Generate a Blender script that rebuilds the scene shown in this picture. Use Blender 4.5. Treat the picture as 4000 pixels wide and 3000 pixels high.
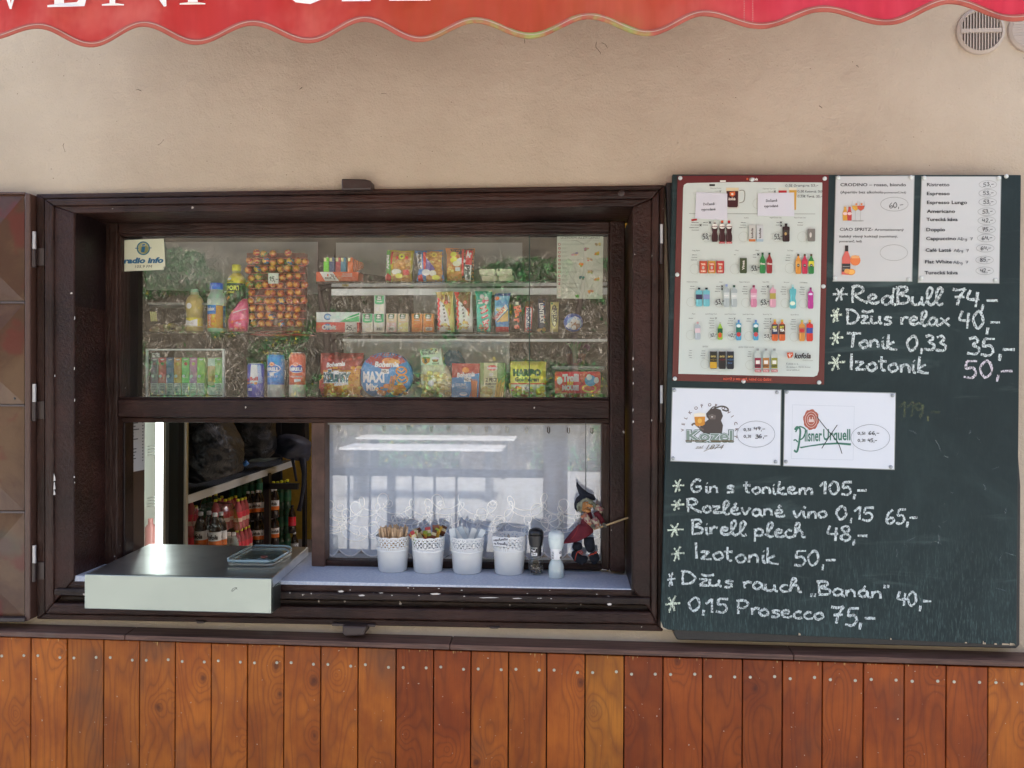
import bpy, math, random
import numpy as np
from mathutils import Vector, Matrix, noise
random.seed(7)
for _o in list(bpy.data.objects): bpy.data.objects.remove(_o)
scene = bpy.context.scene
COL = scene.collection
R = math.radians
# ---------------- camera, light, exposure ----------------
F = 3000.0
CAM = Vector((0, -2.15, 1.6))
CM = Matrix.Rotation(R(4.1), 3, 'Z') @ Matrix.Rotation(R(90), 3, 'X') @ Matrix.Rotation(R(0.28), 3, 'Z')
cd = bpy.data.cameras.new('camera'); cam = bpy.data.objects.new('camera', cd); COL.objects.link(cam)
cam.matrix_world = Matrix.Translation(CAM) @ CM.to_4x4()
cd.sensor_width = 36; cd.lens = 36 * F / 4000; cd.clip_start = .05; cd.clip_end = 600
scene.camera = cam
SUN_EL, SUN_ROT = R(60), R(18)
w = bpy.data.worlds.new('World'); scene.world = w; w.use_nodes = True
wn = w.node_tree; sky = wn.nodes.new('ShaderNodeTexSky'); sky.sky_type = 'NISHITA'; sky.sun_disc = False
sky.sun_elevation = SUN_EL; sky.sun_rotation = SUN_ROT; sky.air_density = .8; sky.dust_density = 5.0; sky.ozone_density = .3
wn.links.new(sky.outputs[0], wn.nodes['Background'].inputs[0]); wn.nodes['Background'].inputs[1].default_value = .15
sl = bpy.data.lights.new('sun', 'SUN'); sl.energy = 2.2; sl.angle = R(.5); sl.color = (1, .95, .87)
sun = bpy.data.objects.new('sun', sl); COL.objects.link(sun)
sd = Vector((math.sin(SUN_ROT) * math.cos(SUN_EL), math.cos(SUN_ROT) * math.cos(SUN_EL), math.sin(SUN_EL)))
sun.rotation_euler = sd.to_track_quat('Z', 'Y').to_euler(); sun.location = (0, 0, 12)
vs = scene.view_settings; vs.view_transform = 'Standard'; vs.look = 'None'; vs.gamma = 1; vs.exposure = 2.1; vs.use_curve_mapping = False
scene.render.engine = 'CYCLES'
cy = scene.cycles; cy.use_denoising = True; cy.max_bounces = 10; cy.diffuse_bounces = 4; cy.glossy_bounces = 5
cy.transparent_max_bounces = 24; cy.transmission_bounces = 8; cy.caustics_reflective = False; cy.caustics_refractive = False
cy.sample_clamp_indirect = 6

# ---------------- helpers ----------------
def P(px, py, y):
    d = CM @ Vector((px - 2000, 1500 - py, -F))
    return CAM + d * ((y - CAM.y) / d.y)
def SC(y): return (y - CAM.y) / F           # metres per photo pixel at depth y
GL = .155                                    # y of lower glass / upper glass plane used for mirror placing
def RP(px, py, yr, yg=.19):                  # real point that is seen mirrored in the glass there
    v = P(px, py, 2 * yg - yr); return Vector((v.x, yr, v.z))
WL = {}
def mat_new(name):
    m = bpy.data.materials.new(name); m.use_nodes = True
    nt = m.node_tree; b = nt.nodes['Principled BSDF']; return m, nt, b
def nd(nt, t, **k):
    n = nt.nodes.new(t)
    for a, v in k.items():
        if a[0] == 'i': n.inputs[int(a[1:])].default_value = v
        else: setattr(n, a, v)
    return n
def math_(nt, op, a, b=None, c=None):
    n = nt.nodes.new('ShaderNodeMath'); n.operation = op
    for i, v in enumerate((a, b, c)):
        if v is None: continue
        if isinstance(v, (int, float)): n.inputs[i].default_value = v
        else: nt.links.new(v, n.inputs[i])
    return n.outputs[0]
def mix_(nt, f, a, b, mode='MIX'):
    n = nt.nodes.new('ShaderNodeMix'); n.data_type = 'RGBA'; n.blend_type = mode
    for i, v in ((0, f), (6, a), (7, b)):
        if isinstance(v, (int, float)): n.inputs[i].default_value = v
        elif isinstance(v, tuple): n.inputs[i].default_value = (*v[:3], 1)
        else: nt.links.new(v, n.inputs[i])
    return n.outputs[2]
def smooth_(nt, v, lo, hi):
    n = nt.nodes.new('ShaderNodeMapRange'); n.interpolation_type = 'SMOOTHSTEP'
    nt.links.new(v, n.inputs[0]); n.inputs[1].default_value = lo; n.inputs[2].default_value = hi
    return n.outputs[0]
def pos_(nt, sc=(1, 1, 1), rnd=0):
    g = nt.nodes.new('ShaderNodeNewGeometry'); o = g.outputs['Position']
    if rnd:
        oi = nt.nodes.new('ShaderNodeObjectInfo'); k = math_(nt, 'MULTIPLY', oi.outputs['Random'], rnd)
        a = nt.nodes.new('ShaderNodeVectorMath'); a.operation = 'ADD'; nt.links.new(o, a.inputs[0])
        cb = nt.nodes.new('ShaderNodeCombineXYZ')
        for i in range(3): nt.links.new(k, cb.inputs[i])
        nt.links.new(cb.outputs[0], a.inputs[1]); o = a.outputs[0]
    m = nt.nodes.new('ShaderNodeVectorMath'); m.operation = 'MULTIPLY'; nt.links.new(o, m.inputs[0]); m.inputs[1].default_value = sc
    return m.outputs[0]
def noise_(nt, vec, scale=5, detail=4, rough=.5, dist=0):
    n = nt.nodes.new('ShaderNodeTexNoise'); nt.links.new(vec, n.inputs['Vector'])
    n.inputs['Scale'].default_value = scale; n.inputs['Detail'].default_value = detail
    n.inputs['Roughness'].default_value = rough; n.inputs['Distortion'].default_value = dist
    return n.outputs[0]
def bump_(nt, b, h, strength=.3, dist=.002):
    n = nt.nodes.new('ShaderNodeBump'); n.inputs['Strength'].default_value = strength; n.inputs['Distance'].default_value = dist
    nt.links.new(h, n.inputs['Height']); nt.links.new(n.outputs[0], b.inputs['Normal']); return n
_mc = {}
def plain(name, col, rough=.5, metal=0, bump=0, bs=80, var=0, vs_=20, alpha=1, trans=0, coat=0, spec=.5, sub=0):
    if name in _mc: return _mc[name]
    m, nt, b = mat_new(name); b.inputs['Base Color'].default_value = (*col, 1)
    b.inputs['Roughness'].default_value = rough; b.inputs['Metallic'].default_value = metal
    b.inputs['Alpha'].default_value = alpha; b.inputs['Transmission Weight'].default_value = trans
    b.inputs['Coat Weight'].default_value = coat; b.inputs['Specular IOR Level'].default_value = spec
    if var:
        n = noise_(nt, pos_(nt), vs_, 5, .6); c = mix_(nt, smooth_(nt, n, .3, .7), tuple(x * (1 - var) for x in col), tuple(min(1, x * (1 + var)) for x in col))
        nt.links.new(c, b.inputs['Base Color'])
    if bump: bump_(nt, b, noise_(nt, pos_(nt), bs, 4, .6), bump, .003)
    _mc[name] = m; return m
def tint(name, rough=.5, bump=0, bs=60, metal=0, coat=0, alpha=1, var=0, spec=.5, gain=1):
    if name in _mc: return _mc[name]
    m, nt, b = mat_new(name); a = nt.nodes.new('ShaderNodeAttribute'); a.attribute_name = 'tint'
    c = a.outputs['Color']
    if gain != 1:
        c = mix_(nt, 1.0, c, (gain, gain, gain), 'MULTIPLY'); c.node.clamp_result = True; c = mix_(nt, 1.0, c, (.88, .88, .88), 'MULTIPLY')
    if var:
        n = noise_(nt, pos_(nt), 90, 4, .6); c = mix_(nt, var, c, mix_(nt, 1.0, c, nd(nt, 'ShaderNodeCombineColor').outputs[0] if 0 else n, 'MULTIPLY'))
    nt.links.new(c, b.inputs['Base Color']); b.inputs['Roughness'].default_value = rough; b.inputs['Metallic'].default_value = metal
    b.inputs['Coat Weight'].default_value = coat; b.inputs['Alpha'].default_value = alpha; b.inputs['Specular IOR Level'].default_value = spec
    if bump: bump_(nt, b, noise_(nt, pos_(nt), bs, 3, .6), bump, .004)
    _mc[name] = m; return m
def srgb(h):
    if isinstance(h, tuple): return h
    return tuple(((int(h[i:i + 2], 16) / 255) ** 2.2) for i in (0, 2, 4))

class MB:
    def __init__(s): s.v = []; s.f = []; s.c = []; s.m = []; s.cur = (.5, .5, .5); s.mi = 0
    def col(s, c): s.cur = srgb(c); return s
    def addv(s, p): s.v.append((p[0], p[1], p[2])); return len(s.v) - 1
    def face(s, ids, c=None): s.f.append(tuple(ids)); s.c.append(srgb(c) if c else s.cur); s.m.append(s.mi)
    def poly(s, pts, c=None): s.face([s.addv(p) for p in pts], c)
    def hexa(s, a, b):                      # a,b = matching loops (front, back)
        n = len(a); i0 = len(s.v)
        for p in a: s.addv(p)
        for p in b: s.addv(p)
        s.face(range(i0, i0 + n)); s.face(range(i0 + 2 * n - 1, i0 + n - 1, -1))
        for k in range(n): s.face((i0 + k, i0 + n + k, i0 + n + (k + 1) % n, i0 + (k + 1) % n))
        return s
    def box(s, x0, x1, y0, y1, z0, z1):
        return s.hexa([(x0, y0, z0), (x1, y0, z0), (x1, y0, z1), (x0, y0, z1)], [(x0, y1, z0), (x1, y1, z0), (x1, y1, z1), (x0, y1, z1)])
    def slab(s, pts, y0, y1):               # polygon in photo px at depth y0, extruded straight back to y1
        a = [P(px, py, y0) for px, py in pts]; return s.hexa(a, [(p.x, y1, p.z) for p in a])
    def rect(s, x0, yt, x1, yb, y0, y1): return s.slab([(x0, yt), (x0, yb), (x1, yb), (x1, yt)], y0, y1)
    def rings(s, rings, cols=None, cap=True, closed=True):
        idx = [[s.addv(p) for p in r] for r in rings]; n = len(rings[0])
        for i in range(len(idx) - 1):
            for k in range(n if closed else n - 1):
                s.face((idx[i][k], idx[i][(k + 1) % n], idx[i + 1][(k + 1) % n], idx[i + 1][k]), cols[i] if cols else None)
        if cap and closed:
            s.face(idx[0][::-1], cols[0] if cols else None); s.face(idx[-1], cols[-1] if cols else None)
        return s
    def lathe(s, cx, prof, y, n=24, cols=None, cap=True, flat=1):  # prof [(py, halfwidth px)], photo px, top to bottom
        k = SC(y); rr = []
        base = P(cx, prof[-1][0], y)
        for py, hw in prof:
            z = P(cx, py, y).z; r = hw * k
            rr.append([(base.x + r * math.cos(2 * math.pi * j / n), y + r * flat * math.sin(2 * math.pi * j / n), z) for j in range(n)])
        return s.rings(rr, cols, cap)
    def tube(s, pts, n=8, flat=1, cap=True, cols=None):   # pts [(Vector, r)]
        rr = []
        for i, (p, r) in enumerate(pts):
            p = Vector(p); a = Vector(pts[max(i - 1, 0)][0]); b = Vector(pts[min(i + 1, len(pts) - 1)][0])
            t = (b - a); t = t.normalized() if t.length > 1e-9 else Vector((0, 0, 1))
            ref = Vector((0, 1, 0)) if abs(t.y) < .9 else Vector((1, 0, 0))
            u = t.cross(ref).normalized(); w_ = u.cross(t).normalized()
            rr.append([p + u * (r * math.cos(2 * math.pi * j / n)) + w_ * (r * flat * math.sin(2 * math.pi * j / n)) for j in range(n)])
        return s.rings(rr, cols, cap)
    def tubepx(s, pts, y, n=10, flat=1, cols=None):        # pts [(px,py,rpx[,dy])]
        return s.tube([(P(q[0], q[1], y + (q[3] if len(q) > 3 else 0)), q[2] * SC(y)) for q in pts], n, flat, True, cols)
    def ell(s, c, rx, ry, rz, n=16, m=10, f=None):
        rr = []
        for i in range(1, m):
            a = math.pi * i / m
            rr.append([(c[0] + rx * math.sin(a) * math.cos(2 * math.pi * j / n), c[1] + ry * math.sin(a) * math.sin(2 * math.pi * j / n), c[2] + rz * math.cos(a)) for j in range(n)])
        if f: rr = [[f(p) for p in r] for r in rr]
        return s.rings(rr)
    def ellpx(s, cx, cy_, rx, rz, y, ry=None, **k):
        q = SC(y); return s.ell(P(cx, cy_, y), rx * q, (ry if ry is not None else rx) * q, rz * q, **k)
    def build(s, name, mats, parent=None, smooth=False, bevel=0, label=None, cat=None, group=None, kind=None, seg=2, color=None, origin=None):
        return mkobj(name, s.v, s.f, mats, parent, smooth, bevel, label, cat, group, kind, seg, color, s.c, s.m, origin)
def tag(o, label=None, cat=None, group=None, kind=None):
    if label: o['label'] = label
    if cat: o['category'] = cat
    if group: o['group'] = group
    if kind: o['kind'] = kind
    return o
def mkobj(name, V, Fc, mats, parent=None, smooth=False, bevel=0, label=None, cat=None, group=None, kind=None, seg=2, color=None, C=None, MI=None, origin=None):
    me = bpy.data.meshes.new(name); A = np.array(V, dtype=float)
    mn, mx = A.min(0), A.max(0)
    org = Vector(origin) if origin is not None else (Vector((mn + mx) / 2) if parent else Vector(((mn[0] + mx[0]) / 2, (mn[1] + mx[1]) / 2, mn[2])))
    me.from_pydata([tuple(r) for r in (A - np.array(org))], [], Fc)
    if not isinstance(mats, (list, tuple)): mats = [mats]
    for m in mats: me.materials.append(m)
    if MI and len(mats) > 1: me.polygons.foreach_set('material_index', MI)
    if smooth: me.polygons.foreach_set('use_smooth', [True] * len(Fc))
    if C:
        at = me.color_attributes.new('tint', 'FLOAT_COLOR', 'CORNER')
        L = np.array([len(f) for f in Fc]); arr = np.repeat(np.array([(*c[:3], 1.0) for c in C], dtype=np.float32), L, axis=0)
        at.data.foreach_set('color', arr.ravel())
    if smooth and smooth is not True:
        try: me.set_sharp_from_angle(angle=R(smooth))
        except Exception: pass
    o = bpy.data.objects.new(name, me); COL.objects.link(o)
    if parent: o.parent = parent; o.location = org - WL[parent.name]
    else: o.location = org
    WL[o.name] = org
    if bevel:
        b = o.modifiers.new('Bevel', 'BEVEL'); b.width = bevel; b.segments = seg; b.limit_method = 'ANGLE'; b.harden_normals = False
    if color: o.color = (*color, 1)
    return tag(o, label, cat, group, kind)
def thing(name, loc, label, cat, group=None):
    o = bpy.data.objects.new(name, None); COL.objects.link(o); o.location = loc; o.empty_display_size = .05
    WL[o.name] = Vector(loc); return tag(o, label, cat, group)
def dup(root, loc, label=None, group=None, rot=None, color=None):
    r = root.copy(); COL.objects.link(r); r.location = loc
    if rot is not None: r.rotation_euler = rot
    if label: r['label'] = label
    if group: r['group'] = group
    if color: r.color = (*color, 1)
    for ch in list(root.children):
        c = ch.copy(); COL.objects.link(c); c.parent = r
        for g in ch.children:
            d = g.copy(); COL.objects.link(d); d.parent = c
    return r

# ---------- flat print: polygons, strokes and lettering drawn in photo px ----------
_tx = {}
def textmesh(s, bold=0, shear=0):
    key = (s, bold, shear)
    if key in _tx: return _tx[key]
    cu = bpy.data.curves.new('t', 'FONT'); cu.body = s; cu.size = 1; cu.offset = bold; cu.shear = shear; cu.resolution_u = 2; cu.fill_mode = 'FRONT'
    o = bpy.data.objects.new('t', cu); COL.objects.link(o)
    dg = bpy.context.evaluated_depsgraph_get(); me = o.evaluated_get(dg).to_mesh()
    V = [(v.co.x, v.co.y) for v in me.vertices]; Fc = [tuple(p.vertices) for p in me.polygons]
    o.to_mesh_clear(); bpy.data.objects.remove(o); bpy.data.curves.remove(cu)
    _tx[key] = (V, Fc); return V, Fc
def spline(pts, n=6):
    if len(pts) < 3: return pts
    out = []; q = [pts[0]] + list(pts) + [pts[-1]]
    for i in range(1, len(q) - 2):
        a, b, c, d = q[i - 1:i + 3]
        for k in range(n):
            t = k / n
            out.append(tuple(.5 * (2 * b[j] + (c[j] - a[j]) * t + (2 * a[j] - 5 * b[j] + 4 * c[j] - d[j]) * t * t + (3 * b[j] - a[j] - 3 * c[j] + d[j]) * t ** 3) for j in (0, 1)))
    out.append(tuple(pts[-1])); return out
class Print:
    """collects coloured flat shapes; T maps the drawing units to photo px; surf(px,py,off) -> world"""
    def __init__(s, surf, T=None, step=.00004, maxlen=None):
        s.surf = surf; s.T = T or (lambda x, y: (x, y)); s.mb = MB(); s.n = 1; s.step = step; s.maxlen = maxlen
    def _add(s, V, Fc, c, raw=False):
        if s.maxlen: V, Fc = subdiv(V, Fc, s.maxlen)
        off = s.n * s.step; s.n += 1; c = srgb(c); i0 = len(s.mb.v)
        for p in V:
            q = s.T(*p); s.mb.v.append(tuple(s.surf(q[0], q[1], off)))
        for f in Fc: s.mb.f.append(tuple(i0 + i for i in f)); s.mb.c.append(c); s.mb.m.append(0)
    def poly(s, pts, c): s._add(list(pts), [tuple(range(len(pts)))], c)
    def rect(s, x0, y0, x1, y1, c): s.poly([(x0, y0), (x0, y1), (x1, y1), (x1, y0)], c)
    def rrect(s, x0, y0, x1, y1, r, c, which=(1, 1, 1, 1)):
        pts = []
        for k, (cx, cy_, a0) in enumerate(((x0 + r, y0 + r, 180), (x1 - r, y0 + r, 270), (x1 - r, y1 - r, 0), (x0 + r, y1 - r, 90))):
            if which[k]: pts += [(cx + r * math.cos(R(a0 + j * 22.5)), cy_ + r * math.sin(R(a0 + j * 22.5))) for j in range(5)]
            else: pts.append(((x0, y0), (x1, y0), (x1, y1), (x0, y1))[k])
        s.poly(pts[::-1], c)
    def ell(s, cx, cy_, rx, ry, c, n=20): s.poly([(cx + rx * math.cos(2 * math.pi * k / n), cy_ - ry * math.sin(2 * math.pi * k / n)) for k in range(n)], c)
    def line(s, pts, w_, c, closed=False, rough=0):
        n = len(pts); V = []; Fc = []
        for i, p in enumerate(pts):
            a = pts[(i - 1) % n] if closed else pts[max(i - 1, 0)]; b = pts[(i + 1) % n] if closed else pts[min(i + 1, n - 1)]
            dx, dy = b[0] - a[0], b[1] - a[1]; L = math.hypot(dx, dy) or 1; h = w_ / 2 * (1 + rough * random.uniform(-1, 1))
            V += [(p[0] - dy / L * h, p[1] + dx / L * h), (p[0] + dy / L * h, p[1] - dx / L * h)]
        for i in range(n if closed else n - 1):
            j = (i + 1) % n; Fc.append((2 * i, 2 * j, 2 * j + 1, 2 * i + 1))
        s._add(V, Fc, c)
    def ring(s, cx, cy_, rx, ry, w_, c, n=28): s.line([(cx + rx * math.cos(2 * math.pi * k / n), cy_ + ry * math.sin(2 * math.pi * k / n)) for k in range(n)], w_, c, True)
    def text(s, t, x, y, cap, c, x1=None, bold=0, shear=0, rot=0, slope=0):
        """cap = capital height; (x,y) left end of the baseline; x1 = right end"""
        V, Fc = textmesh(t, bold, shear)
        if not V: return
        mn = min(v[0] for v in V); mx = max(v[0] for v in V); k = cap / .73
        kx = (math.hypot(x1 - x, 0) / (mx - mn)) if x1 is not None else k
        ca, sa = math.cos(R(rot)), math.sin(R(rot)); out = []
        for a, b in V:
            u, h = (a - mn) * kx, b * k - (a - mn) * kx * slope
            out.append((x + u * ca - h * sa, y - u * sa - h * ca))
        s._add(out, Fc, c)
    def build(s, name, mat, parent, **k): return s.mb.build(name, mat, parent, **k) if s.mb.v else None
def subdiv(V, Fc, ml):
    V = [tuple(v) for v in V]; tris = []
    for f in Fc:
        if len(f) == 4: tris += [(f[0], f[1], f[2]), (f[0], f[2], f[3])]
        elif len(f) == 3: tris.append(f)
        else:
            from mathutils.geometry import tessellate_polygon
            for t in tessellate_polygon([[Vector((V[i][0], V[i][1], 0)) for i in f]]): tris.append(tuple(f[i] for i in t))
    for _ in range(7):
        out = []; ch = False; cache = {}
        def mid(a, b):
            k = (min(a, b), max(a, b))
            if k not in cache: V.append(((V[a][0] + V[b][0]) / 2, (V[a][1] + V[b][1]) / 2)); cache[k] = len(V) - 1
            return cache[k]
        lng = lambda a, b: math.hypot(V[a][0] - V[b][0], V[a][1] - V[b][1]) > ml
        for a, b, c in tris:
            e = (lng(a, b), lng(b, c), lng(c, a)); k = sum(e)
            if k == 0: out.append((a, b, c)); continue
            ch = True
            if k == 3:
                p, q, r = mid(a, b), mid(b, c), mid(c, a); out += [(a, p, r), (p, b, q), (r, q, c), (p, q, r)]; continue
            while not (e[0] and not e[2]): a, b, c, e = b, c, a, (e[1], e[2], e[0])
            if k == 1: p = mid(a, b); out += [(a, p, c), (p, b, c)]
            else: p, q = mid(a, b), mid(b, c); out += [(p, b, q), (a, p, q), (a, q, c)]
        tris = out
        if not ch: break
    return V, tris
def flat(y): return lambda px, py, off: P(px, py, y - off)
def zoomT(ox, oy, k): return lambda x, y: (ox + k * x, oy + k * y)
ZA = zoomT(400, 880, .40984); ZB = zoomT(1150, 880, .31646); ZC = zoomT(1650, 880, .36166); ZD = zoomT(550, 1300, .36166)
ZE = zoomT(1200, 1300, .5425); ZF = zoomT(250, 1600, .51245); ZG = zoomT(1200, 1600, .5877); ZW = zoomT(2150, 1850, .24105)
Z1 = zoomT(2600, 660, .30135); Z2 = zoomT(2600, 1050, .30135); Z3 = zoomT(3200, 660, .36166); Z4 = zoomT(2550, 1480, .6028)

# ---------------- materials ----------------
def brown_paint(name, col, grain=(1, 1, 1), rough=.34, chips=.78, b=.5, scale=110):
    m, nt, bs = mat_new(name)
    p = pos_(nt); n1 = noise_(nt, pos_(nt, grain), scale, 5, .6); n2 = noise_(nt, p, 7, 4, .6)
    c = mix_(nt, smooth_(nt, n2, .3, .75), tuple(x * .6 for x in col), tuple(x * 1.6 for x in col))
    n3 = noise_(nt, p, 55, 2, .4); ch = smooth_(nt, n3, chips, chips + .015)
    c = mix_(nt, ch, c, (.5, .45, .4)); nt.links.new(c, bs.inputs['Base Color'])
    r = math_(nt, 'MULTIPLY_ADD', n2, .25, rough - .1); nt.links.new(r, bs.inputs['Roughness'])
    h = math_(nt, 'ADD', n1, math_(nt, 'MULTIPLY', noise_(nt, p, 28, 3, .5), .8)); bump_(nt, bs, h, b, .009); bs.inputs['Specular IOR Level'].default_value = .24
    bs.inputs['Coat Weight'].default_value = .05; bs.inputs['Coat Roughness'].default_value = .2
    return m
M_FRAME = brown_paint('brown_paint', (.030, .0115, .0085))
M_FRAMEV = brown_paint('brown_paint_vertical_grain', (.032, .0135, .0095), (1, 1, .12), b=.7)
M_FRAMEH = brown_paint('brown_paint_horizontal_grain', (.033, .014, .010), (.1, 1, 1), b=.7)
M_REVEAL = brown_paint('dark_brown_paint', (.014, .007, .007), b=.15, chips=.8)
M_MULL = brown_paint('mid_brown_paint', (.085, .046, .034), (1, 1, .15), b=.2, chips=.8, rough=.45)
M_WORN = brown_paint('worn_dark_timber', (.030, .018, .014), (.08, 1, 1.6), b=1.0, chips=.73, scale=45)
def plaster():
    m, nt, b = mat_new('beige_plaster'); p = pos_(nt)
    n1 = noise_(nt, p, 2.2, 5, .6); n2 = noise_(nt, p, 160, 4, .7); n3 = noise_(nt, p, 26, 3, .5)
    c = mix_(nt, smooth_(nt, n1, .3, .7), (.49, .395, .29), (.575, .475, .355))
    c = mix_(nt, math_(nt, 'MULTIPLY', smooth_(nt, n2, .55, .8), .18), c, (.32, .25, .19))
    vo = nd(nt, 'ShaderNodeTexVoronoi'); vo.inputs['Scale'].default_value = 4.5; nt.links.new(p, vo.inputs['Vector'])
    sp = math_(nt, 'LESS_THAN', vo.outputs['Distance'], .011); c = mix_(nt, math_(nt, 'MULTIPLY', sp, .8), c, (.08, .06, .05))
    dr = noise_(nt, pos_(nt, (1, 1, .07)), 7, 4, .6); c = mix_(nt, math_(nt, 'MULTIPLY', smooth_(nt, dr, .56, .75), .07), c, (.33, .27, .20))
    nt.links.new(c, b.inputs['Base Color']); b.inputs['Roughness'].default_value = .9
    bump_(nt, b, math_(nt, 'ADD', n2, math_(nt, 'ADD', math_(nt, 'MULTIPLY', n3, 1.6), math_(nt, 'MULTIPLY', noise_(nt, pos_(nt, (.5, 1, 1)), 9, 3, .5), 2.5))), .55, .005)
    return m
M_WALL = plaster()
def wood():
    m, nt, b = mat_new('orange_stained_pine'); 
    p0 = pos_(nt, (1, 1, 1), 37.0)
    sx = nd(nt, 'ShaderNodeSeparateXYZ'); nt.links.new(p0, sx.inputs[0])
    cb = nd(nt, 'ShaderNodeCombineXYZ'); nt.links.new(sx.outputs[0], cb.inputs[0]); nt.links.new(math_(nt, 'MULTIPLY', sx.outputs[2], .75), cb.inputs[1])
    vo = nd(nt, 'ShaderNodeTexVoronoi'); vo.voronoi_dimensions = '2D'; vo.inputs['Scale'].default_value = 5.2; nt.links.new(cb.outputs[0], vo.inputs['Vector'])
    kd = vo.outputs['Distance']
    near = math_(nt, 'POWER', math_(nt, 'MAXIMUM', math_(nt, 'SUBTRACT', 1, math_(nt, 'MULTIPLY', kd, 2.2)), 0), 3)
    big = noise_(nt, pos_(nt, (7, 1, .9), 37.0), 1.3, 2, .4)
    ph = math_(nt, 'ADD', math_(nt, 'MULTIPLY', big, 17), math_(nt, 'MULTIPLY', near, 4.5))
    ring = math_(nt, 'FRACT', ph); ring = math_(nt, 'POWER', math_(nt, 'ABSOLUTE', math_(nt, 'SUBTRACT', math_(nt, 'MULTIPLY', ring, 2), 1)), 3)
    fine = noise_(nt, pos_(nt, (1, 1, .035), 37.0), 330, 3, .6)
    blot = noise_(nt, pos_(nt, (1, 1, .6), 37.0), 9, 4, .6)
    oi = nd(nt, 'ShaderNodeObjectInfo')
    c = mix_(nt, smooth_(nt, blot, .3, .72), (.31, .072, .010), (.50, .142, .016))
    c = mix_(nt, math_(nt, 'MULTIPLY', ring, .5), c, (.17, .045, .014))
    c = mix_(nt, math_(nt, 'MULTIPLY', smooth_(nt, fine, .45, .8), .4), c, (.17, .05, .015))
    gr = noise_(nt, pos_(nt, (1, 1, .7), 61.0), 5, 3, .5); c = mix_(nt, math_(nt, 'MULTIPLY', smooth_(nt, gr, .56, .75), .55), c, (.12, .06, .035))
    kc = nd(nt, 'ShaderNodeSeparateColor'); nt.links.new(vo.outputs['Color'], kc.inputs[0]); kon = smooth_(nt, kc.outputs[0], .55, .56); kk = math_(nt, 'ADD', kd, math_(nt, 'MULTIPLY', math_(nt, 'SUBTRACT', noise_(nt, p0, 40, 2, .5), .5), .08)); kk = math_(nt, 'ADD', kk, math_(nt, 'MULTIPLY', kc.outputs[1], .045)); kn = math_(nt, 'MULTIPLY', smooth_(nt, kk, .10, .02), kon); c = mix_(nt, math_(nt, 'MULTIPLY', kn, .8), c, (.09, .025, .012))
    c = mix_(nt, 1.0, c, oi.outputs['Color'], 'MULTIPLY')
    sp = smooth_(nt, noise_(nt, p0, 140, 1, .3), .795, .81); c = mix_(nt, sp, c, (.5, .4, .3))
    nt.links.new(c, b.inputs['Base Color']); b.inputs['Roughness'].default_value = .5; b.inputs['Coat Weight'].default_value = .03; b.inputs['Specular IOR Level'].default_value = .3
    bump_(nt, b, math_(nt, 'ADD', math_(nt, 'MULTIPLY', fine, .7), ring), .25, .0012)
    return m
M_WOOD = wood()
def ledge_mat():
    m, nt, b = mat_new('dark_stained_ledge'); f = noise_(nt, pos_(nt, (.04, 1, 1)), 190, 4, .6); n = noise_(nt, pos_(nt), 5, 4, .6)
    c = mix_(nt, smooth_(nt, f, .3, .75), (.06, .028, .020), (.17, .085, .06)); c = mix_(nt, math_(nt, 'MULTIPLY', smooth_(nt, n, .55, .75), .6), c, (.17, .14, .11))
    nt.links.new(c, b.inputs['Base Color']); b.inputs['Roughness'].default_value = .55; bump_(nt, b, f, .4, .002); return m
M_LEDGE = ledge_mat()
def chalkboard():
    m, nt, b = mat_new('chalkboard_green'); p = pos_(nt)
    n = noise_(nt, p, 3.0, 6, .65, .6); st = noise_(nt, pos_(nt, (1, 1, .13)), 300, 4, .7); hz = noise_(nt, pos_(nt, (.4, 1, 1.6)), 6, 5, .6, 1.0)
    c = mix_(nt, smooth_(nt, n, .35, .75), (.010, .021, .022), (.022, .041, .041))
    sx = nd(nt, 'ShaderNodeSeparateXYZ'); nt.links.new(p, sx.inputs[0]); low = smooth_(nt, sx.outputs[2], 1.35, .88)
    fac = math_(nt, 'MULTIPLY', math_(nt, 'MULTIPLY', smooth_(nt, st, .45, .85), .32), math_(nt, 'ADD', low, .06))
    c = mix_(nt, fac, c, (.20, .32, .31))
    c = mix_(nt, math_(nt, 'MULTIPLY', smooth_(nt, hz, .56, .78), .17), c, (.3, .42, .40))
    nt.links.new(c, b.inputs['Base Color']); b.inputs['Roughness'].default_value = .6; b.inputs['Specular IOR Level'].default_value = .3
    bump_(nt, b, st, .12, .001); return m
M_BOARD = chalkboard()
def glassmat(name, ior, tintc=(1, 1, 1), rough=0.0, extra=0.0):
    m = bpy.data.materials.new(name); m.use_nodes = True; nt = m.node_tree; nt.nodes.clear()
    o = nd(nt, 'ShaderNodeOutputMaterial'); mx = nd(nt, 'ShaderNodeMixShader'); t = nd(nt, 'ShaderNodeBsdfTransparent'); g = nd(nt, 'ShaderNodeBsdfGlossy')
    t.inputs[0].default_value = (*tintc, 1); g.inputs['Roughness'].default_value = rough; g.inputs[0].default_value = (1, 1, 1, 1)
    ge = nd(nt, 'ShaderNodeNewGeometry'); dt = nd(nt, 'ShaderNodeVectorMath', operation='DOT_PRODUCT'); nt.links.new(ge.outputs['Incoming'], dt.inputs[0]); nt.links.new(ge.outputs['Normal'], dt.inputs[1])
    F0 = ((ior - 1) / (ior + 1)) ** 2 + extra; fo = math_(nt, 'MULTIPLY_ADD', math_(nt, 'POWER', math_(nt, 'SUBTRACT', 1.0, math_(nt, 'ABSOLUTE', dt.outputs['Value'])), 5.0), 1 - F0, F0)
    nt.links.new(fo, mx.inputs[0]); nt.links.new(t.outputs[0], mx.inputs[1]); nt.links.new(g.outputs[0], mx.inputs[2]); nt.links.new(mx.outputs[0], o.inputs[0])
    return m
M_GLASS = glassmat('window_glass', 1.78, (.985, .995, .99))
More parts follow.
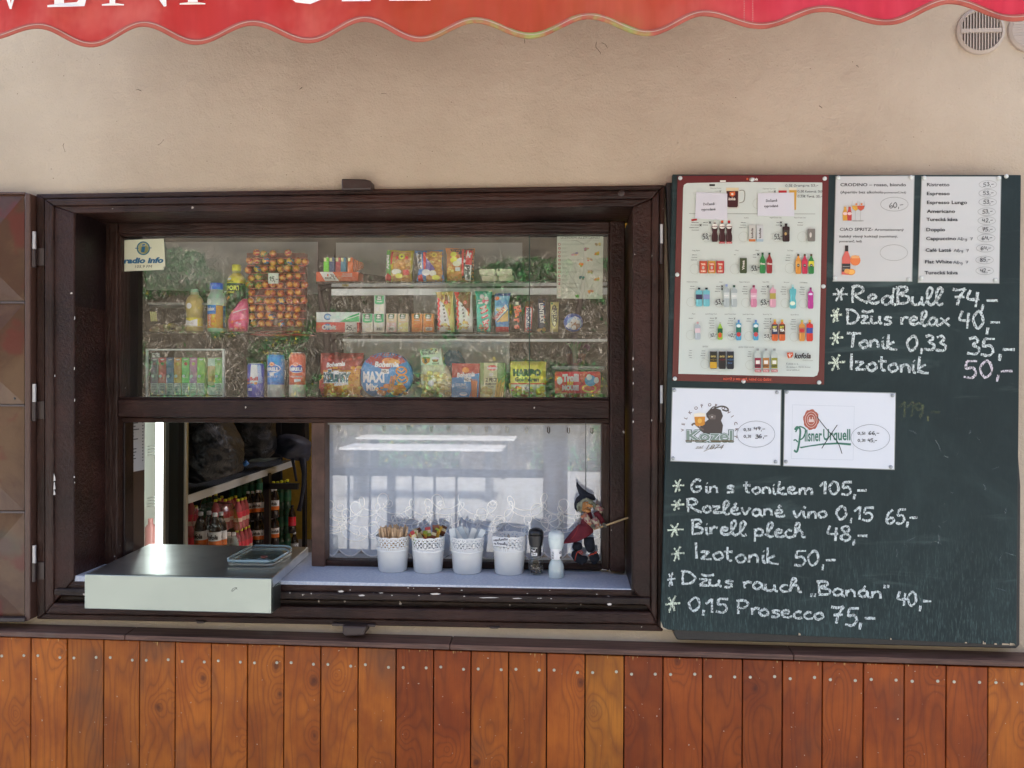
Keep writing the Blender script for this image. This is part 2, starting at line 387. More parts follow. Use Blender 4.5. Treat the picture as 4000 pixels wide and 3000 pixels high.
M_GLASSL = glassmat('lower_window_glass', 1.7, (.985, .99, .99))
M_CLEAR = glassmat('clear_plastic', 1.5, (.88, .92, .92), .08)
M_PAPER = tint('printed_paper', .6, var=0); M_PRINTG = tint('glossy_print', .3, spec=.4, gain=2.0); M_LOLLY = tint('sweet_wrapper', .3, .4, 90, coat=.3, gain=1.25); M_FOIL = tint('foil_wrapper', .38, .35, 45, coat=.25, gain=2.0)
M_TINT = tint('painted_colour', .45); M_CHALK = None
def chalkmat():
    m, nt, b = mat_new('chalk'); a = nt.nodes.new('ShaderNodeAttribute'); a.attribute_name = 'tint'; nt.links.new(a.outputs['Color'], b.inputs['Base Color']); b.inputs['Roughness'].default_value = .95
    n = noise_(nt, pos_(nt, (1, 1, .6)), 330, 3, .8); al = smooth_(nt, n, .40, .56)
    al = math_(nt, 'MULTIPLY_ADD', al, .75, .25); sepa = nd(nt, 'ShaderNodeSeparateColor'); nt.links.new(a.outputs['Color'], sepa.inputs[0])
    nt.links.new(al, b.inputs['Alpha']); return m
M_CHALK = chalkmat()
M_WHITE = plain('white_plastic', (.72, .74, .73), .35); M_BLACK = plain('black_plastic', (.012, .012, .013), .3)
M_STEEL = None
def steel():
    m, nt, b = mat_new('brushed_steel'); p = pos_(nt); n = noise_(nt, pos_(nt, (.02, 1, 1)), 500, 2, .5); n2 = noise_(nt, p, 6, 4, .6)
    b.inputs['Base Color'].default_value = (.34, .385, .36, 1); b.inputs['Metallic'].default_value = 1
    r = math_(nt, 'MULTIPLY_ADD', n2, .25, .22); nt.links.new(r, b.inputs['Roughness']); bump_(nt, b, n, .05, .0005); return m
M_STEEL = steel()
M_SILVER = plain('bare_metal', (.55, .55, .53), .35, 1, .3, 60)
# ---------------- ground, hillside ----------------
def ground():
    m, nt, b = mat_new('pale_gravel'); p = pos_(nt); n = noise_(nt, p, 1.2, 5, .6); f = noise_(nt, p, 60, 3, .7)
    nt.links.new(mix_(nt, math_(nt, 'ADD', math_(nt, 'MULTIPLY', n, .6), math_(nt, 'MULTIPLY', f, .4)), (.32, .325, .31), (.48, .485, .465)), b.inputs['Base Color']); b.inputs['Roughness'].default_value = .95
    mb = MB(); mb.poly([(-250, -250, 0), (250, -250, 0), (250, 250, 0), (-250, 250, 0)]); mb.build('ground', m, kind='structure', label='pale gravel yard in front of the kiosk')
ground()
HY = -11.6
def hz(x, y):
    d = max(0, HY - y); return d * .85 + .25 * noise.noise(Vector((x * .6, y * .6, 0))) * min(1, d) + (.5 * noise.noise(Vector((x * .2, y * .2, 4))) * min(1, d / 2))
def hillside():
    m, nt, b = mat_new('dry_earth_slope'); p = pos_(nt); n = noise_(nt, p, 1.3, 6, .7); f = noise_(nt, p, 30, 4, .7)
    c = mix_(nt, smooth_(nt, n, .35, .65), (.06, .045, .034), (.15, .12, .09)); c = mix_(nt, smooth_(nt, f, .35, .7), c, (.05, .05, .03)); nt.links.new(c, b.inputs['Base Color']); b.inputs['Roughness'].default_value = 1
    mb = MB(); nx, ny = 70, 50; X0, X1, Y0 = -30, 26, HY + .3
    for j in range(ny + 1):
        for i in range(nx + 1):
            x = X0 + (X1 - X0) * i / nx; y = Y0 - 22 * (j / ny) ** 1.3; mb.addv((x, y, hz(x, y) - .02))
    for j in range(ny):
        for i in range(nx): a = j * (nx + 1) + i; mb.face((a, a + 1, a + nx + 2, a + nx + 1))
    mb.build('hillside', m, smooth=True, kind='structure', label='steep dry hillside facing the kiosk')
hillside()
def blades(name, N, L, W, cols, dens, up, xr, yr, label, curl=.5, matn='grass_blades', seed=1):
    rng = np.random.default_rng(seed); V = []; Fc = []; C = []; k = 0
    while k < N:
        x = rng.uniform(*xr); y = rng.uniform(*yr)
        if noise.noise(Vector((x * dens[0], y * dens[0], seed * 3.1))) < dens[1]: 
            if rng.random() > dens[2]: continue
        z = hz(x, y); k += 1
        a = rng.uniform(0, 6.28); l = L * rng.uniform(.5, 1.4); t = rng.uniform(up[0], up[1])
        d = Vector((math.cos(a) * t, math.sin(a) * t, 1 - t * .5)).normalized(); side = Vector((math.sin(a), -math.cos(a), 0)) * (W * rng.uniform(.6, 1.3)) if rng.random() < .5 else Vector((1, 0, 0)) * W
        p = Vector((x, y, z)); c = cols[rng.integers(len(cols))]; f = rng.uniform(.7, 1.25); c = tuple(q * f for q in c); i0 = len(V)
        for s in range(4):
            wd = 1 - s / 3.3; V.append(tuple(p - side * wd)); V.append(tuple(p + side * wd)); p = p + d * (l / 3); d = (d + Vector((math.cos(a) * curl, math.sin(a) * curl, -curl * .8))).normalized()
        for s in range(3): Fc.append((i0 + 2 * s, i0 + 2 * s + 1, i0 + 2 * s + 3, i0 + 2 * s + 2)); C.append(c)
    mkobj(name, V, Fc, tint(matn, .8), C=C, label=label, cat='grass', kind='stuff')
blades('dry_grass', 30000, .38, .0075, [(.45, .39, .31), (.56, .51, .43), (.22, .17, .12), (.62, .57, .49)], (1.1, -.15, .35), (.4, 1.3), (-12, 7), (-17.5, HY), 'long dry straw coloured grass hanging down the slope', .45)
blades('long_straw', 1500, .8, .0075, [(.60, .56, .48), (.45, .41, .34)], (1.1, -.5, .35), (.5, 1.5), (-12, 7), (-17.5, HY), 'long bleached straw stalks arching over the slope', .22, 'grass_blades', 9)
blades('green_undergrowth', 22000, .13, .022, [(.05, .24, .08), (.09, .36, .12), (.04, .16, .07), (.18, .45, .15)], (.75, .07, .02), (.3, 1.2), (-12, 7), (-17.5, HY), 'green leafy weeds growing in patches on the slope', .4, 'leaf_green', 5)
blades('yellow_flowers', 900, .06, .035, [(.7, .55, .05)], (.75, .1, .02), (.1, .4), (-12, 7), (-16, HY), 'small yellow flowers among the weeds on the slope', .1, 'petal_yellow', 5)
def saplings():
    for i, (px, h, rr) in enumerate(((1262, 3.4, .10), (1310, 2.8, .06), (985, 2.0, .03), (2262, 3.2, .09), (1600, 2.0, .035))):
        b0 = RP(px, 1330, -13.2); b0.z = hz(b0.x, b0.y) - .1; mb = MB(); random.seed(i)
        t = thing('slim_tree', b0, ('thick bare tree trunk', 'leaning thin tree trunk', 'thin bare sapling', 'tree trunk at the end of the railing', 'crooked bare sapling')[i] + ' on the dry slope opposite the window', 'tree', 'trees on the slope')
        pts = [(b0 + Vector((.12 * math.sin(s * .9 + i), 0, h * s / 6)), rr * (1 - s / 9)) for s in range(7)]
        mb.tube(pts, 8); mb.build('trunk', plain('grey_bark', (.13, .10, .08), .9, bump=.5, bs=25), t, smooth=True)
        mb = MB()
        for k in range(9):
            s = random.randint(2, 6); p, r0 = pts[s]; a = random.uniform(0, 6.28); d = Vector((math.cos(a), math.sin(a) * .5, random.uniform(.2, .9))); q = [(p, rr * .3)]
            for j in range(3): p = p + d * random.uniform(.15, .3); d = d + Vector((random.uniform(-.4, .4), 0, random.uniform(-.5, .2))); q.append((p, rr * .3 * (1 - (j + 1) / 4)))
            mb.tube(q, 5)
        mb.build('branches', plain('grey_bark', (.13, .10, .08)), t, kind='stuff')
saplings()
def railing():
    y = -3.2; b0 = RP(1700, 2100, y); b0.z = 0
    t = thing('railing', b0, 'dark metal railing along the yard opposite the kiosk', 'railing'); m = plain('dark_railing_paint', (.03, .03, .035), .5)
    L = RP(1150, 1838, y); Rr = RP(2125, 1832, y)
    MB().box(L.x - 3, Rr.x, y - .03, y + .03, L.z - .03, L.z + .03).build('top_rail', m, t)
    MB().box(L.x - 3, Rr.x, y - .02, y + .02, .1, .14).build('bottom_rail', m, t)
    sp = .165; xs = [RP(1529, 1900, y).x + k * sp for k in range(-22, 4)]
    for k, x in enumerate(xs):
        h = .028 if (k - 22) % 12 == 0 else .0085
        MB().box(x - h, x + h, y - h, y + h, .0, L.z - .03).build('baluster', m, t)
    x = RP(2170, 1800, y).x
    MB().box(x - .09, x + .09, y - .09, y + .09, 0, 1.5).build('stand_in_post', plain('dark_post', (.05, .035, .03), .7), label='dark post added to stand in for a dark reflection in the glass', cat='post')  # added post stands in for the dark figure reflected in the glass
railing()
def tables():
    for i, (yr, x0, x1, py, n) in enumerate(((-7.7, 1325, 1960, 1752, 1), (-10.2, 1390, 2010, 1712, 1))):
        a, b = RP(x0, py, yr), RP(x1, py, yr); z = (a.z + b.z) / 2; d = .75
        t = thing('beer_table', ((a.x + b.x) / 2, yr, 0), ('long white topped beer table in the yard, nearer to the railing', 'long white topped beer table at the foot of the slope')[i], 'table', 'beer tables in the yard')
        w_ = plain('white_tabletop', (.85, .85, .85), .25)
        MB().box(a.x, b.x, yr - d, yr, z - .03, z).build('tabletop', w_, t)
        for x in (a.x + .2, b.x - .2): MB().box(x - .03, x + .03, yr - d + .1, yr - .1, 0, z - .03).build('leg', plain('table_leg', (.2, .2, .2), .5, .8), t)
tables()
# ---------------- kiosk building ----------------
A_, B_ = P(215, 800, 0), P(2530, 2350, 0)
WX0, WX1, WZ0, WZ1 = A_.x, B_.x, P(1300, 2375, 0).z, P(1300, 790, 0).z
def building():
    mb = MB(); xs = (-6, WX0, WX1, 5); zs = (0, WZ0, WZ1, 3.3)
    for i in range(3):
        for j in range(3):
            if i == 1 and j == 1: continue
            for y, fl in ((0, 0), (.17, 1)):
                q = [(xs[i], y, zs[j]), (xs[i + 1], y, zs[j]), (xs[i + 1], y, zs[j + 1]), (xs[i], y, zs[j + 1])]; mb.poly(q[::-1] if fl else q)
    mb.poly([(WX0, 0, WZ0), (WX0, 0, WZ1), (WX0, .17, WZ1), (WX0, .17, WZ0)]); mb.poly([(WX1, 0, WZ0), (WX1, 0, WZ1), (WX1, .17, WZ1), (WX1, .17, WZ0)])
    mb.poly([(WX0, 0, WZ0), (WX1, 0, WZ0), (WX1, .17, WZ0), (WX0, .17, WZ0)]); mb.poly([(WX0, 0, WZ1), (WX1, 0, WZ1), (WX1, .17, WZ1), (WX0, .17, WZ1)])
    mb.build('wall', M_WALL, kind='structure', label='beige plastered front wall of the kiosk')
    ym = plain('ochre_wall_paint', (.62, .38, .05), .8, var=.1)
    MB().box(-6, 5, 5.4, 5.5, 0, 3.3).build('back_wall', ym, kind='structure', label='ochre yellow back wall inside the kiosk')
    MB().box(-6.1, -6, .17, 5.5, 0, 3.3).build('left_wall', ym, kind='structure'); MB().box(5, 5.1, .17, 5.5, 0, 3.3).build('right_wall', ym, kind='structure')
    mb = MB(); [mb.box(*q, 3.3, 3.5) for q in ((-6.3, -.7, 0, 5.8), (3.0, 5.3, 0, 5.8), (-.7, 3.0, 0, 3.1), (-.7, 3.0, 5.0, 5.8))]; mb.build('ceiling', plain('dim_ceiling', (.55, .52, .48), .8), kind='structure', label='flat kiosk roof with an opening added to let in daylight')  # gap between the roof slabs is added to let daylight brighten the room
    MB().box(-6, 5, .17, 5.4, .004, .03).build('floor', plain('brown_floor_tile', (.30, .26, .22), .6), kind='structure')
building()
def cracks():
    pr = Print(flat(-.0006), step=.00001); rs = random.Random(6)
    for x, y, n, st, w_ in ((2330, 163, 7, 8, 1.6), (2350, 165, 5, 7, 1.4), (3200, 412, 4, 4, 2.4), (3345, 255, 3, 4, 2.4), (530, 352, 4, 6, 2), (1170, 350, 3, 5, 2.2), (2050, 150, 4, 5, 1.5), (640, 545, 4, 8, 1.2), (250, 560, 4, 9, 1.3), (1490, 365, 3, 6, 1.5)):
        pts = [(x, y)]; a = rs.uniform(-.6, 1.8)
        for k in range(n): a += rs.uniform(-.7, .7); pts.append((pts[-1][0] + st * math.cos(a), pts[-1][1] + st * math.sin(a)))
        pr.line(pts, w_, '3a3028', rough=.5)
    for k in range(60): x, y = rs.uniform(0, 4000), rs.uniform(200, 700); pr.ell(x, y, rs.uniform(1, 2.2), rs.uniform(1, 2), '6a5848', 6)
    pr.build('wall_marks', tint('wall_mark', .9), None, label='hairline cracks and specks in the beige plaster above the window', kind='stuff', cat='marks')
cracks()
# ---------------- plank cladding ----------------
SE = [-20, 121.5, 262, 404, 545, 685, 826, 967, 1110, 1253, 1399, 1547, 1694, 1840, 1987, 2136, 2286, 2438, 2590, 2745, 2901, 3057, 3213, 3373, 3532, 3696, 3859, 4024]
DARK = {11, 12, 18, 19, 20, 21, 22, 23, 24, 25, 13, 14, 15, 17}
def cladding():
    t = thing('plank_cladding', (P(2000, 2550, 0).x, 0, 0), 'orange stained pine planks screwed upright along the lower wall', 'cladding')
    M_SCR = plain('zinc_screw', (.45, .45, .38), .4, .8)
    yf = -.03
    for i in range(len(SE) - 1):
        a, b = SE[i], SE[i + 1]; ty = lambda x: 2488 + x * .0305
        pa, pb = P(a + 2.2, ty(a), yf), P(b - 2.2, ty(b), yf); random.seed(i * 7 + 1)
        dy = random.uniform(-.0015, .0015)
        f = [(pa.x, yf + dy, .05), (pb.x, yf + dy, .05), (pb.x, yf + dy, pb.z), (pa.x, yf + dy, pa.z)]
        mb = MB(); mb.hexa(f, [(x, -.006, z) for x, y, z in f])
        g = random.uniform(.85, 1.1)
        cc = (g * .78, g * .60, g * .62) if i in DARK else (g, g * 1.0, g)
        if i == 16: cc = (1.0, 1.2, 1.1)
        if i in (13, 14, 15): cc = (g * .9, g * .82, g * .8)
        o = mb.build('plank', M_WOOD, t, bevel=.0018, color=cc, label='lighter yellowish plank' if i == 16 else None)
        for u in (.19, .80):
            px = a + (b - a) * u; py = 2560 + px * .0283 + random.uniform(-4, 4); q = P(px, py, yf + dy - .0006); s = MB(); r = .0046
            s.rings([[(q.x + rr * math.cos(k * .785), q.y + d, q.z + rr * math.sin(k * .785)) for k in range(8)] for rr, d in ((r, .0012), (r * .85, -.0008))])
            s.build('screw', M_SCR, o)
            s = None
        # splintered pale top edge
        if random.random() < .8:
            s = MB()
            for k in range(random.randint(1, 6)):
                px = random.uniform(a + 8, b - 14); l = random.choice((5, 7, 9, 14, 22)) * random.uniform(.5, 1); w2 = random.uniform(1.5, 6)
                s.poly([P(px, ty(px) + 1, yf - .0022), P(px + w2 * .5, ty(px) + l, yf - .0022), P(px + w2, ty(px) + 1, yf - .0022)])
            s.build('splinters', plain('raw_pine', (.62, .42, .16), .7), o, kind='stuff')
    MB().box(P(-600, 2500, 0).x, P(4600, 2500, 0).x, -.006, -.002, .03, P(2000, 2520, 0).z).build('batten_shadow_board', plain('near_black_backing', (.01, .007, .006), .9), t)
    t2 = thing('ledge', (P(2000, 2500, 0).x, 0, P(2000, 2520, 0).z), 'dark brown stained ledge board running along the top of the orange planks', 'ledge')
    J = [-700, 487, 1757, 3101, 4700]
    zt = P(2000, 2525, -.062).z; zb = P(2000, 2546, -.062).z
    for i in range(4):
        x0 = P(J[i] + 1.5, 2520, -.062).x; x1 = P(J[i + 1] - 1.5, 2520, -.062).x
        MB().hexa([(x0, -.062, zb), (x1, -.062, zb), (x1, -.062, zt), (x0, -.062, zt)], [(x0, -.0005, zb), (x1, -.0005, zb), (x1, -.0005, zt + .004), (x0, -.0005, zt + .004)]).build('ledge_board', M_LEDGE, t2, bevel=.002)
cladding()
# ---------------- window ----------------
WIN = thing('kiosk_window', (P(1360, 2415, 0).x, 0, P(1360, 2430, 0).z), 'big kiosk serving window in a thick dark brown painted timber frame', 'window')
YF = -.03
def frame():
    O = [(140, 757), (2597, 722), (2590, 2467), (143, 2419)]      # outer TL TR BR BL
    A = [(172, 777), (2575, 742), (2568, 2440), (174, 2398)]
    Bq = [(207, 803), (2547, 775), (2543, 2392), (208, 2356)]
    C = [(291, 832), (2471, 806), (2471, 2300), (289, 2262)]
    def ringq(U, V, y0, y1, name, ms, bev):
        for k in range(4):
            a, b, c, d = U[k], U[(k + 1) % 4], V[(k + 1) % 4], V[k]
            if name == 'casing_board' and k == 2: continue
            MB().slab([a, d, c, b], y0, y1).build(name, ms[k % 2], WIN, bevel=bev)
    ringq(O, A, -.022, -.001, 'edge_strip', (M_FRAMEH, M_FRAMEV), .003)
    ringq(A, Bq, -.037, -.001, 'outer_moulding', (M_FRAMEH, M_FRAMEV), .005)
    ringq([(x, y) for x, y in Bq], C, YF, .17, 'casing_board', (M_FRAMEH, M_FRAME), .004)
    # bottom mouldings under the sill
    for (ya, yb, y0, nm, m) in ((2270, 2300, -.026, 'sill_rail', M_FRAMEH), (2301, 2328, -.040, 'sill_nosing', M_WORN), (2329, 2358, -.012, 'sunk_moulding', M_WORN)):
        dy = lambda x: (x - 290) * .0155
        MB().slab([(210, ya + dy(210)), (210, yb + dy(210)), (2540, yb + dy(2540)), (2540, ya + dy(2540))], y0, .0).build(nm, m, WIN, bevel=.004)
    # white paint flakes
    random.seed(3); s = MB()
    for (x, y, w_, h) in [(1680, 2317, 42, 7), (1870, 2330, 80, 4), (1320, 2312, 24, 8), (1400, 2327, 26, 7), (2372, 2345, 18, 10), (2000, 2331, 40, 4), (1480, 2318, 18, 3)] + [(random.uniform(300, 2400), random.uniform(2295, 2330), random.uniform(3, 10), random.uniform(2, 4)) for _ in range(22)]:
        y += (x - 290) * .0155 - 22
        s.poly([P(x + random.uniform(-1, 1), y + h * .3, -.0415), P(x + w_ * .2, y + h, -.0415), P(x + w_ * .8, y + h * .9, -.0415), P(x + w_, y + h * .4, -.0415), P(x + w_ * .6, y, -.0415)])
    for k in range(13):
        x = random.choice((212, 290, 2472, 2545)) + random.uniform(-1, 1); y = random.uniform(1200, 2250); h = random.uniform(4, 14); s.poly([P(x, y, -.0385), P(x - 1, y + h, -.0385), P(x + random.uniform(2, 4), y + h * .8, -.0385), P(x + 2.5, y + 1, -.0385)])
    for y, h in ((1850, 30), (1885, 28), (1912, 22)): s.poly([P(210, y, -.0385), P(209, y + h, -.0385), P(217, y + h * .9, -.0385), P(215, y + h * .4, -.0385)])
    s.build('paint_chips', plain('flaked_white_paint', (.62, .58, .53), .8), WIN, kind='stuff')
    # reveals (sides of the niche) down to the inner frame at y .12
    xl = P(289, 1500, YF).x; xr = P(2471, 1500, YF).x; zt = P(1400, 818, YF).z; zb = P(1400, 2300, YF).z
    YI = .12
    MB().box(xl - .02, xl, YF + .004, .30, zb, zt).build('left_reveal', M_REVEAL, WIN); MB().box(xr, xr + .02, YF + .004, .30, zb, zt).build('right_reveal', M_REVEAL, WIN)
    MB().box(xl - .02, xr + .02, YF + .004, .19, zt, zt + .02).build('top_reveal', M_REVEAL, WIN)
    # inner frame
    ib = .004
    MB().slab([(398, 868), (398, 2262), (458, 2240), (458, 868)], YI, .19).build('inner_stile', M_FRAMEV, WIN, bevel=ib)
    MB().slab([(2383, 862), (2383, 2232), (2442, 2240), (2442, 862)], YI, .19).build('inner_stile', M_FRAME, WIN, bevel=ib)
    MB().slab([(459, 870), (459, 912), (2382, 905), (2382, 864)], YI, .19).build('head_rail', M_FRAMEH, WIN, bevel=ib)
    MB().slab([(459, 1560), (459, 1630), (2382, 1634), (2382, 1562)], YI, .19).build('transom', M_FRAMEH, WIN, bevel=ib)
    # glazing beads round the upper glass
    MB().slab([(459, 912), (459, 922), (2382, 915), (2382, 905)], YI + .012, .18).build('glazing_bead', M_FRAMEH, WIN, bevel=.002)
    MB().slab([(459, 1551), (459, 1560), (2382, 1562), (2382, 1553)], YI + .012, .18).build('glazing_bead', M_FRAMEH, WIN, bevel=.002)
    MB().slab([(459, 922), (459, 1551), (472, 1551), (472, 922)], YI + .008, .18).build('glazing_bead', M_FRAMEV, WIN, bevel=.002)
    MB().slab([(2376, 915), (2376, 1553), (2382, 1553), (2382, 915)], YI + .012, .18).build('glazing_bead', M_FRAMEV, WIN, bevel=.002)
    for (x0, x1, y) in ((470, 2069, .150), (2066, 2380, .1545)): MB().slab([(x0, 914), (x0, 1556), (x1, 1556), (x1, 914)], y, y + .0008).build('upper_glass_pane', M_GLASS, WIN)
    MB().slab([(2066, 914), (2066, 1556), (2069.5, 1556), (2069.5, 914)], .1445, .1495).build('pane_edge_strip', plain('dark_glass_edge', (.05, .08, .07), .2), WIN)
    # lower part
    MB().slab([(459, 1631), (459, 1650), (2382, 1655), (2382, 1635)], YI + .025, .2).build('sash_head_rail', M_FRAMEH, WIN, bevel=.003)
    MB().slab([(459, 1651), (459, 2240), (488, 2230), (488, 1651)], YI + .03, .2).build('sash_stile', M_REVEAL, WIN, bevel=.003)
    MB().slab([(1216, 1651), (1216, 2212), (1268, 2214), (1268, 1651)], .148, .2).build('mullion', M_MULL, WIN, bevel=.003)
    MB().slab([(1268, 2188), (1268, 2216), (2352, 2228), (2352, 2200)], .16, .2).build('sash_bottom_rail', M_FRAMEH, WIN, bevel=.004)
    MB().slab([(2350, 1655), (2350, 2222), (2382, 2230), (2382, 1655)], .145, .2).build('sash_stile', M_FRAMEV, WIN, bevel=.003)
    MB().slab([(1266, 1650), (1266, 2200), (2354, 2212), (2354, 1650)], .190, .191).build('lower_glass_pane', M_GLASSL, WIN)
    MB().slab([(1268, 1652), (1268, 1659), (2350, 1660), (2350, 1653)], .178, .2).build('glazing_bead', plain('pale_bead', (.35, .35, .33), .5), WIN)
    # blue laminate sill
    ps = P(1540, 2277, -.02); zs = ps.z; lam, nt, b = mat_new('blue_grey_laminate'); n = noise_(nt, pos_(nt), 130, 3, .7)
    nt.links.new(mix_(nt, smooth_(nt, n, .35, .7), (.42, .47, .56), (.58, .61, .66)), b.inputs['Base Color']); b.inputs['Roughness'].default_value = .4
    MB().box(xl, xr, -.024, .34, zs - .025, zs).build('sill_board', lam, WIN, bevel=.002)
    return zs, xl, xr
ZS, XL, XR = frame()
# stay plates and hooks of the frame
def ironwork():
    m = plain('painted_iron', (.045, .028, .024), .4, bump=.5, bs=60, spec=.5)
    MB().slab([(1333, 697), (1333, 742), (1450, 740), (1448, 705), (1425, 699)], -.045, -.001).build('locking_block', m, WIN, bevel=.004)
    MB().slab([(1335, 2445), (1338, 2482), (1348, 2486), (1422, 2484), (1432, 2448)], -.055, -.001).build('lower_locking_block', m, WIN, bevel=.005)
    MB().slab([(1296, 2436), (1296, 2446), (1465, 2450), (1465, 2440)], -.035, -.001).build('lower_locking_plate', m, WIN, bevel=.002)
    MB().slab([(760, 2426), (770, 2436), (796, 2436), (800, 2428)], -.03, -.001).build('small_lug', m, WIN, bevel=.002)
    MB().slab([(1905, 2448), (1915, 2456), (1945, 2457), (1952, 2450)], -.03, -.001).build('small_lug', m, WIN, bevel=.002)
    p = P(2427, 755, -.037); s = MB(); s.ell(p, .009, .003, .009); s.build('bolt_head', m, WIN, smooth=True)
    p = P(1400, 820, -.031)
    ml = plain('worn_hinge_metal', (.5, .48, .47), .45, .5, bump=.4)
    for x, ys, w_ in ((134, ((905, 1045), (1500, 1645), (2130, 2272)), 12), (2584, ((876, 1030), (1505, 1650)), 9)):
        for a, b in ys:
            mid = (a + b) / 2
            MB().tubepx([(x, a, w_ * .62), (x, mid - 2, w_ * .62)], -.036, 10).build('hinge_knuckle', ml if x < 500 else plain('whitish_paint', (.5, .5, .5), .6), WIN, smooth=40, label='bare worn hinge knuckle')
            MB().tubepx([(x - 1, mid, w_ * .7), (x - 1, b, w_ * .7)], -.036, 10).build('hinge_knuckle', m, WIN, smooth=40)
            if x < 500: MB().slab([(x, mid - 5), (x, b - 8), (172, b - 8), (172, mid - 5)], -.028, -.02).build('hinge_leaf', m, WIN, bevel=.001)
ironwork()
# ---------------- left shutter ----------------
def shutter():
    m, nt, b = mat_new('copper_brown_paint_and_reflections'); p = pos_(nt); n = noise_(nt, p, 4, 5, .65, .4); f = noise_(nt, p, 70, 4, .6); g = noise_(nt, p, 9, 3, .5)
    c = mix_(nt, smooth_(nt, n, .40, .62), (.13, .07, .036), (.07, .028, .015)); c = mix_(nt, math_(nt, 'MULTIPLY', smooth_(nt, g, .56, .66), .8), c, (.11, .016, .012)); c = mix_(nt, math_(nt, 'MULTIPLY', smooth_(nt, noise_(nt, p, 6.5, 3, .5, .3), .62, .8), .5), c, (.08, .09, .07))  # red patches are reflections mixed into the paint colour
    nt.links.new(c, b.inputs['Base Color']); b.inputs['Roughness'].default_value = .3; b.inputs['Specular IOR Level'].default_value = .35; b.inputs['Coat Weight'].default_value = .18; b.inputs['Coat Roughness'].default_value = .12
    bump_(nt, b, f, .22, .003)
    t = thing('window_shutter', P(-300, 2425, -.03), 'open glossy brown metal shutter with folded facets hinged left of the window', 'shutter')
    y0 = -.035; er = (108, 111)
    em = plain('shutter_edge_paint', (.085, .042, .030), .4, bump=.3, bs=80)
    MB().slab([(96, 752), (96, 2430), (117, 2420), (117, 756)], -.045, -.012).build('side_frame', em, t, bevel=.003)
    MB().slab([(-700, 745), (-700, 756), (96, 758), (96, 750)], -.045, -.012).build('top_frame', em, t, bevel=.002)
    MB().slab([(-700, 2410), (-700, 2427), (96, 2430), (96, 2414)], -.052, -.012).build('bottom_frame', plain('dark_shutter_edge', (.03, .02, .02), .4), t, bevel=.002)
    ys = [757, 1180, 1583, 2000, 2412]
    for i in range(4):
        a, b2 = ys[i] + 3, ys[i + 1] - 4
        TL, TR, BR, BL = P(-640, a, y0), P(96, a, y0), P(96, b2, y0), P(-640, b2, y0)
        C1, C2 = P(-450, (a + b2) / 2, y0 - .02), P(-95, (a + b2) / 2 + 20, y0 - .02)
        mb = MB(); ids = [mb.addv(q) for q in (TL, TR, BR, BL, C1, C2)]
        for f_ in ((0, 4, 5, 1), (1, 5, 2), (2, 5, 4, 3), (3, 4, 0)): mb.face([ids[k] for k in f_])
        mb.face([ids[3], ids[2], ids[1], ids[0]])
        o = mb.build('facet_panel', m, t)
        MB().slab([(-640, ys[i + 1] - 4), (-640, ys[i + 1] + 3), (96, ys[i + 1] + 5), (96, ys[i + 1] - 2)], -.041, -.02).build('panel_lip', plain('scuffed_lip', (.11, .09, .09), .4, .4), t)
    p = P(58, 1556, -.037); MB().ell(p, .004, .002, .004).build('rivet_hole', M_BLACK, t)
shutter()
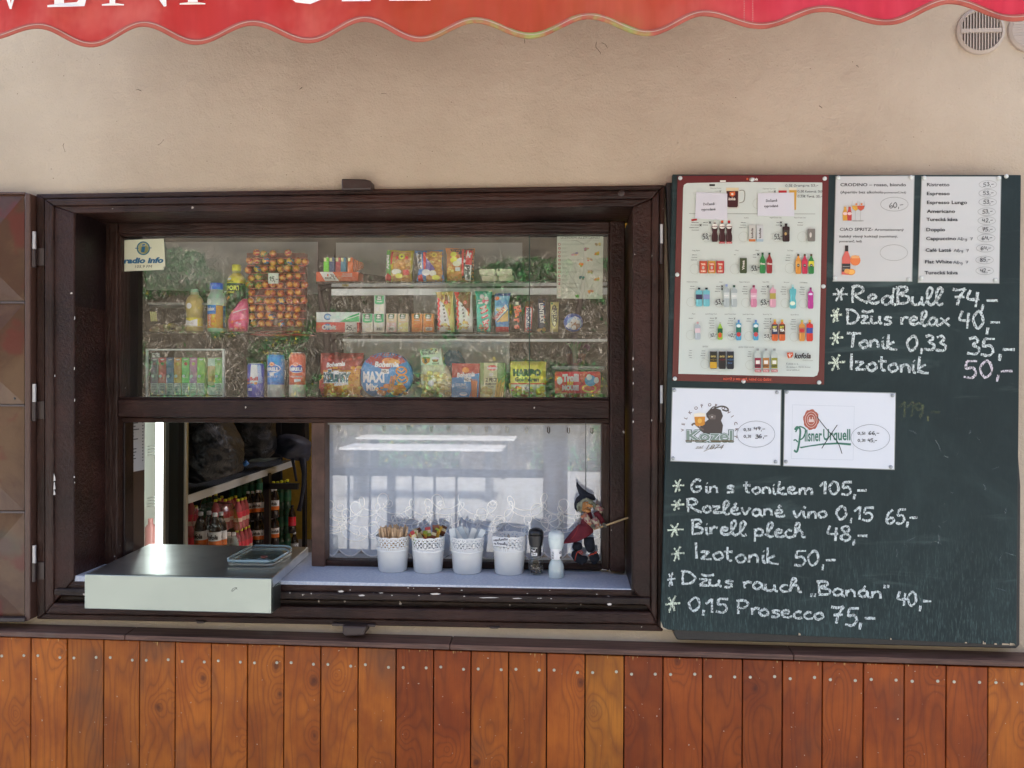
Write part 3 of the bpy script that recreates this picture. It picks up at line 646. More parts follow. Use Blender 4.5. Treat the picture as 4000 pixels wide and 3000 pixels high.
# ---------------- awning ----------------
LOWS = [-60, 355, 765, 1205, 1640, 2070, 2530, 2970, 3460, 3960, 4470]
LOWY = [150, 173, 163, 157, 152, 139, 128, 100, 86, 70, 60]
HIY = [100, 92, 88, 73, 78, 62, 50, 33, 2, -4, -15]   # crest between low k and k+1
def awn_edge(x):
    for k in range(len(LOWS) - 1):
        if LOWS[k] <= x <= LOWS[k + 1]:
            t = (x - LOWS[k]) / (LOWS[k + 1] - LOWS[k]); h = HIY[k]; l = LOWY[k] if t < .5 else LOWY[k + 1]
            return h + (l - h) * (.5 + .5 * math.cos(2 * math.pi * t))
    return LOWY[0]
def awny(x): return -.62 - .15 * x / 4000
def awning():
    ct = P(2000, 100, awny(2000))
    t = thing('awning', (ct.x, -.65, ct.z), 'faded red fabric awning with scalloped valance and white lettering', 'awning')
    m, nt, b = mat_new('red_awning_fabric'); p = pos_(nt); sx = nd(nt, 'ShaderNodeSeparateXYZ'); nt.links.new(p, sx.inputs[0])
    n = noise_(nt, p, 4.5, 4, .6); st = noise_(nt, pos_(nt, (1, 1, .1)), 60, 3, .6)
    c = mix_(nt, smooth_(nt, n, .38, .62), (.70, .05, .045), (.80, .15, .12)); c = mix_(nt, math_(nt, 'MULTIPLY', smooth_(nt, st, .5, .8), .25), c, (.55, .05, .04))
    xm = sx.outputs[0]; band = math_(nt, 'MULTIPLY', smooth_(nt, xm, -.55, -.25), smooth_(nt, xm, .34, .10)); band = math_(nt, 'MULTIPLY', band, math_(nt, 'MULTIPLY_ADD', st, .5, .55))
    c = mix_(nt, math_(nt, 'MULTIPLY', band, .85), c, (.55, .10, .03)); c = mix_(nt, math_(nt, 'MULTIPLY', smooth_(nt, xm, .15, .45), .8), c, (.80, .035, .09))
    e = noise_(nt, pos_(nt, (1, 1, .5)), 12, 4, .6); low = smooth_(nt, sx.outputs[2], 2.31, 2.22); gm = math_(nt, 'MULTIPLY', math_(nt, 'MULTIPLY', smooth_(nt, e, .45, .7), band), low)
    c = mix_(nt, math_(nt, 'MULTIPLY', gm, .8), c, (.30, .32, .08))
    nt.links.new(c, b.inputs['Base Color']); b.inputs['Roughness'].default_value = .8
    tr = nd(nt, 'ShaderNodeBsdfTranslucent'); nt.links.new(c, tr.inputs[0]); mx = nd(nt, 'ShaderNodeMixShader'); mx.inputs[0].default_value = .4
    out = nt.nodes['Material Output']; nt.links.new(b.outputs[0], mx.inputs[1]); nt.links.new(tr.outputs[0], mx.inputs[2]); nt.links.new(mx.outputs[0], out.inputs[0])
    bump_(nt, b, st, .15, .002)
    N = 300; xs = [-60 + 4530 * i / N for i in range(N + 1)]; ztop = 2.50
    wav = lambda x, f: awny(x) - .012 * f * math.sin(x / 70.0) - .006 * f * math.sin(x / 23.0)
    mb = MB(); rows = 6
    for x in xs:
        pe = P(x, awn_edge(x), wav(x, 1)); tp = P(x, 0, awny(x))
        for r in range(rows + 1):
            f = r / rows; z = pe.z + (ztop - pe.z) * f; mb.addv((pe.x, wav(x, 1 - f), z))
    for i in range(N):
        for r in range(rows): a = i * (rows + 1) + r; mb.face((a, a + rows + 1, a + rows + 2, a + 1))
    mb.build('valance', m, t, smooth=True)
    mb = MB(); mb.tube([(P(x, awn_edge(x) + 1, wav(x, 1) - .001), .0062) for x in xs], 8, .6)
    em, nt, b = mat_new('awning_edge_binding'); q = pos_(nt); sx = nd(nt, 'ShaderNodeSeparateXYZ'); nt.links.new(q, sx.inputs[0]); nn = noise_(nt, q, 14, 3, .6)
    bd = math_(nt, 'MULTIPLY', smooth_(nt, sx.outputs[0], -.32, -.15), smooth_(nt, sx.outputs[0], .25, .10)); c = mix_(nt, math_(nt, 'MULTIPLY', bd, smooth_(nt, nn, .4, .6)), (.42, .10, .07), (.30, .33, .10)); nt.links.new(c, b.inputs['Base Color']); b.inputs['Roughness'].default_value = .85
    mb.build('edge_binding', em, t, smooth=True)
    # stitching
    s = MB()
    for i in range(0, N * 3):
        x = -60 + 4530 * i / (N * 3); y = awn_edge(x) - 5
        s.poly([P(x, y, wav(x, 1) - .0078), P(x, y + 2, wav(x, 1) - .0078), P(x + 7, y + 2, wav(x + 7, 1) - .0078), P(x + 7, y, wav(x + 7, 1) - .0078)])
    for x in (2906, 2940):
        for k in range(14): y = k * 7 - 10; s.poly([P(x, y, awny(x) - .018), P(x, y + 4, awny(x) - .018), P(x + 1.5, y + 4, awny(x) - .018), P(x + 1.5, y, awny(x) - .018)])
    s.build('stitching', plain('pale_thread', (.5, .38, .3), .8), t, kind='stuff')
    # canopy back to the wall and roller bar
    a, b_ = P(-60, 0, awny(-60)), P(4470, 0, awny(4470)); zc = 2.98
    mb = MB(); i0 = [mb.addv(v) for v in ((a.x, a.y, ztop), (b_.x, b_.y, ztop), (b_.x, 0, zc), (a.x, 0, zc))]; mb.face(i0); cm, nt, b = mat_new('canopy_fabric'); b.inputs['Base Color'].default_value = (.38, .17, .13, 1); b.inputs['Roughness'].default_value = .9; mb.build('canopy', cm, t)
    MB().tube([((a.x, a.y, ztop), .018), ((b_.x, b_.y, ztop), .018)], 10).build('front_bar', M_WHITE, t, smooth=True)
    # lettering  (only the feet of the letters hang into view)
    pr = Print(lambda x, y, o: P(x, y, wav(x, .6) - .012 - o)); W = 'ece6dc'
    def K(x): return x * .9042
    def serif(x0, x1, yb, h=9): pr.poly([(x0, yb), (x1, yb - 1), (x1, yb - h * .6), ((x0 + x1) / 2 + (x1 - x0) * .2, yb - h), ((x0 + x1) / 2 - (x1 - x0) * .2, yb - h), (x0, yb - h * .6)], W)
    top = -290
    pr.poly([(38, 35), (44, 35), (140, top), (100, top)], W); pr.poly([(38, 35), (46, 35), (-15, top), (-75, top)], W)      # V
    pr.poly([(185, 28), (330, 24), (345, -35), (335, -36), (300, 8), (250, 12), (250, top), (212, top), (212, 17), (185, 20)], W)  # E
    serif(398, 484, 22); pr.poly([(428, 14), (450, 14), (450, top), (428, top)], W); pr.poly([(640, 26), (650, 24), (650, top), (628, top), (628, -30), (470, top), (425, top)], W)  # N
    serif(702, 802, 18); pr.poly([(734, 8), (772, 8), (772, top), (734, top)], W)    # I
    pr.line([(1300, -70), (1270, -20), (1210, 4), (1160, -2), (1110, -40), (1090, -120), (1110, -220), (1200, -280), (1290, -250)], 24, W)   # C
    serif(1335, 1448, 5); serif(1520, 1682, 3)
    pr.poly([(1380, -2), (1396, -2), (1500, top), (1480, top)], W); pr.poly([(1570, -4), (1630, -6), (1520, top), (1480, top)], W)   # A
    pr.build('lettering', tint('white_awning_paint', .7), t)
awning()
# ---------------- vents ----------------
def vent(cx, cy_, r, horizontal, label):
    p = P(cx, cy_, -.006); k = SC(0); t = thing('vent_grille', p, label, 'vent', 'round ventilation grilles near the eaves'); wm = plain('painted_vent', (.46, .38, .31), .6)
    mb = MB(); rg = []
    for rr, d in ((r * 1.16, .006), (r * 1.14, 0), (r * 1.0, -.004), (r * .97, .0), (r * .95, .012)): rg.append([(p.x + rr * k * math.cos(2 * math.pi * j / 40), d - .006, p.z + rr * k * math.sin(2 * math.pi * j / 40)) for j in range(40)])
    mb.rings(rg, cap=False); mb.build('rim', wm, t, smooth=50)
    s = MB(); s.poly([(p.x + r * k * math.cos(2 * math.pi * j / 32), -.0015, p.z + r * k * math.sin(2 * math.pi * j / 32)) for j in range(32)]); s.build('dark_duct', plain('duct_black', (.006, .006, .007), .9), t)
    n = 14
    for i in range(n):
        u = -1 + 2 * (i + .5) / n; u *= .98; h = math.sqrt(1 - u * u) * r * k * .97; x = u * r * k; w_ = r * k * .032
        (MB().box(p.x - h, p.x + h, -.007, -.003, p.z + x - w_ * 2, p.z + x + w_ * 2) if horizontal else MB().box(p.x + x - w_, p.x + x + w_, -.007, -.003, p.z - h, p.z + h)).build('slat', wm, t)
    if not horizontal: MB().box(p.x - r * k * .97, p.x + r * k * .97, -.009, -.0025, p.z - r * k * .10, p.z + r * k * .10).build('cross_bar', wm, t)
vent(3832, 120, 76, False, 'round beige vent with upright slats just under the valance')
vent(4030, 116, 72, True, 'round vent with level slats, cut off by the picture edge')
# ---------------- chalkboard with its writing ----------------
G = {  # single stroke hand: baseline 0, x height .5, capital height 1 ; value = (advance, strokes)
'*': (1.0, [[(0, .45), (.45, .5), (.9, .52)], [(.62, .95), (.4, .5), (.2, 0)], [(.2, .85), (.42, .5), (.55, .08)]]),
'R': (.70, [[(.08, 0), (.06, .5), (.08, 1)], [(0, .93), (.3, 1), (.48, .8), (.35, .58), (.1, .5)], [(.12, .5), (.35, .22), (.68, .02)]]),
'e': (.50, [[(.05, .24), (.3, .3), (.36, .44), (.22, .52), (.07, .34), (.12, .06), (.32, 0), (.5, .12)]]),
'd': (.58, [[(.42, .4), (.22, .52), (.04, .26), (.16, 0), (.36, .14), (.46, .5)], [(.5, 1), (.44, .5), (.46, .08), (.6, 0)]]),
'B': (.62, [[(.1, 0), (.08, .5), (.1, 1)], [(0, .95), (.35, 1), (.44, .78), (.12, .54), (.5, .42), (.46, .08), (.06, 0)]]),
'u': (.56, [[(.05, .5), (.05, .12), (.2, 0), (.38, .15), (.42, .5)], [(.42, .5), (.43, .08), (.54, 0)]]),
'l': (.36, [[(.0, .1), (.2, .5), (.3, .88), (.18, 1), (.08, .75), (.1, .2), (.22, 0), (.36, .1)]]),
'L': (.26, [[(.1, 1), (.08, .5), (.1, .05), (.22, .0)]]),
'D': (.68, [[(.1, 0), (.08, .5), (.1, 1)], [(0, .97), (.35, .9), (.58, .5), (.4, .1), (.04, 0)]]),
'z': (.46, [[(.02, .47), (.36, .5)], [(.36, .5), (.04, .02)], [(.04, .02), (.44, .04)]]),
'ž': (.46, [[(.02, .47), (.36, .5)], [(.36, .5), (.04, .02)], [(.04, .02), (.44, .04)], [(.1, .86), (.3, .76), (.62, .88)]]),
's': (.44, [[(.38, .46), (.2, .52), (.08, .4), (.32, .22), (.28, .04), (.03, .02)]]),
'r': (.38, [[(.05, .5), (.07, 0)], [(.07, .28), (.2, .5), (.36, .45)]]),
'a': (.54, [[(.38, .42), (.2, .52), (.04, .25), (.16, 0), (.34, .14), (.4, .45)], [(.4, .48), (.41, .08), (.53, 0)]]),
'á': (.54, [[(.38, .42), (.2, .52), (.04, .25), (.16, 0), (.34, .14), (.4, .45)], [(.4, .48), (.41, .08), (.53, 0)], [(.25, .65), (.32, .85)]]),
'x': (.50, [[(.02, .5), (.46, -.04)], [(.42, .52), (.0, 0)]]),
'T': (.58, [[(0, .96), (.3, .96), (.62, 1)], [(.3, .97), (.28, 0)]]),
'o': (.47, [[(.24, .5), (.03, .27), (.18, 0), (.4, .2), (.32, .47), (.22, .5)]]),
'n': (.48, [[(.05, .5), (.05, 0)], [(.05, .28), (.2, .5), (.35, .4), (.38, 0)]]),
'm': (.72, [[(.05, .5), (.05, 0)], [(.05, .28), (.17, .5), (.3, .4), (.32, 0)], [(.32, .28), (.46, .5), (.6, .4), (.63, 0)]]),
'i': (.24, [[(.08, .5), (.1, .08), (.2, 0)], [(.1, .74), (.13, .70)]]),
'í': (.24, [[(.08, .5), (.1, .08), (.2, 0)], [(.1, .68), (.16, .84)]]),
'k': (.50, [[(.08, 1), (.05, 0)], [(.34, .52), (.08, .26), (.2, .04), (.48, 0)]]),
'I': (.24, [[(.08, 1), (.08, 0)]]),
't': (.40, [[(.15, .86), (.14, .12), (.3, 0)], [(0, .55), (.34, .57)]]),
'G': (.66, [[(.48, .86), (.3, 1), (.05, .5), (.2, .02), (.46, .12), (.5, .42), (.26, .42)]]),
'v': (.46, [[(.02, .5), (.18, 0), (.4, .52)]]),
'é': (.50, [[(.05, .24), (.3, .3), (.36, .44), (.22, .52), (.07, .34), (.12, .06), (.32, 0), (.5, .12)], [(.2, .66), (.3, .86)]]),
'p': (.50, [[(.06, .5), (.04, -.4)], [(.06, .3), (.2, .5), (.38, .4), (.34, .06), (.08, .04)]]),
'c': (.42, [[(.34, .45), (.2, .5), (.04, .25), (.16, 0), (.4, .08)]]),
'h': (.52, [[(.0, .1), (.2, .6), (.26, .92), (.14, .98), (.07, .6), (.06, 0)], [(.07, .25), (.22, .5), (.36, .38), (.38, .04), (.52, .04)]]),
'P': (.56, [[(.1, 0), (.08, .5), (.1, 1)], [(0, .95), (.34, 1), (.5, .75), (.34, .48), (.1, .45)]]),
',': (.22, [[(.12, .12), (.08, -.28)]]),
'-': (.52, [[(.02, .4), (.46, .42)]]),
'"': (.28, [[(.06, 1.05), (.04, .78)], [(.2, 1.07), (.18, .8)]]),
'„': (.28, [[(.06, .05), (.04, -.22)], [(.2, .07), (.18, -.2)]]),
' ': (.34, []),
'0': (.58, [[(.28, 1), (.05, .55), (.22, 0), (.48, .35), (.42, .88), (.26, 1)]]),
'1': (.38, [[(.0, .6), (.26, 1)], [(.26, 1), (.24, 0)]]),
'2': (.52, [[(.06, .8), (.24, 1), (.42, .8), (.28, .4), (.02, 0)], [(.02, 0), (.48, .03)]]),
'3': (.52, [[(.06, .9), (.28, 1), (.38, .78), (.2, .56), (.44, .36), (.34, .04), (.0, .06)]]),
'4': (.56, [[(.12, 1), (.02, .5), (.3, .45), (.48, .5)], [(.4, .9), (.36, 0)]]),
'5': (.56, [[(.14, .98), (.1, .55), (.34, .6), (.46, .3), (.3, 0), (.0, .06)], [(.14, .98), (.52, 1)]]),
'6': (.54, [[(.36, 1), (.12, .7), (.04, .25), (.2, 0), (.44, .2), (.34, .45), (.08, .3)]]),
'7': (.56, [[(.0, .94), (.25, .9), (.5, 1)], [(.5, 1), (.3, .5), (.22, 0)], [(.1, .48), (.48, .52)]]),
'8': (.54, [[(.26, .54), (.08, .78), (.26, 1), (.42, .8), (.24, .5), (.04, .22), (.24, 0), (.46, .22), (.26, .54)]]),
'9': (.52, [[(.4, .8), (.22, 1), (.05, .75), (.2, .52), (.4, .7), (.42, .9)], [(.42, .9), (.38, .4), (.24, 0)]]),
'A': (.62, [[(.0, 0), (.28, 1), (.55, 0)], [(.1, .36), (.48, .38)]]),
'g': (.5, [[(.36, .42), (.2, .5), (.04, .25), (.18, .02), (.36, .2)], [(.38, .5), (.36, -.25), (.1, -.3)]]),
'y': (.5, [[(.04, .5), (.1, .1), (.32, .12)], [(.4, .5), (.3, -.2), (.06, -.3)]]),
'K': (.5, [[(.08, 1), (.05, 0)], [(.42, .9), (.08, .45), (.48, .0)]]),
'O': (.62, [[(.28, 1), (.04, .5), (.24, 0), (.52, .4), (.42, .9), (.26, 1)]]),
'.': (.2, [[(.06, .04), (.1, .0)]]), 'b': (.5, [[(.08, 1), (.06, 0)], [(.06, .3), (.24, .5), (.4, .3), (.26, 0), (.07, .04)]]),
}
def hand(pr, s, x0, yb0, x1, yb1, cap, w_, c, jit=.035, rough=.3):
    """write s by hand between x0 and x1; baseline yb0->yb1"""
    tot = sum(G[ch][0] for ch in s); k = (x1 - x0) / (tot - .08); u = 0
    for ch in s:
        adv, st = G[ch]
        jx, jy = random.uniform(-jit, jit), random.uniform(-jit, jit) * 1.5; sk = random.uniform(-.03, .05)
        for q in st:
            pts = [(u + a + jx + sk * b, b + jy) for a, b in q]; pts = spline(pts, 5) if len(pts) > 2 else [pts[0], ((pts[0][0] + pts[1][0]) / 2, (pts[0][1] + pts[1][1]) / 2), pts[1]]
            out = []
            for a, b in pts: x = x0 + a * k; out.append((x, yb0 + (yb1 - yb0) * (x - x0) / (x1 - x0) - b * cap))
            pr.line(out, w_, c, rough=rough)
        u += adv
YB = -.052
def board():
    b0 = P(3290, 2500, YB)
    t = thing('chalkboard', b0, 'large dark green chalkboard price list hanging right of the window', 'chalkboard')
    TL, TR, BR, BL = (2627, 681), (3989, 683), (3971, 2521), (2580, 2452)
    MB().slab([TL, (2604, 1600), (2581, 2435), (2583, 2450), (2594, 2460), BR, TR], YB, YB + .014).build('writing_panel', M_BOARD, t, bevel=.0015)
    MB().slab([(2603, 712), (2628, 1500), (2632, 2478), (2645, 2500), (3970, 2534), (3984, 2520), (3988, 1900), (3900, 712)], YB + .016, -.004).build('backing_shutter', plain('black_shutter_edge', (.012, .011, .012), .45, bump=.5, bs=50), t, bevel=.003)
    # worn corners and chips at the lower edge
    s = MB(); random.seed(5)
    for x, w_, h in [(3120, 8, 12), (3478, 5, 9), (3770, 8, 7), (3840, 4, 16), (3846, 5, 10), (3885, 10, 8), (3915, 30, 9), (3945, 22, 12), (3955, 12, 6)]:
        y = 2455 + (x - 2580) * .0478; s.poly([P(x, y - h + 3, YB - .0008), P(x - 1, y + 1, YB - .0008), P(x + w_, y + 1, YB - .0008), P(x + w_ * .8, y - h * .5, YB - .0008)])
    s.poly([P(2581, 2425, YB - .0008), P(2582, 2450, YB - .0008), P(2594, 2460, YB - .0008), P(2612, 2461, YB - .0008), P(2590, 2450, YB - .0008)])
    s.build('edge_chips', plain('raw_plywood', (.45, .36, .25), .8), t, kind='stuff')
    W = 'd2dcda'; W2 = 'd9e4cf'; i = 0
    rows = [
        ('*', 3252, 1176, 3312, 1180, 58, 8, W, 0), ('RedBull', 3319, 1186, 3676, 1192, 66, 9.5, W, 0), ('74,-', 3717, 1193, 3897, 1200, 66, 9.5, W, 0),
        ('*', 3247, 1262, 3292, 1262, 60, 9, W2, 0), ('Džus relax', 3302, 1262, 3707, 1274, 58, 9, W, 0), ('40,-', 3748, 1282, 3905, 1290, 68, 9.5, W, 0),
        ('*', 3240, 1346, 3294, 1346, 56, 8, W2, 0), ('Tonik 0,33', 3306, 1354, 3694, 1374, 58, 9.5, W, 0), ('35,-', 3778, 1384, 3962, 1392, 66, 9.5, W, 0),
        ('*', 3236, 1448, 3304, 1448, 66, 8, W2, 0), ('Izotonik', 3316, 1443, 3622, 1457, 64, 9.5, W, 0), ('50,-', 3766, 1474, 3955, 1476, 66, 9, 'd6cfd6', 0),
        ('*', 2628, 1921, 2674, 1921, 54, 7, W2, 0), ('Gin s tonikem 105,-', 2695, 1922, 3385, 1936, 50, 8.5, W, 0),
        ('*', 2622, 1994, 2674, 1994, 46, 7, W2, 0), ('Rozlévané víno 0,15', 2682, 2000, 3408, 2034, 52, 8.5, W, 0), ('65,-', 3460, 2046, 3582, 2048, 56, 8.5, W, 0),
        ('*', 2610, 2095, 2674, 2095, 56, 7, W2, 0), ('Birell plech', 2698, 2083, 3141, 2102, 56, 8.5, W, 0), ('48,-', 3230, 2110, 3385, 2118, 58, 8.5, W, 0),
        ('*', 2621, 2190, 2674, 2190, 60, 7, W2, 0), ('Izotonik', 2712, 2184, 3038, 2204, 62, 8.5, W, 0), ('50,-', 3100, 2210, 3264, 2212, 58, 8.5, W, 0),
        ('*', 2605, 2294, 2638, 2294, 60, 6.5, W, 0), ('Džus rauch „Banán"', 2660, 2280, 3470, 2340, 52, 8.5, W, 0), ('40,-', 3502, 2366, 3634, 2372, 56, 8.5, W, 0),
        ('*', 2599, 2390, 2658, 2390, 68, 7.5, W2, 0), ('0,15 Prosecco', 2684, 2384, 3213, 2422, 54, 8.5, W, 0), ('75,-', 3245, 2436, 3415, 2444, 68, 9.5, W, 0)]
    random.seed(11)
    for s_, x0, y0, x1, y1, cap, w_, c, _ in rows:
        tot = sum(G[ch][0] for ch in s_) - .08; k = (x1 - x0) / tot; u = 0
        for wd in s_.split(' '):
            L = sum(G[ch][0] for ch in wd); a, b_ = x0 + u * k, x0 + (u + L - .08) * k; ya, yb_ = [y0 + (y1 - y0) * (q - x0) / (x1 - x0) for q in (a, b_)]; u += L + G[' '][0]
            pr = Print(flat(YB - .0006), step=.00002); hand(pr, wd, a, ya, b_, yb_, cap, w_ * 1.05, c)
            pr.build('chalk_star' if wd == '*' else 'chalk_writing', M_CHALK, t)
    gm = tint('faint_chalk', .9, alpha=.10)
    pr = Print(flat(YB - .0004), step=.00002)
    hand(pr, '119,-', 3510, 1625, 3672, 1632, 58, 9, 'a8b070'); 
    for k in range(26):
        x, y = random.uniform(3450, 3950), random.uniform(1650, 2400); a = random.uniform(0, 6.28); l = random.uniform(8, 45)
        pr.line(spline([(x, y), (x + l * .5 * math.cos(a) + 4, y + l * .5 * math.sin(a)), (x + l * math.cos(a), y + l * math.sin(a))], 4), random.uniform(1.5, 5), 'c8dcdc')
    pr.build('faint_old_chalk', gm, t, kind='stuff')
    return t
board()
# ---------------- sheets pinned to the board ----------------
PINM = plain('clear_white_pin', (.62, .66, .62), .25, coat=.6, spec=.8)
def pin(x, y, where, m=PINM, r=8.2, yy=YB):
    p = P(x, y, yy - .002); k = SC(yy); mb = MB()
    mb.rings([[(p.x + rr * k * math.cos(2 * math.pi * j / 14), p.y + d, p.z + rr * k * math.sin(2 * math.pi * j / 14)) for j in range(14)] for rr, d in ((r * .3, -.0045), (r * .75, -.0038), (r, -.0018), (r, 0))][::-1])
    mb.build('push_pin', m, smooth=True, label=where, cat='pin', group='round pins holding the sheets on the chalkboard', origin=p)
def sheet(name, pts, label, cat, m, y=YB - .0012, th=.0006, group=None, sleeve=None):
    t = thing(name, P(sum(p[0] for p in pts) / len(pts), max(p[1] for p in pts), y), label, cat, group)
    if sleeve:
        c = [sum(p[i] for p in pts) / len(pts) for i in (0, 1)]
        MB().slab([(p[0] + (sleeve if p[0] > c[0] else -sleeve), p[1] + (sleeve if p[1] > c[1] else -sleeve)) for p in pts], y + .0002, y + .0008).build('plastic_sleeve', plain('sleeve_edge', (.32, .35, .33), .25, spec=.8), t, bevel=.0004)
    MB().slab(pts, y - .0004, y + .0001).build('paper', m, t)
    return t
WP = plain('white_paper_grey', (.58, .59, .57), .55); WPB = plain('white_paper_bright', (.72, .75, .79), .5)
def bottle2d(pr, cx, yt, yb, hw, body, cap, label=None, lt=None, neck=.28, waist=False, liq=None):
    H = yb - yt
    def sh(sc): 
        L = [(hw * .32, .10), (hw * .34, .16), (hw * .9, neck + .04), (hw, neck + .12)] + ([(hw * .72, .55), (hw * .98, .72)] if waist else [(hw * .93, .5)]) + [(hw * .95, .94), (hw * .7, 1)]
        return [(cx - a * sc, yt + H * b) for a, b in L] + [(cx + a * sc, yt + H * b) for a, b in L[::-1]]
    pr.poly(sh(1.0), body)
    if liq: pr.rect(cx - hw * .7, yt + H * .5, cx + hw * .7, yt + H * .93, liq)
    pr.poly([(cx - hw * .62, yt + H * .42), (cx - hw * .62, yt + H * .9), (cx - hw * .42, yt + H * .9), (cx - hw * .42, yt + H * .42)], tuple(min(1, q * 1.35 + .03) for q in srgb(body)))
    pr.rect(cx - hw * .36, yt, cx + hw * .36, yt + H * .10, cap)
    if label: pr.rect(cx - hw * .92, yt + H * .36, cx + hw * .92, yt + H * .62, label)
    if lt: pr.text(lt, cx - hw * .75, yt + H * .52, hw * .4, 'f4f0e8', cx + hw * .75, bold=.02)
def can2d(pr, cx, yt, yb, hw, body, c2, lt, lc='f0ede4', vert=False, band=None):
    H = yb - yt
    pr.poly([(cx - hw * .8, yt), (cx - hw, yt + H * .07), (cx - hw, yb - H * .06), (cx - hw * .8, yb), (cx + hw * .8, yb), (cx + hw, yb - H * .06), (cx + hw, yt + H * .07), (cx + hw * .8, yt)], body)
    pr.rect(cx - hw * .8, yt - 1, cx + hw * .8, yt + H * .04, 'b8b8b4')
    if band: pr.rect(cx - hw * .96, yt + H * band[0], cx + hw * .96, yt + H * band[1], c2)
    if vert: pr.text(lt, cx + hw * .3, yb - H * .22, hw * .7, lc, (cx + hw * .3) + H * .58, bold=.02, rot=90)
    elif lt: pr.text(lt, cx - hw * .75, yt + H * .36, hw * .45, lc, cx + hw * .75, bold=.03)
def drinks_poster():
    T = (2647, 687), (2626, 1487), (3219, 1502), (3237, 683)
    mar, nt, b = mat_new('maroon_poster_border'); sx = nd(nt, 'ShaderNodeSeparateXYZ'); nt.links.new(pos_(nt), sx.inputs[0])
    b.inputs['Base Color'].default_value = (.13, .030, .030, 1); b.inputs['Roughness'].default_value = .25
    t = sheet('drinks_poster', T, 'tall maroon bordered drinks poster with rows of bottles at the top left of the chalkboard', 'poster', mar)
    y = YB - .0018; PW = 'c9d1c8'
    # white field with two round corners
    pr = Print(flat(y), step=.00001)
    pr.poly([(2669, 735), (2672, 722), (2684, 715), (2900, 711), (3212, 713), (3206, 1100), (3198, 1448), (3192, 1466), (3178, 1472), (2650, 1460)][::-1], PW)
    pr.build('white_field', M_PAPER, t)
    X = 'b8bfb0'; K = '1c1a1a'; GR = '5a5c56'
    pr = Print(flat(y - .00005), Z1)
    def opts(x, y0, n, ww=90, dy=33, mirror=0):
        for k in range(n):
            pr.text('Original' if k % 2 else 'Malinovka', x - ww * (.8 + .2 * ((k * 7) % 3) / 2), y0 + k * dy + 5, 8, '3c3c3a', x - 10, bold=.04); pr.ring(x + 12, y0 + k * dy, 11, 12, 1.3, X)
    def circ(x, y0, r=64): pr.ring(x, y0, r, r * 1.02, 3, 'a9ac9c')
    pr.text('kofola', 1086, 148, 34, 'f0ece0', 1196, bold=.03, shear=.2); pr.ell(1060, 130, 14, 14, 'c8603a')
    pr.text('Čepovaná Kofola', 580, 256, 15, GR, 720); pr.text('Čepovaný Top Topic', 1258, 262, 15, GR, 1430)
    pr.text('Original', 636, 292, 10, GR, 690); pr.text('Malinovka', 1330, 294, 10, GR, 1400)
    # beer mug
    pr.poly([(783, 240), (790, 500), (812, 515), (925, 515), (950, 498), (950, 240)], 'c5c2b4'); pr.poly([(788, 262), (797, 485), (818, 498), (925, 498), (938, 480), (942, 262)], '3f0d12'); pr.poly([(786, 245), (786, 285), (944, 285), (946, 245)], 'd8c49a')
    pr.line(spline([(955, 282), (1000, 276), (1025, 300), (1024, 380), (1005, 425), (955, 440)], 5), 12, '8f9284'); pr.line(spline([(955, 296), (1000, 292), (1012, 320), (1010, 380), (990, 410), (955, 425)], 5), 3, 'e8e8dc')
    pr.poly([(830, 300), (900, 290), (902, 335), (868, 362), (832, 345)], 'd2622c'); pr.ell(864, 325, 16, 14, 'eadbc8'); pr.text('kofola', 815, 404, 36, 'e8dccb', 905, bold=.03, shear=.2)
    # two half hidden glasses
    pr.poly([(1462, 242), (1466, 310), (1570, 310), (1572, 242)], 'cfcfbf'); pr.rect(1465, 278, 1570, 312, 'b8242c')
    pr.poly([(1598, 242), (1606, 320), (1640, 420), (1655, 530), (1690, 530), (1692, 400), (1702, 242)], 'd2a03c'); pr.rect(1600, 242, 1701, 275, 'e2dcc4')
    circ(1195, 450); pr.line([(305, 579), (1940, 583)], 4, '4a4a3c')
    pr.line([(700, 280), (708, 304), (718, 276)], 6, K); pr.line([(1404, 278), (1428, 304)], 6, K); pr.line([(1428, 278), (1406, 304)], 6, K)
    pr.rect(568, 196, 640, 222, K); pr.rect(706, 148, 780, 168, 'e6e4da'); pr.poly([(333, 652), (406, 642), (408, 668), (336, 678)], 'a82c2c')
    for tt, x, yy, w_ in (('Kofola', 1018, 640, 58), ('Royal Crown Cola', 1352, 638, 150), ('Royal Crown Cola', 1668, 638, 148), ('Targa Florio', 343, 1064, 102), ('Vinea', 898, 1062, 48), ('Vinea', 1163, 1062, 48), ('Top Topic', 1576, 1064, 80), ('Klášterná Kalcia', 275, 1470, 138), ('Rajec', 700, 1472, 44), ('Rajec ochucený', 958, 1472, 132), ('Rajec BIO', 1260, 1472, 80), ('Korunní', 1535, 1476, 68), ('Ondrášovka', 1738, 1480, 100)):
        pr.text(tt, x, yy, 16, GR, x + w_)
    opts(440, 692, 4, 130); opts(560, 692, 2); opts(1048, 693, 3); opts(1510, 693, 2); opts(1788, 693, 2); opts(418, 1112, 3); opts(920, 1110, 1, 40); opts(1185, 1110, 2, 60); opts(1624, 1116, 3, 70)
    for a in ((532, 882), (1012, 880), (1448, 880), (1775, 880), (380, 1297), (900, 1297), (1165, 1300), (1612, 1287)): circ(*a)
    for cx, c in ((637, 'c9cfc0'), (733, 'd2562c'), (822, 'c01c24')): bottle2d(pr, cx, 668, 945, 42, '3a1517', c, None, None, neck=.18, waist=True); pr.ell(cx, 742, 38, 34, 'e4e0d4'); pr.text('kofola', cx - 34, 752, 18, '5a2020', cx + 34, bold=.03, shear=.2)
    for cx in (730, 824): pr.rect(cx - 38, 944, cx + 38, 968, 'b02a2c'); pr.text('NOVINKA', cx - 32, 964, 14, 'f0e0d8', cx + 32)
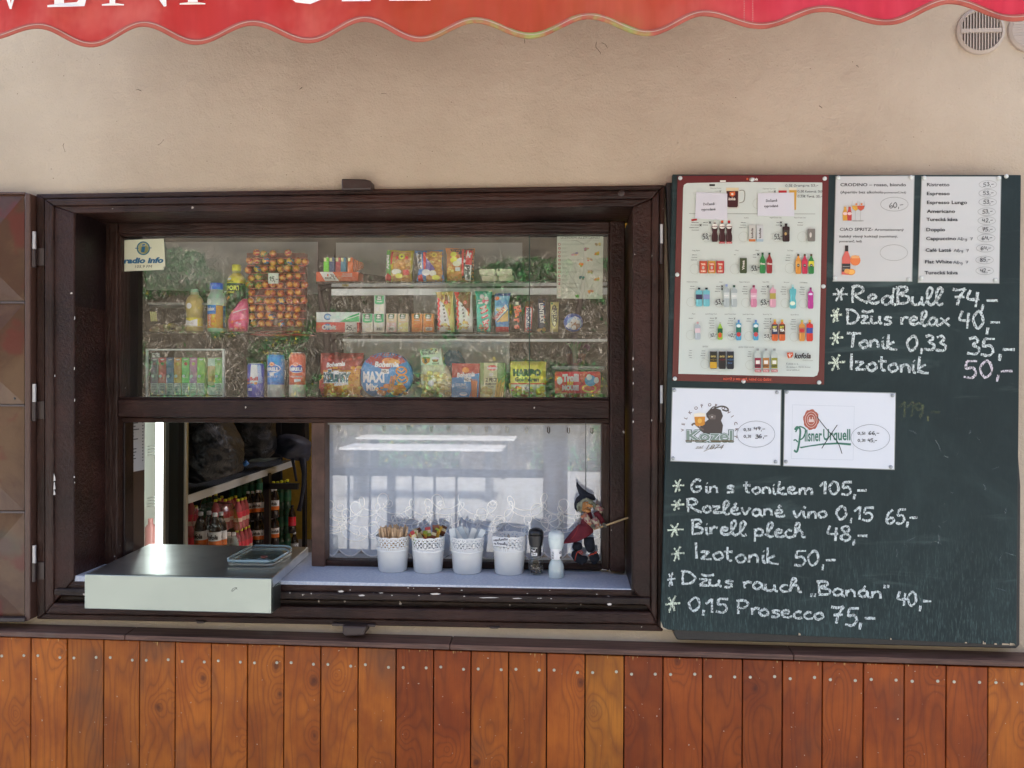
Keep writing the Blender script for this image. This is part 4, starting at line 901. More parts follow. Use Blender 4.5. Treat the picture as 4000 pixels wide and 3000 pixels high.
    can2d(pr, 1122, 722, 945, 44, 'c3c2b8', 'c2713c', 'kofola', '3a2020', True, (.84, .98)); can2d(pr, 1224, 722, 945, 43, 'c3c6c4', '9fb6c0', 'kofola', '3a2020', True, (.84, .98))
    bottle2d(pr, 1562, 706, 943, 48, '2c100e', '141010', '3a3430', None, .14); pr.ell(1556, 840, 15, 20, 'b89a60'); can2d(pr, 1890, 770, 940, 49, '78746c', '', '', 'e0dcd0'); pr.ell(1880, 855, 14, 34, 'cfcac0')
    for cx, c in ((488, 'b0482c'), (598, 'b98a34'), (708, 'b02c30')): can2d(pr, cx, 1186, 1354, 50, c, '', ''); pr.rect(cx - 34, 1215, cx + 34, 1340, 'c6503c'); pr.text('TARGA', cx - 30, 1244, 22, 'efe4c8', cx + 30, bold=.04); pr.text('FLORIO', cx - 30, 1336, 22, 'efe4c8', cx + 30, bold=.04); pr.ell(cx, 1280, 16, 22, 'b9b2a2')
    can2d(pr, 1008, 1146, 1352, 46, '3f4a2c', '', 'Vinea', 'eee8dc', True); 
    bottle2d(pr, 1257, 1084, 1354, 38, '2f7c40', '1f4a2a', None, None, .30); bottle2d(pr, 1346, 1084, 1354, 38, '8c2a2c', '243c28', None, None, .30)
    for cx in (1257, 1346): pr.text('Vinea', cx - 34, 1240, 26, 'efe8d8', cx + 34, bold=.03)
    for cx, a, c in ((1720, 'd08a34', 'dca050'), (1804, 'b8304a', 'cf3850'), (1888, '2c7a3c', 'd6cc3c')): bottle2d(pr, cx, 1102, 1360, 38, a, '4a3a20', c); pr.ell(cx, 1250, 20, 20, '1c2420'); pr.text('TOP', cx - 14, 1256, 13, 'f0f0e0', cx + 14, bold=.04)
    for a in (480, 1410): hand(pr, '53,-', a, 915, a + 105, 895, 65, 9, K, rough=0)
    hand(pr, '53,-', 1112, 1325, 1215, 1300, 60, 10, K, rough=0)
    hand(pr, '0,5l Orangina 53,-', 1550, 228, 1978, 226, 28, 4.5, K, rough=0); hand(pr, '0,5l Kotonik 50', 1710, 302, 2024, 304, 26, 4.5, K, rough=0); hand(pr, '0,33l Tonik 35,-', 1710, 366, 2030, 370, 28, 4.5, K, rough=0)
    for x, yy in ((575, 694), (453, 728), (1497, 694), (1497, 734), (1200, 1108), (732, 1522), (732, 1556), (1326, 1524)): pr.line([(x - 13, yy - 13), (x + 13, yy + 13)], 9, K); pr.line([(x + 13, yy - 13), (x - 13, yy + 13)], 9, K)
    pr.build('printed_top_half', M_PAPER, t)
    pr = Print(flat(y - .00005), Z2)
    for a in ((330, 432), (690, 437), (1040, 440), (1288, 443), (1552, 447), (1785, 450), (324, 858), (615, 863), (855, 867), (1080, 873), (1318, 878), (1668, 880), (513, 1234), (1095, 1246)): pr.ring(*a, 58, 59, 3, 'a9ac9c')
    def opts(x, y0, n, ww=80, dy=31):
        for k in range(n): pr.text('Original' if k % 2 else 'Malinovka', x - ww * (.8 + .2 * ((k * 7) % 3) / 2), y0 + k * dy + 5, 8, '3c3c3a', x - 10, bold=.04); pr.ring(x + 12, y0 + k * dy, 11, 12, 1.3, X)
    opts(384, 226, 2); opts(720, 228, 3); opts(1070, 230, 4); opts(1312, 230, 4); opts(1570, 234, 4); opts(1810, 238, 4); opts(364, 640, 1); opts(640, 640, 5); opts(882, 642, 4); opts(1118, 646, 2); opts(1348, 648, 5); opts(1696, 654, 5); opts(350, 1058, 4, 50); opts(524, 1062, 4, 70); opts(1122, 1072, 3, 60)
    for tt, x, yy, w_ in (('Rajec', 345, 590, 42), ('Jupík Funny Fruit', 515, 592, 150), ('Jupík Crazy Aqua', 765, 594, 145), ('Jupík Sport Aqua', 1000, 596, 145), ('Rauch My Tea', 1263, 598, 116), ('Rauch Bravo', 1622, 602, 106)): pr.text(tt, x, yy, 16, GR, x + w_)
    pr.text('SEMTEX', 480, 1018, 20, GR, 550); pr.text('SEMTEX STREET WATER', 943, 1026, 18, GR, 1147)
    for cx, c in ((434, '38304c'), (530, '8490b4')): bottle2d(pr, cx, 244, 488, 44, '6fb6bc', '182024', c, None, .10)
    for cx, c in ((790, '8898c0'), (888, '2c5040')): bottle2d(pr, cx, 200 if cx < 800 else 212, 496, 41, 'a8b2b0', c, 'c9d0ca', 'RAJEC', .16, True)
    bottle2d(pr, 1143, 212, 498, 42, 'c88098', '7c2c48', 'd8a8b8', 'RAJEC', .16, True); bottle2d(pr, 1390, 212, 500, 42, 'd09aa8', 'b0b0a8', 'a89848', None, .16, True)
    bottle2d(pr, 1650, 206, 516, 44, '5fb0b4', 'a8c8c4', None, None, .14, True); pr.ell(1645, 448, 34, 26, 'dfe8cc'); bottle2d(pr, 1880, 242, 518, 38, 'b03888', '803060', 'b03888', None, .18, True); pr.ell(1880, 328, 28, 14, 'd8d4e8')
    bottle2d(pr, 416, 688, 918, 37, 'a9b2b6', 'd09a98', 'd8c0c4', None, .16, True)
    bottle2d(pr, 707, 690, 920, 35, '8cb03c', 'b0b0a4', '1f5a34', None, .3); pr.ell(705, 860, 24, 34, 'd0582c')
    for cx in (947, 1170): bottle2d(pr, cx, 662, 928, 36, '4e98b8', '5a78b4', '1f6a58', None, .12, True); pr.ell(cx, 740, 28, 20, 'dfe8e0'); pr.ell(cx, 850, 28, 30, 'b83838' if cx < 1000 else 'c04848')
    for cx, a in ((1416, '28304c'), (1510, '4c2c20')): bottle2d(pr, cx, 656, 934, 42, 'c8602c', 'd0b03c', None, None, .2); pr.poly([(cx - 38, 720), (cx - 38, 850), (cx + 38, 850), (cx + 38, 720)], a); pr.text('MY', cx - 28, 774, 34, 'd8d050', cx + 28, bold=.05); pr.text('TEA', cx - 30, 812, 32, 'eae8dc', cx + 30, bold=.05)
    bottle2d(pr, 1768, 662, 938, 40, 'cc8a3c', 'b0b040', 'b06a50', None, .2); bottle2d(pr, 1868, 664, 940, 44, 'c43828', 'd0a83c', '3c4a94', None, .16); pr.ell(1768, 800, 34, 22, 'c02c30'); pr.ell(1868, 742, 38, 26, 'c82c2c')
    can2d(pr, 620, 1062, 1296, 46, '28261e', 'c89c2c', 'SEMTEX', 'd8c070', band=(.62, .97)); can2d(pr, 734, 1062, 1298, 46, '26221e', '', 'SEMTEX', 'd8c070'); can2d(pr, 840, 1062, 1300, 46, '22242a', '', 'SEMTEX', 'd8c070')
    for cx, c in ((620, 'd8b040'), (734, 'c03030'), (840, '4c98d8')):
        pr.line([(cx - 38 + k * 5, 1178 + (14 if k % 2 else -14) * (1 - abs(k - 8) / 9)) for k in range(17)], 3.5, c)
    pr.text('FOCUS', 806, 1230, 16, '6ca0d8', 862); 
    for cx, c in ((1196, '8c3040'), (1302, 'a87034'), (1410, '8c8a30')): bottle2d(pr, cx, 1034, 1304, 46, 'b4bcb4', '8a8c88', None, None, .2); pr.rect(cx - 40, 1154, cx + 40, 1290, c); pr.rect(cx - 26, 1188, cx + 26, 1234, 'e4e0d4'); pr.line([(cx - 38 + k * 6, 1260 + 14 * ((k * 5) % 3 - 1)) for k in range(13)], 8, '2a2422'); pr.rect(cx - 40, 1305, cx + 42, 1340, 'a82c30'); pr.text('NOVINKA', cx - 34, 1332, 18, 'f0e0d8', cx + 36, bold=.03)
    # maker's mark and address
    pr.poly([(1574, 1086), (1650, 1082), (1654, 1120), (1632, 1152), (1590, 1162), (1576, 1130)], 'c8552c'); pr.line(spline([(1612, 1150), (1604, 1124), (1590, 1112)], 4), 6, 'f0e8dc'); pr.line(spline([(1612, 1150), (1618, 1118), (1640, 1104)], 4), 6, 'f0e8dc'); pr.line(spline([(1612, 1128), (1606, 1108), (1614, 1094)], 4), 6, 'f0e8dc')
    pr.text('kofola', 1668, 1160, 70, '2a2422', 1884, bold=.035, shear=.22); pr.text('Československá', 1780, 1194, 15, '8a8a80', 1908, shear=.2)
    pr.text('Kofola a. s.', 1566, 1242, 26, '44443c', 1720); pr.text('Za drahou 1, 794 01 Krnov', 1566, 1284, 20, '44443c', 1876); pr.text('www.kofola.cz', 1566, 1320, 20, '44443c', 1736)
    pr.text('KDYŽ JI MILUJEŠ, NENÍ CO ŘEŠIT.', 750, 1440, 28, 'd0563a', 1382, bold=.03, slope=.022)
    for a, x, yy in (('53,-', 648, 465), ('53,-', 1232, 470)): hand(pr, a, x, yy, x + 110, yy - 22, 60, 10, K, rough=0)
    hand(pr, '32,-', 575, 888, 668, 862, 40, 6, K, rough=0); hand(pr, '42,-', 815, 892, 912, 868, 42, 6, K, rough=0); hand(pr, '53,-', 1280, 892, 1380, 894, 42, 7, K, rough=0)
    for x, yy in ((652, 640), (893, 644), (1360, 648), (1360, 682), (1360, 780)): pr.line([(x - 9, yy - 10), (x + 8, yy + 9)], 4, K); pr.line([(x + 9, yy - 10), (x - 6, yy + 12)], 5, K)
    pr.build('printed_lower_half', M_PAPER, t)
    for x, y, wh in ((2657, 696, 'top left corner'), (2938, 702, 'middle of the top edge'), (3221, 698, 'top right corner'), (2645, 1073, 'middle of the left edge'), (3216, 1119, 'middle of the right edge'), (2636, 1479, 'bottom left corner'), (2904, 1489, 'middle of the bottom edge'), (3199, 1494, 'bottom right corner')):
        pin(x, y, 'white round pin at the %s of the maroon drinks poster' % wh, yy=YB)
    NP = plain('note_paper', (.66, .66, .70), .6)
    for pts, tx, lab in ((((2720, 750), (2715, 853), (2841, 860), (2841, 756)), (2745, 803), 'small white sold out note over the left of the dark beer mug on the poster'), (((2961, 755), (2959, 843), (3103, 845), (3102, 752)), (2990, 790), 'small white sold out note covering the two tall glasses on the poster')):
        n = thing('paper_note', P(pts[1][0] + 60, pts[1][1], YB - .004), lab, 'note', 'sold out notes stuck on the drinks poster')
        MB().slab(pts, YB - .0045, YB - .0038).build('paper', NP, n)
        q = Print(flat(YB - .0046)); q.text('Dočasně', tx[0] + 2, tx[1] - 1, 10, '1c1a20', tx[0] + 46, bold=.02, slope=-.03); q.text('vyprodané', tx[0] - 6, tx[1] + 20, 10, '1c1a20', tx[0] + 50, bold=.02, slope=-.03); q.build('lettering', M_PAPER, n)
drinks_poster()
def sheets():
    y = YB - .0017; D = '202022'
    t = sheet('aperitif_sheet', [(3267, 690), (3256, 1097), (3561, 1098), (3570, 688)], 'white laminated sheet with two drinks offers, left of the coffee price sheet', 'price sheet', WP, sleeve=3)
    pr = Print(flat(y), Z3)
    pr.text('CRODINO – rosso, biondo', 228, 186, 34, D, 938, bold=.022); pr.text('(Aperitiv bez alkoholu', 230, 264, 29, D, 688, bold=.016); pr.text('-pomeranč,led)', 690, 264, 22, D, 938, bold=.012)
    pr.text('CIAO SPRITZ-', 222, 668, 34, D, 580, bold=.014); pr.text('Aromatizovaný', 598, 668, 26, D, 914, bold=.012); pr.text('italský vinný koktejl', 218, 740, 27, D, 630, bold=.014); pr.text('(namíchaný,', 648, 740, 24, D, 846, bold=.01); pr.text('pomeranč, led)', 218, 792, 24, D, 458, bold=.012)
    pr.ring(812, 380, 149, 75, 2.6, '55554e'); pr.ring(806, 904, 149, 86, 2.6, '6a6a62'); hand(pr, '60,-', 755, 425, 905, 410, 58, 6, D, rough=0)
    for cx, c in ((280, 'd29a3c'), (328, 'b8423c')): pr.poly([(cx - 12, 396), (cx - 12, 430), (cx - 28, 480), (cx - 24, 558), (cx + 22, 558), (cx + 24, 480), (cx + 14, 430), (cx + 14, 396)], c); pr.rect(cx - 16, 394, cx + 16, 408, 'c8c0b4'); pr.ell(cx, 482, 24, 16, 'e8c8c0')
    for cx, c in ((392, 'd8a23c'), (448, 'c8583c')):
        pr.poly([(cx - 38, 396), (cx - 30, 430), (cx, 452), (cx + 34, 432), (cx + 44, 396)], c); pr.line([(cx - 34, 346), (cx - 42, 400), (cx - 30, 432), (cx, 454), (cx + 34, 432), (cx + 44, 396), (cx + 36, 346)], 2.5, '9a9a94'); pr.line([(cx, 454), (cx - 3, 556)], 4, 'a8a8a2'); pr.ell(cx - 3, 560, 38, 7, 'a5a5a0'); pr.ell(cx + 10, 380, 12, 10, 'e08038')
    pr.poly([(280, 826), (280, 890), (248, 960), (242, 1140), (338, 1145), (336, 960), (312, 890), (312, 826)], 'd4685c'); pr.rect(279, 826, 314, 890, '302a28'); pr.rect(246, 1022, 336, 1110, '3a3634'); pr.rect(252, 1050, 330, 1058, '98928a'); pr.rect(252, 1078, 330, 1084, '98928a')
    pr.ell(390, 988, 56, 56, 'e07c44'); pr.poly([(345, 940), (365, 934), (420, 936), (436, 940), (430, 965), (350, 965)], 'e8a86c'); pr.line([(388, 1044), (388, 1134)], 3, 'b8b8b2'); pr.ell(345, 1112, 45, 34, 'd8842c'); pr.ell(348, 1112, 36, 26, 'f0b45c'); pr.ell(300, 1104, 30, 26, 'e0a058')
    pr.build('print', M_PAPER, t)
    t = sheet('coffee_sheet', [(3602, 691), (3588, 1102), (3901, 1105), (3909, 691)], 'white laminated coffee price list at the top right of the chalkboard', 'price sheet', WP, sleeve=3)
    pr = Print(flat(y), Z3)
    rows = (('Ristretto', 1163, 186, 1408, '53,-', 1822, 168), ('Espresso', 1163, 282, 1410, '53,-', 1820, 262), ('Espresso Lungo', 1163, 378, 1598, '53,-', 1820, 357), ('Americano', 1162, 474, 1468, '53,-', 1810, 462), ('Turecká káva', 1158, 562, 1496, '42,-', 1810, 558), ('Doppio', 1157, 672, 1360, '75,-', 1808, 654), ('Cappuccino', 1154, 768, 1478, '64,-', 1804, 746), ('Café Latté', 1148, 894, 1426, '64,-', 1793, 856), ('Flat White', 1143, 1020, 1434, '85,-', 1786, 983), ('Turecká káva', 1138, 1138, 1498, '42,-', 1788, 1100))
    for s_, x, yy, x1, pz, cx, cy_ in rows:
        pr.text(s_, x, yy, 37, D, x1, bold=.02); pr.ring(cx, cy_, 96, 42, 2.6, '6a6a62'); hand(pr, pz, cx - 50, cy_ + 20, cx + 62, cy_ + 12, 40, 6, D, rough=0)
    for x, yy in ((1495, 772), (1455, 898), (1448, 1026)): hand(pr, 'Alrg. 7', x, yy, x + 160, yy, 32, 4.5, D, rough=0)
    pr.build('print', M_PAPER, t)
    for nm, pts in (('aperitif sheet', ((3274, 694), (3558, 693), (3261, 1085), (3549, 1091))), ('coffee price sheet', ((3610, 695), (3901, 696), (3599, 1087), (3888, 1094)))):
        for (x, y_), wh in zip(pts, ('top left', 'top right', 'bottom left', 'bottom right')): pin(x, y_, 'clear pin at the %s corner of the laminated %s' % (wh, nm), yy=YB)
    pin(3930, 689, 'lone white pin in the bare top right corner of the chalkboard')
    t = sheet('goat_beer_sheet', [(2628, 1516), (2621, 1799), (3046, 1816), (3050, 1525)], 'white laminated beer sign with a dark goat holding a beer mug', 'beer sign', WPB, sleeve=3)
    pr = Print(flat(y), Z4); BR = '6a5248'
    s_ = 'VELKOPOPOVICKÝ'
    for k, ch in enumerate(s_):
        a = 188 - k * (196 / (len(s_) - 1)) ; cx, cy_ = 375, 322; r = 158
        x = cx + (r + 4) * math.cos(R(a - 4)) * 1.02; yy = cy_ - r * math.sin(R(a - 4)) * .96 + 8; pr.text(ch, x - 7, yy, 21, BR, None, bold=.02, rot=a - 94)
    # goat
    pr.poly([(345, 225), (368, 200), (400, 188), (440, 200), (455, 240), (442, 270), (455, 300), (450, 340), (442, 375), (350, 375), (322, 345), (300, 330), (310, 300), (340, 280), (362, 262), (348, 245)], '4c4440'); pr.line(spline([(400, 190), (440, 178), (470, 182), (488, 196), (478, 208), (450, 200)], 5), 9, '504a44'); pr.line(spline([(372, 200), (392, 182), (425, 186)], 4), 7, '504a44')
    pr.poly([(360, 235), (385, 228), (410, 238), (405, 262), (370, 262)], '6c625c'); pr.ell(384, 246, 5, 4, 'd8d4cc'); pr.line(spline([(330, 330), (305, 318), (270, 290), (252, 302)], 4), 12, '6c5c54'); pr.line(spline([(342, 285), (325, 275), (310, 268)], 4), 12, '6c5c54')
    pr.poly([(268, 238), (276, 300), (290, 306), (322, 304), (336, 296), (340, 236)], 'cf8a34'); pr.poly([(266, 226), (266, 246), (340, 244), (340, 224), (305, 218)], 'ece4d0'); pr.ell(304, 272, 14, 16, 'e2b050')
    # word mark
    pr.text('Kozel', 216, 404, 72, '3c5c4c', 524, bold=.09); pr.text('Kozel', 218, 402, 70, 'd8dce0', 520, bold=.055); pr.text('Kozel', 220, 400, 68, '7c9084', 516, bold=.02)
    pr.poly([(212, 398), (212, 406), (340, 406), (352, 398)], '6a5a44'); pr.poly([(372, 398), (380, 410), (528, 406), (522, 398)], '6a5a44')
    pr.text('zal.', 275, 452, 22, '7a7468', 330, shear=.5); pr.text('1874', 345, 456, 32, '7a7468', 462, shear=.45); pr.line([(330, 470), (380, 448), (430, 446)], 3, '7a7468')
    pr.ring(668, 358, 123, 85, 2.2, '6a7078'); pr.text('0,5l', 588, 338, 20, D, 636, bold=.01); pr.text('0,3l', 588, 382, 20, D, 636, bold=.01); hand(pr, '49,-', 655, 334, 726, 334, 22, 4, D, rough=0); hand(pr, '36,-', 662, 386, 742, 380, 24, 4, D, rough=0)
    pr.build('print', M_PAPER, t)
    t = sheet('green_lettered_beer_sheet', [(3067, 1526), (3062, 1818), (3492, 1833), (3497, 1537)], 'white laminated beer sign with red seal and green lettering crossed out in black', 'beer sign', WPB, sleeve=3)
    pr = Print(flat(y), Z4); GN = '3f7462'; RD = 'a85a48'
    pr.line([(906, 168), (1306, 178), (1298, 526), (898, 516)], 1.6, 'aab4bc', True)
    pr.poly([(1026 + (r_ := 51 + 3 * math.sin(k * 2.1)) * math.cos(k * .2618), 264 + 1.3 * r_ * math.sin(k * .2618)) for k in range(24)][::-1], RD); pr.ring(1026, 264, 38, 50, 2.5, 'e0d0c8'); pr.ring(1026, 264, 25, 34, 2.5, 'e0d0c8'); pr.rect(1010, 262, 1044, 280, 'd8c0b8'); pr.rect(1014, 248, 1020, 264, 'd8c0b8'); pr.rect(1032, 248, 1038, 264, 'd8c0b8')
    pr.line(spline([(920, 330), (935, 312), (955, 330), (950, 400), (935, 470), (915, 462)], 6), 13, GN); pr.line(spline([(925, 345), (950, 310), (990, 330), (975, 380), (945, 398)], 6), 9, GN); pr.line(spline([(912, 400), (925, 395), (940, 410)], 4), 9, GN)
    pr.text('ilsner', 984, 404, 78, GN, 1096, bold=.02, slope=-.02); pr.text('Urquell', 1104, 396, 74, GN, 1280, bold=.02, slope=.0)
    pr.poly([(950, 442), (1010, 432), (1100, 418), (1200, 412), (1286, 418), (1282, 432), (1200, 424), (1100, 428), (1010, 440), (960, 450)][::-1], GN)
    pr.line(spline([(1062, 244), (1120, 318), (1195, 405), (1226, 484)], 6), 5, '1c1e22'); pr.line(spline([(1196, 298), (1160, 350), (1095, 450)], 6), 5, '1c1e22')
    pr.ring(1410, 382, 126, 86, 2.2, '6a7078'); pr.text('0,5l', 1327, 362, 20, D, 1376, bold=.01); pr.text('0,3l', 1327, 408, 20, D, 1376, bold=.01); hand(pr, '66,-', 1398, 362, 1466, 362, 22, 4, D, rough=0); hand(pr, '45,-', 1394, 410, 1452, 408, 22, 4, D, rough=0)
    pr.build('print', M_PAPER, t)
    sc_ = plain('zinc_sign_screw', (.42, .45, .46), .3, .9)
    for nm, pts in (('goat beer sign', ((2634, 1524), (3035, 1533), (2629, 1790), (3029, 1803))), ('crossed out beer sign', ((3073, 1531), (3486, 1545), (3070, 1803), (3479, 1824)))):
        for (x, y_), wh in zip(pts, ('top left', 'top right', 'bottom left', 'bottom right')): pin(x, y_, 'silver pin at the %s corner of the %s' % (wh, nm), sc_, 7)
sheets()
# ---------------- display behind the upper glass ----------------
YD = .30      # usual depth of the goods
def cart(T, x, y): return T(x, y)
def bagsurf(x0, y0, x1, y1, yy, dep, seed=0, wr=1.0, crimp=True):
    """px -> world on the bulging front of a bag whose box is x0..x1,y0..y1 (photo px)"""
    def f(px, py, off, back=False):
        s = max(-1, min(1, 2 * (px - x0) / (x1 - x0) - 1)); t = max(-1, min(1, 2 * (py - y0) / (y1 - y0) - 1))
        b = max(0, 1 - abs(s) ** 2.6) ** .6 * max(0, 1 - abs(t) ** 4) ** .8
        w_ = .0022 * wr * noise.noise(Vector((px * .035, py * .035, seed))) + .0012 * wr * math.sin(px * .35 + seed) * (abs(t) > .8)
        p = P(px, py, yy); d = dep * b + w_ * (b + .4)
        return Vector((p.x, yy + d * .7, p.z)) if back else Vector((p.x, yy - d - .001 - off, p.z))
    return f
def bag(name, T, outline, yy, dep, base, label, cat, parent=None, art=None, mat=None, seed=1, ml=9, group=None):
    pts = [T(*q) for q in outline]; xs = [q[0] for q in pts]; ys = [q[1] for q in pts]; f = bagsurf(min(xs), min(ys), max(xs), max(ys), yy, dep, seed)
    V, tr = subdiv(pts, [tuple(range(len(pts)))], ml * 1.6); mb = MB(); n = len(V)
    for q in V: mb.v.append(tuple(f(q[0], q[1], 0)))
    for q in V: mb.v.append(tuple(f(q[0], q[1], 0, True)))
    ec = {}
    for a, b, c in tr:
        mb.face((a, b, c), base); mb.face((n + c, n + b, n + a), base)
        for e in ((a, b), (b, c), (c, a)): ec[e] = 1
    for a, b in list(ec):
        if (b, a) not in ec: mb.face((b, a, n + a, n + b), base)
    base_pt = P(sum(xs) / len(xs), max(ys), yy)
    t = thing(name, base_pt, label, cat, group)
    mb.build('bag_body', mat or M_FOIL, t, smooth=True)
    if art:
        pr = Print(f, T, step=.00006, maxlen=ml / max(.3, (T(1, 0)[0] - T(0, 0)[0]))); pr.n = 8; art(pr); pr.build('print', mat or M_FOIL, t, smooth=True)
    return t
def pack(name, T, x0, y0, x1, y1, yy, dep, base, label, cat, art=None, mat=None, group=None, lean=0, side=None):
    """box whose front shows x0..x1,y0..y1 (drawing units)"""
    mb = MB(); mb.col(base); mb.slab([T(x0 + lean, y0), T(x0, y1), T(x1, y1), T(x1 + lean, y0)], yy, yy + dep)
    c = T((x0 + x1) / 2, y1); t = thing(name, P(c[0], c[1], yy), label, cat, group)
    mb.build('carton', mat or M_PRINTG, t, bevel=.0008)
    if art:
        pr = Print(flat(yy - .0002), T); art(pr); pr.build('print', mat or M_PRINTG, t)
    return t
def blobs(pr, n, x0, y0, x1, y1, r, cols, seed=1):
    rs = random.Random(seed)
    for k in range(n):
        a, b = rs.uniform(x0, x1), rs.uniform(y0, y1); q = rs.uniform(.6, 1.2) * r; c = srgb(rs.choice(cols)); g = rs.uniform(.75, 1.2)
        pr.ell(a, b, q, q * rs.uniform(.5, .9), tuple(z * g for z in c), 9); pr.ell(a - q * .15, b - q * .1, q * .6, q * .35, tuple(min(1, z * g * 1.35) for z in c), 7)
def tagcard(x, y, w_, h, s, yy, label, T=None, cap=None, tilt=0, c='dcdcd4'):
    if T: (x, y), (w_, h) = T(x, y), ((T(w_, 0)[0] - T(0, 0)[0]), (T(0, h)[1] - T(0, 0)[1]))
    cap = cap or h * .5
    t = thing('price_card', P(x + w_ / 2, y + h, yy), label, 'price card', 'small white price cards in the window display')
    mb = MB(); mb.col(c); mb.slab([(x + tilt, y), (x, y + h), (x + w_, y + h), (x + w_ + tilt, y)], yy, yy + .0006); mb.build('card', M_PAPER, t)
    if s: pr = Print(flat(yy - .0002)); hand(pr, s, x + w_ * .1, y + h * .74, x + w_ * .92, y + h * .74, cap, max(1.6, cap * .16), '1a1a1c', rough=0); pr.build('lettering', M_PAPER, t)
SHW = plain('white_shelf_edge', (.85, .88, .90), .35); GREYP = plain('grey_display_board', (.36, .37, .37), .5)
def shelves():
    m = glassmat('smoked_shelf_glass', 1.6, (.45, .45, .42), .05)
    for nm, x0, x1, ya, y0, yb, lab in (('glass_shelf', 1235, 2375, 1108, .24, .44, 'upper glass shelf with a white front rail in the window display'), ('glass_shelf', 1235, 2375, 1302, .24, .44, 'middle glass shelf under the boxes of mints and wrapped bars'), ('glass_shelf', 560, 1228, 1300, .24, .44, 'glass shelf under the lollipops and drink bottles')):
        a, b = P(x0, ya, y0), P(x1, ya, y0); z = P(1500, ya + 3, YD).z if 0 else (P((x0 + x1) / 2, ya, YD).z)
        t = thing(nm, ((a.x + b.x) / 2, y0, z - .006), lab, 'shelf', 'glass shelves of the window display')
        MB().box(a.x, b.x, y0, yb, z - .006, z).build('glass_board', m, t)
        if ya != 1300 or True:
            zr = P(1500, 1128 if ya == 1108 else 1324, .345).z
            if x0 > 1000: MB().box(P(1300 if ya == 1108 else 1345, 0, .345).x, P(2378, 0, .345).x, .345, .35, zr - (.021 if ya == 1108 else .008), zr).build('white_rail', SHW, t)
    MB().box(P(460, 0, .2).x, P(2400, 0, .2).x, .195, .42, P(1500, 1559, .21).z - .004, P(1500, 1559, .21).z).build('display_ledge', plain('pale_ledge', (.28, .28, .27), .5), label='bottom ledge inside the window carrying the lowest row of snacks', cat='shelf')
    # grey boards hanging behind the goods
    for pts, lab in ((((572, 945), (572, 1132), (1240, 1148), (1240, 945)), 'large plain grey board hanging behind the lollipops'), (((1312, 948), (1312, 1052), (1640, 1100), (2040, 1100), (2040, 948)), 'plain grey board hanging behind the top row of snack bags'), (((1615, 1150), (1615, 1245), (1900, 1245), (1900, 1150)), 'small grey board behind the wrapped chocolate bars'), (((1910, 1030), (1910, 1105), (2040, 1105), (2040, 1030)), 'small grey panel beside the wafer bars')):
        MB().slab([(x, y) for x, y in pts], .46, .464).build('grey_board', GREYP, label=lab, cat='board')
    t = thing('white_screen', P(1670, 1460, .50), 'bright bluish white screen behind the bottom row of snack bags', 'screen')
    mm, nt, b = mat_new('patterned_white_screen'); n = noise_(nt, pos_(nt), 16, 5, .7); c = mix_(nt, smooth_(nt, n, .35, .65), (.66, .82, .90), (.88, .92, .92)); nt.links.new(c, b.inputs['Base Color']); b.inputs['Roughness'].default_value = .6
    MB().slab([(1350, 1332), (1350, 1465), (1990, 1455), (1990, 1330)], .46, .47).build('sheet', mm, t); MB().slab([(1342, 1330), (1342, 1470), (1351, 1470), (1351, 1330)], .455, .47).build('edge_frame', M_WHITE, t)
    MB().slab([(1560, 1500), (1560, 1554), (1660, 1554), (1660, 1500)], .45, .46).build('white_lined_paper', plain('lined_paper', (.6, .6, .58), .7), label='white paper standing behind the round snack pack', cat='paper')
shelves()
MB().slab([(465, 880), (465, 1600), (2385, 1600), (2385, 880)], .66, .67).build('added_dark_backdrop', plain('dark_backdrop_brown', (.075, .065, .055), .8), label='dark brown panel added behind the window display to hide the bright fridge', cat='panel')  # dark panel added to hide the fridge glow and keep the backdrop dark
def sticker():
    y = .147
    t = thing('radio_sticker', P(560, 1055, y), 'cream radio sticker stuck on the top left corner of the window glass', 'sticker')
    mb = MB(); mb.col('dcdcc0'); mb.slab([ZA(180, 143), ZA(192, 440), ZA(582, 424), ZA(582, 402), ZA(600, 394), ZA(586, 126)], y, y + .0006); mb.build('paper', M_PAPER, t)
    pr = Print(flat(y - .0001), ZA); Bc = '2c6488'
    pr.ring(390, 219, 58, 60, 12, '3a6f84'); pr.ell(390, 219, 52, 54, 'a8a678'); pr.ell(400, 230, 38, 38, '8c8c5c'); pr.line([(312, 219), (345, 219)], 7, Bc); pr.line([(436, 216), (468, 216)], 7, Bc)
    pr.poly([(378, 178), (374, 198), (406, 196), (410, 176)], 'e8ead8'); pr.poly([(380, 180), (376, 196), (404, 194), (408, 178)], Bc); pr.poly([(376, 204), (368, 258), (400, 256), (408, 202)], Bc)
    pr.text('radio info', 202, 362, 52, Bc, 582, bold=.05, shear=.2, slope=-.016); pr.text('105.9 FM', 310, 406, 27, '3c3c38', 474, shear=.2, slope=-.008)
    pr.build('print', M_PAPER, t)
sticker()
def clear_tub(name, T, x0, y0, x1, y1, yy, dep, label, cat):
    c = T((x0 + x1) / 2, y1); t = thing(name, P(c[0], c[1], yy), label, cat)
    MB().slab([T(x0, y0), T(x0 + 22, y1), T(x1 - 22, y1), T(x1, y0)], yy, yy + dep).build('tub_body', M_CLEAR, t, bevel=.003)
    MB().slab([T(x0 - 14, y0 - 24), T(x0 - 6, y0), T(x1 + 6, y0), T(x1 + 14, y0 - 24)], yy - .004, yy + dep + .004).build('lid', plain('frosted_lid', (.42, .46, .44), .35, alpha=.55), t, bevel=.003)
    return t
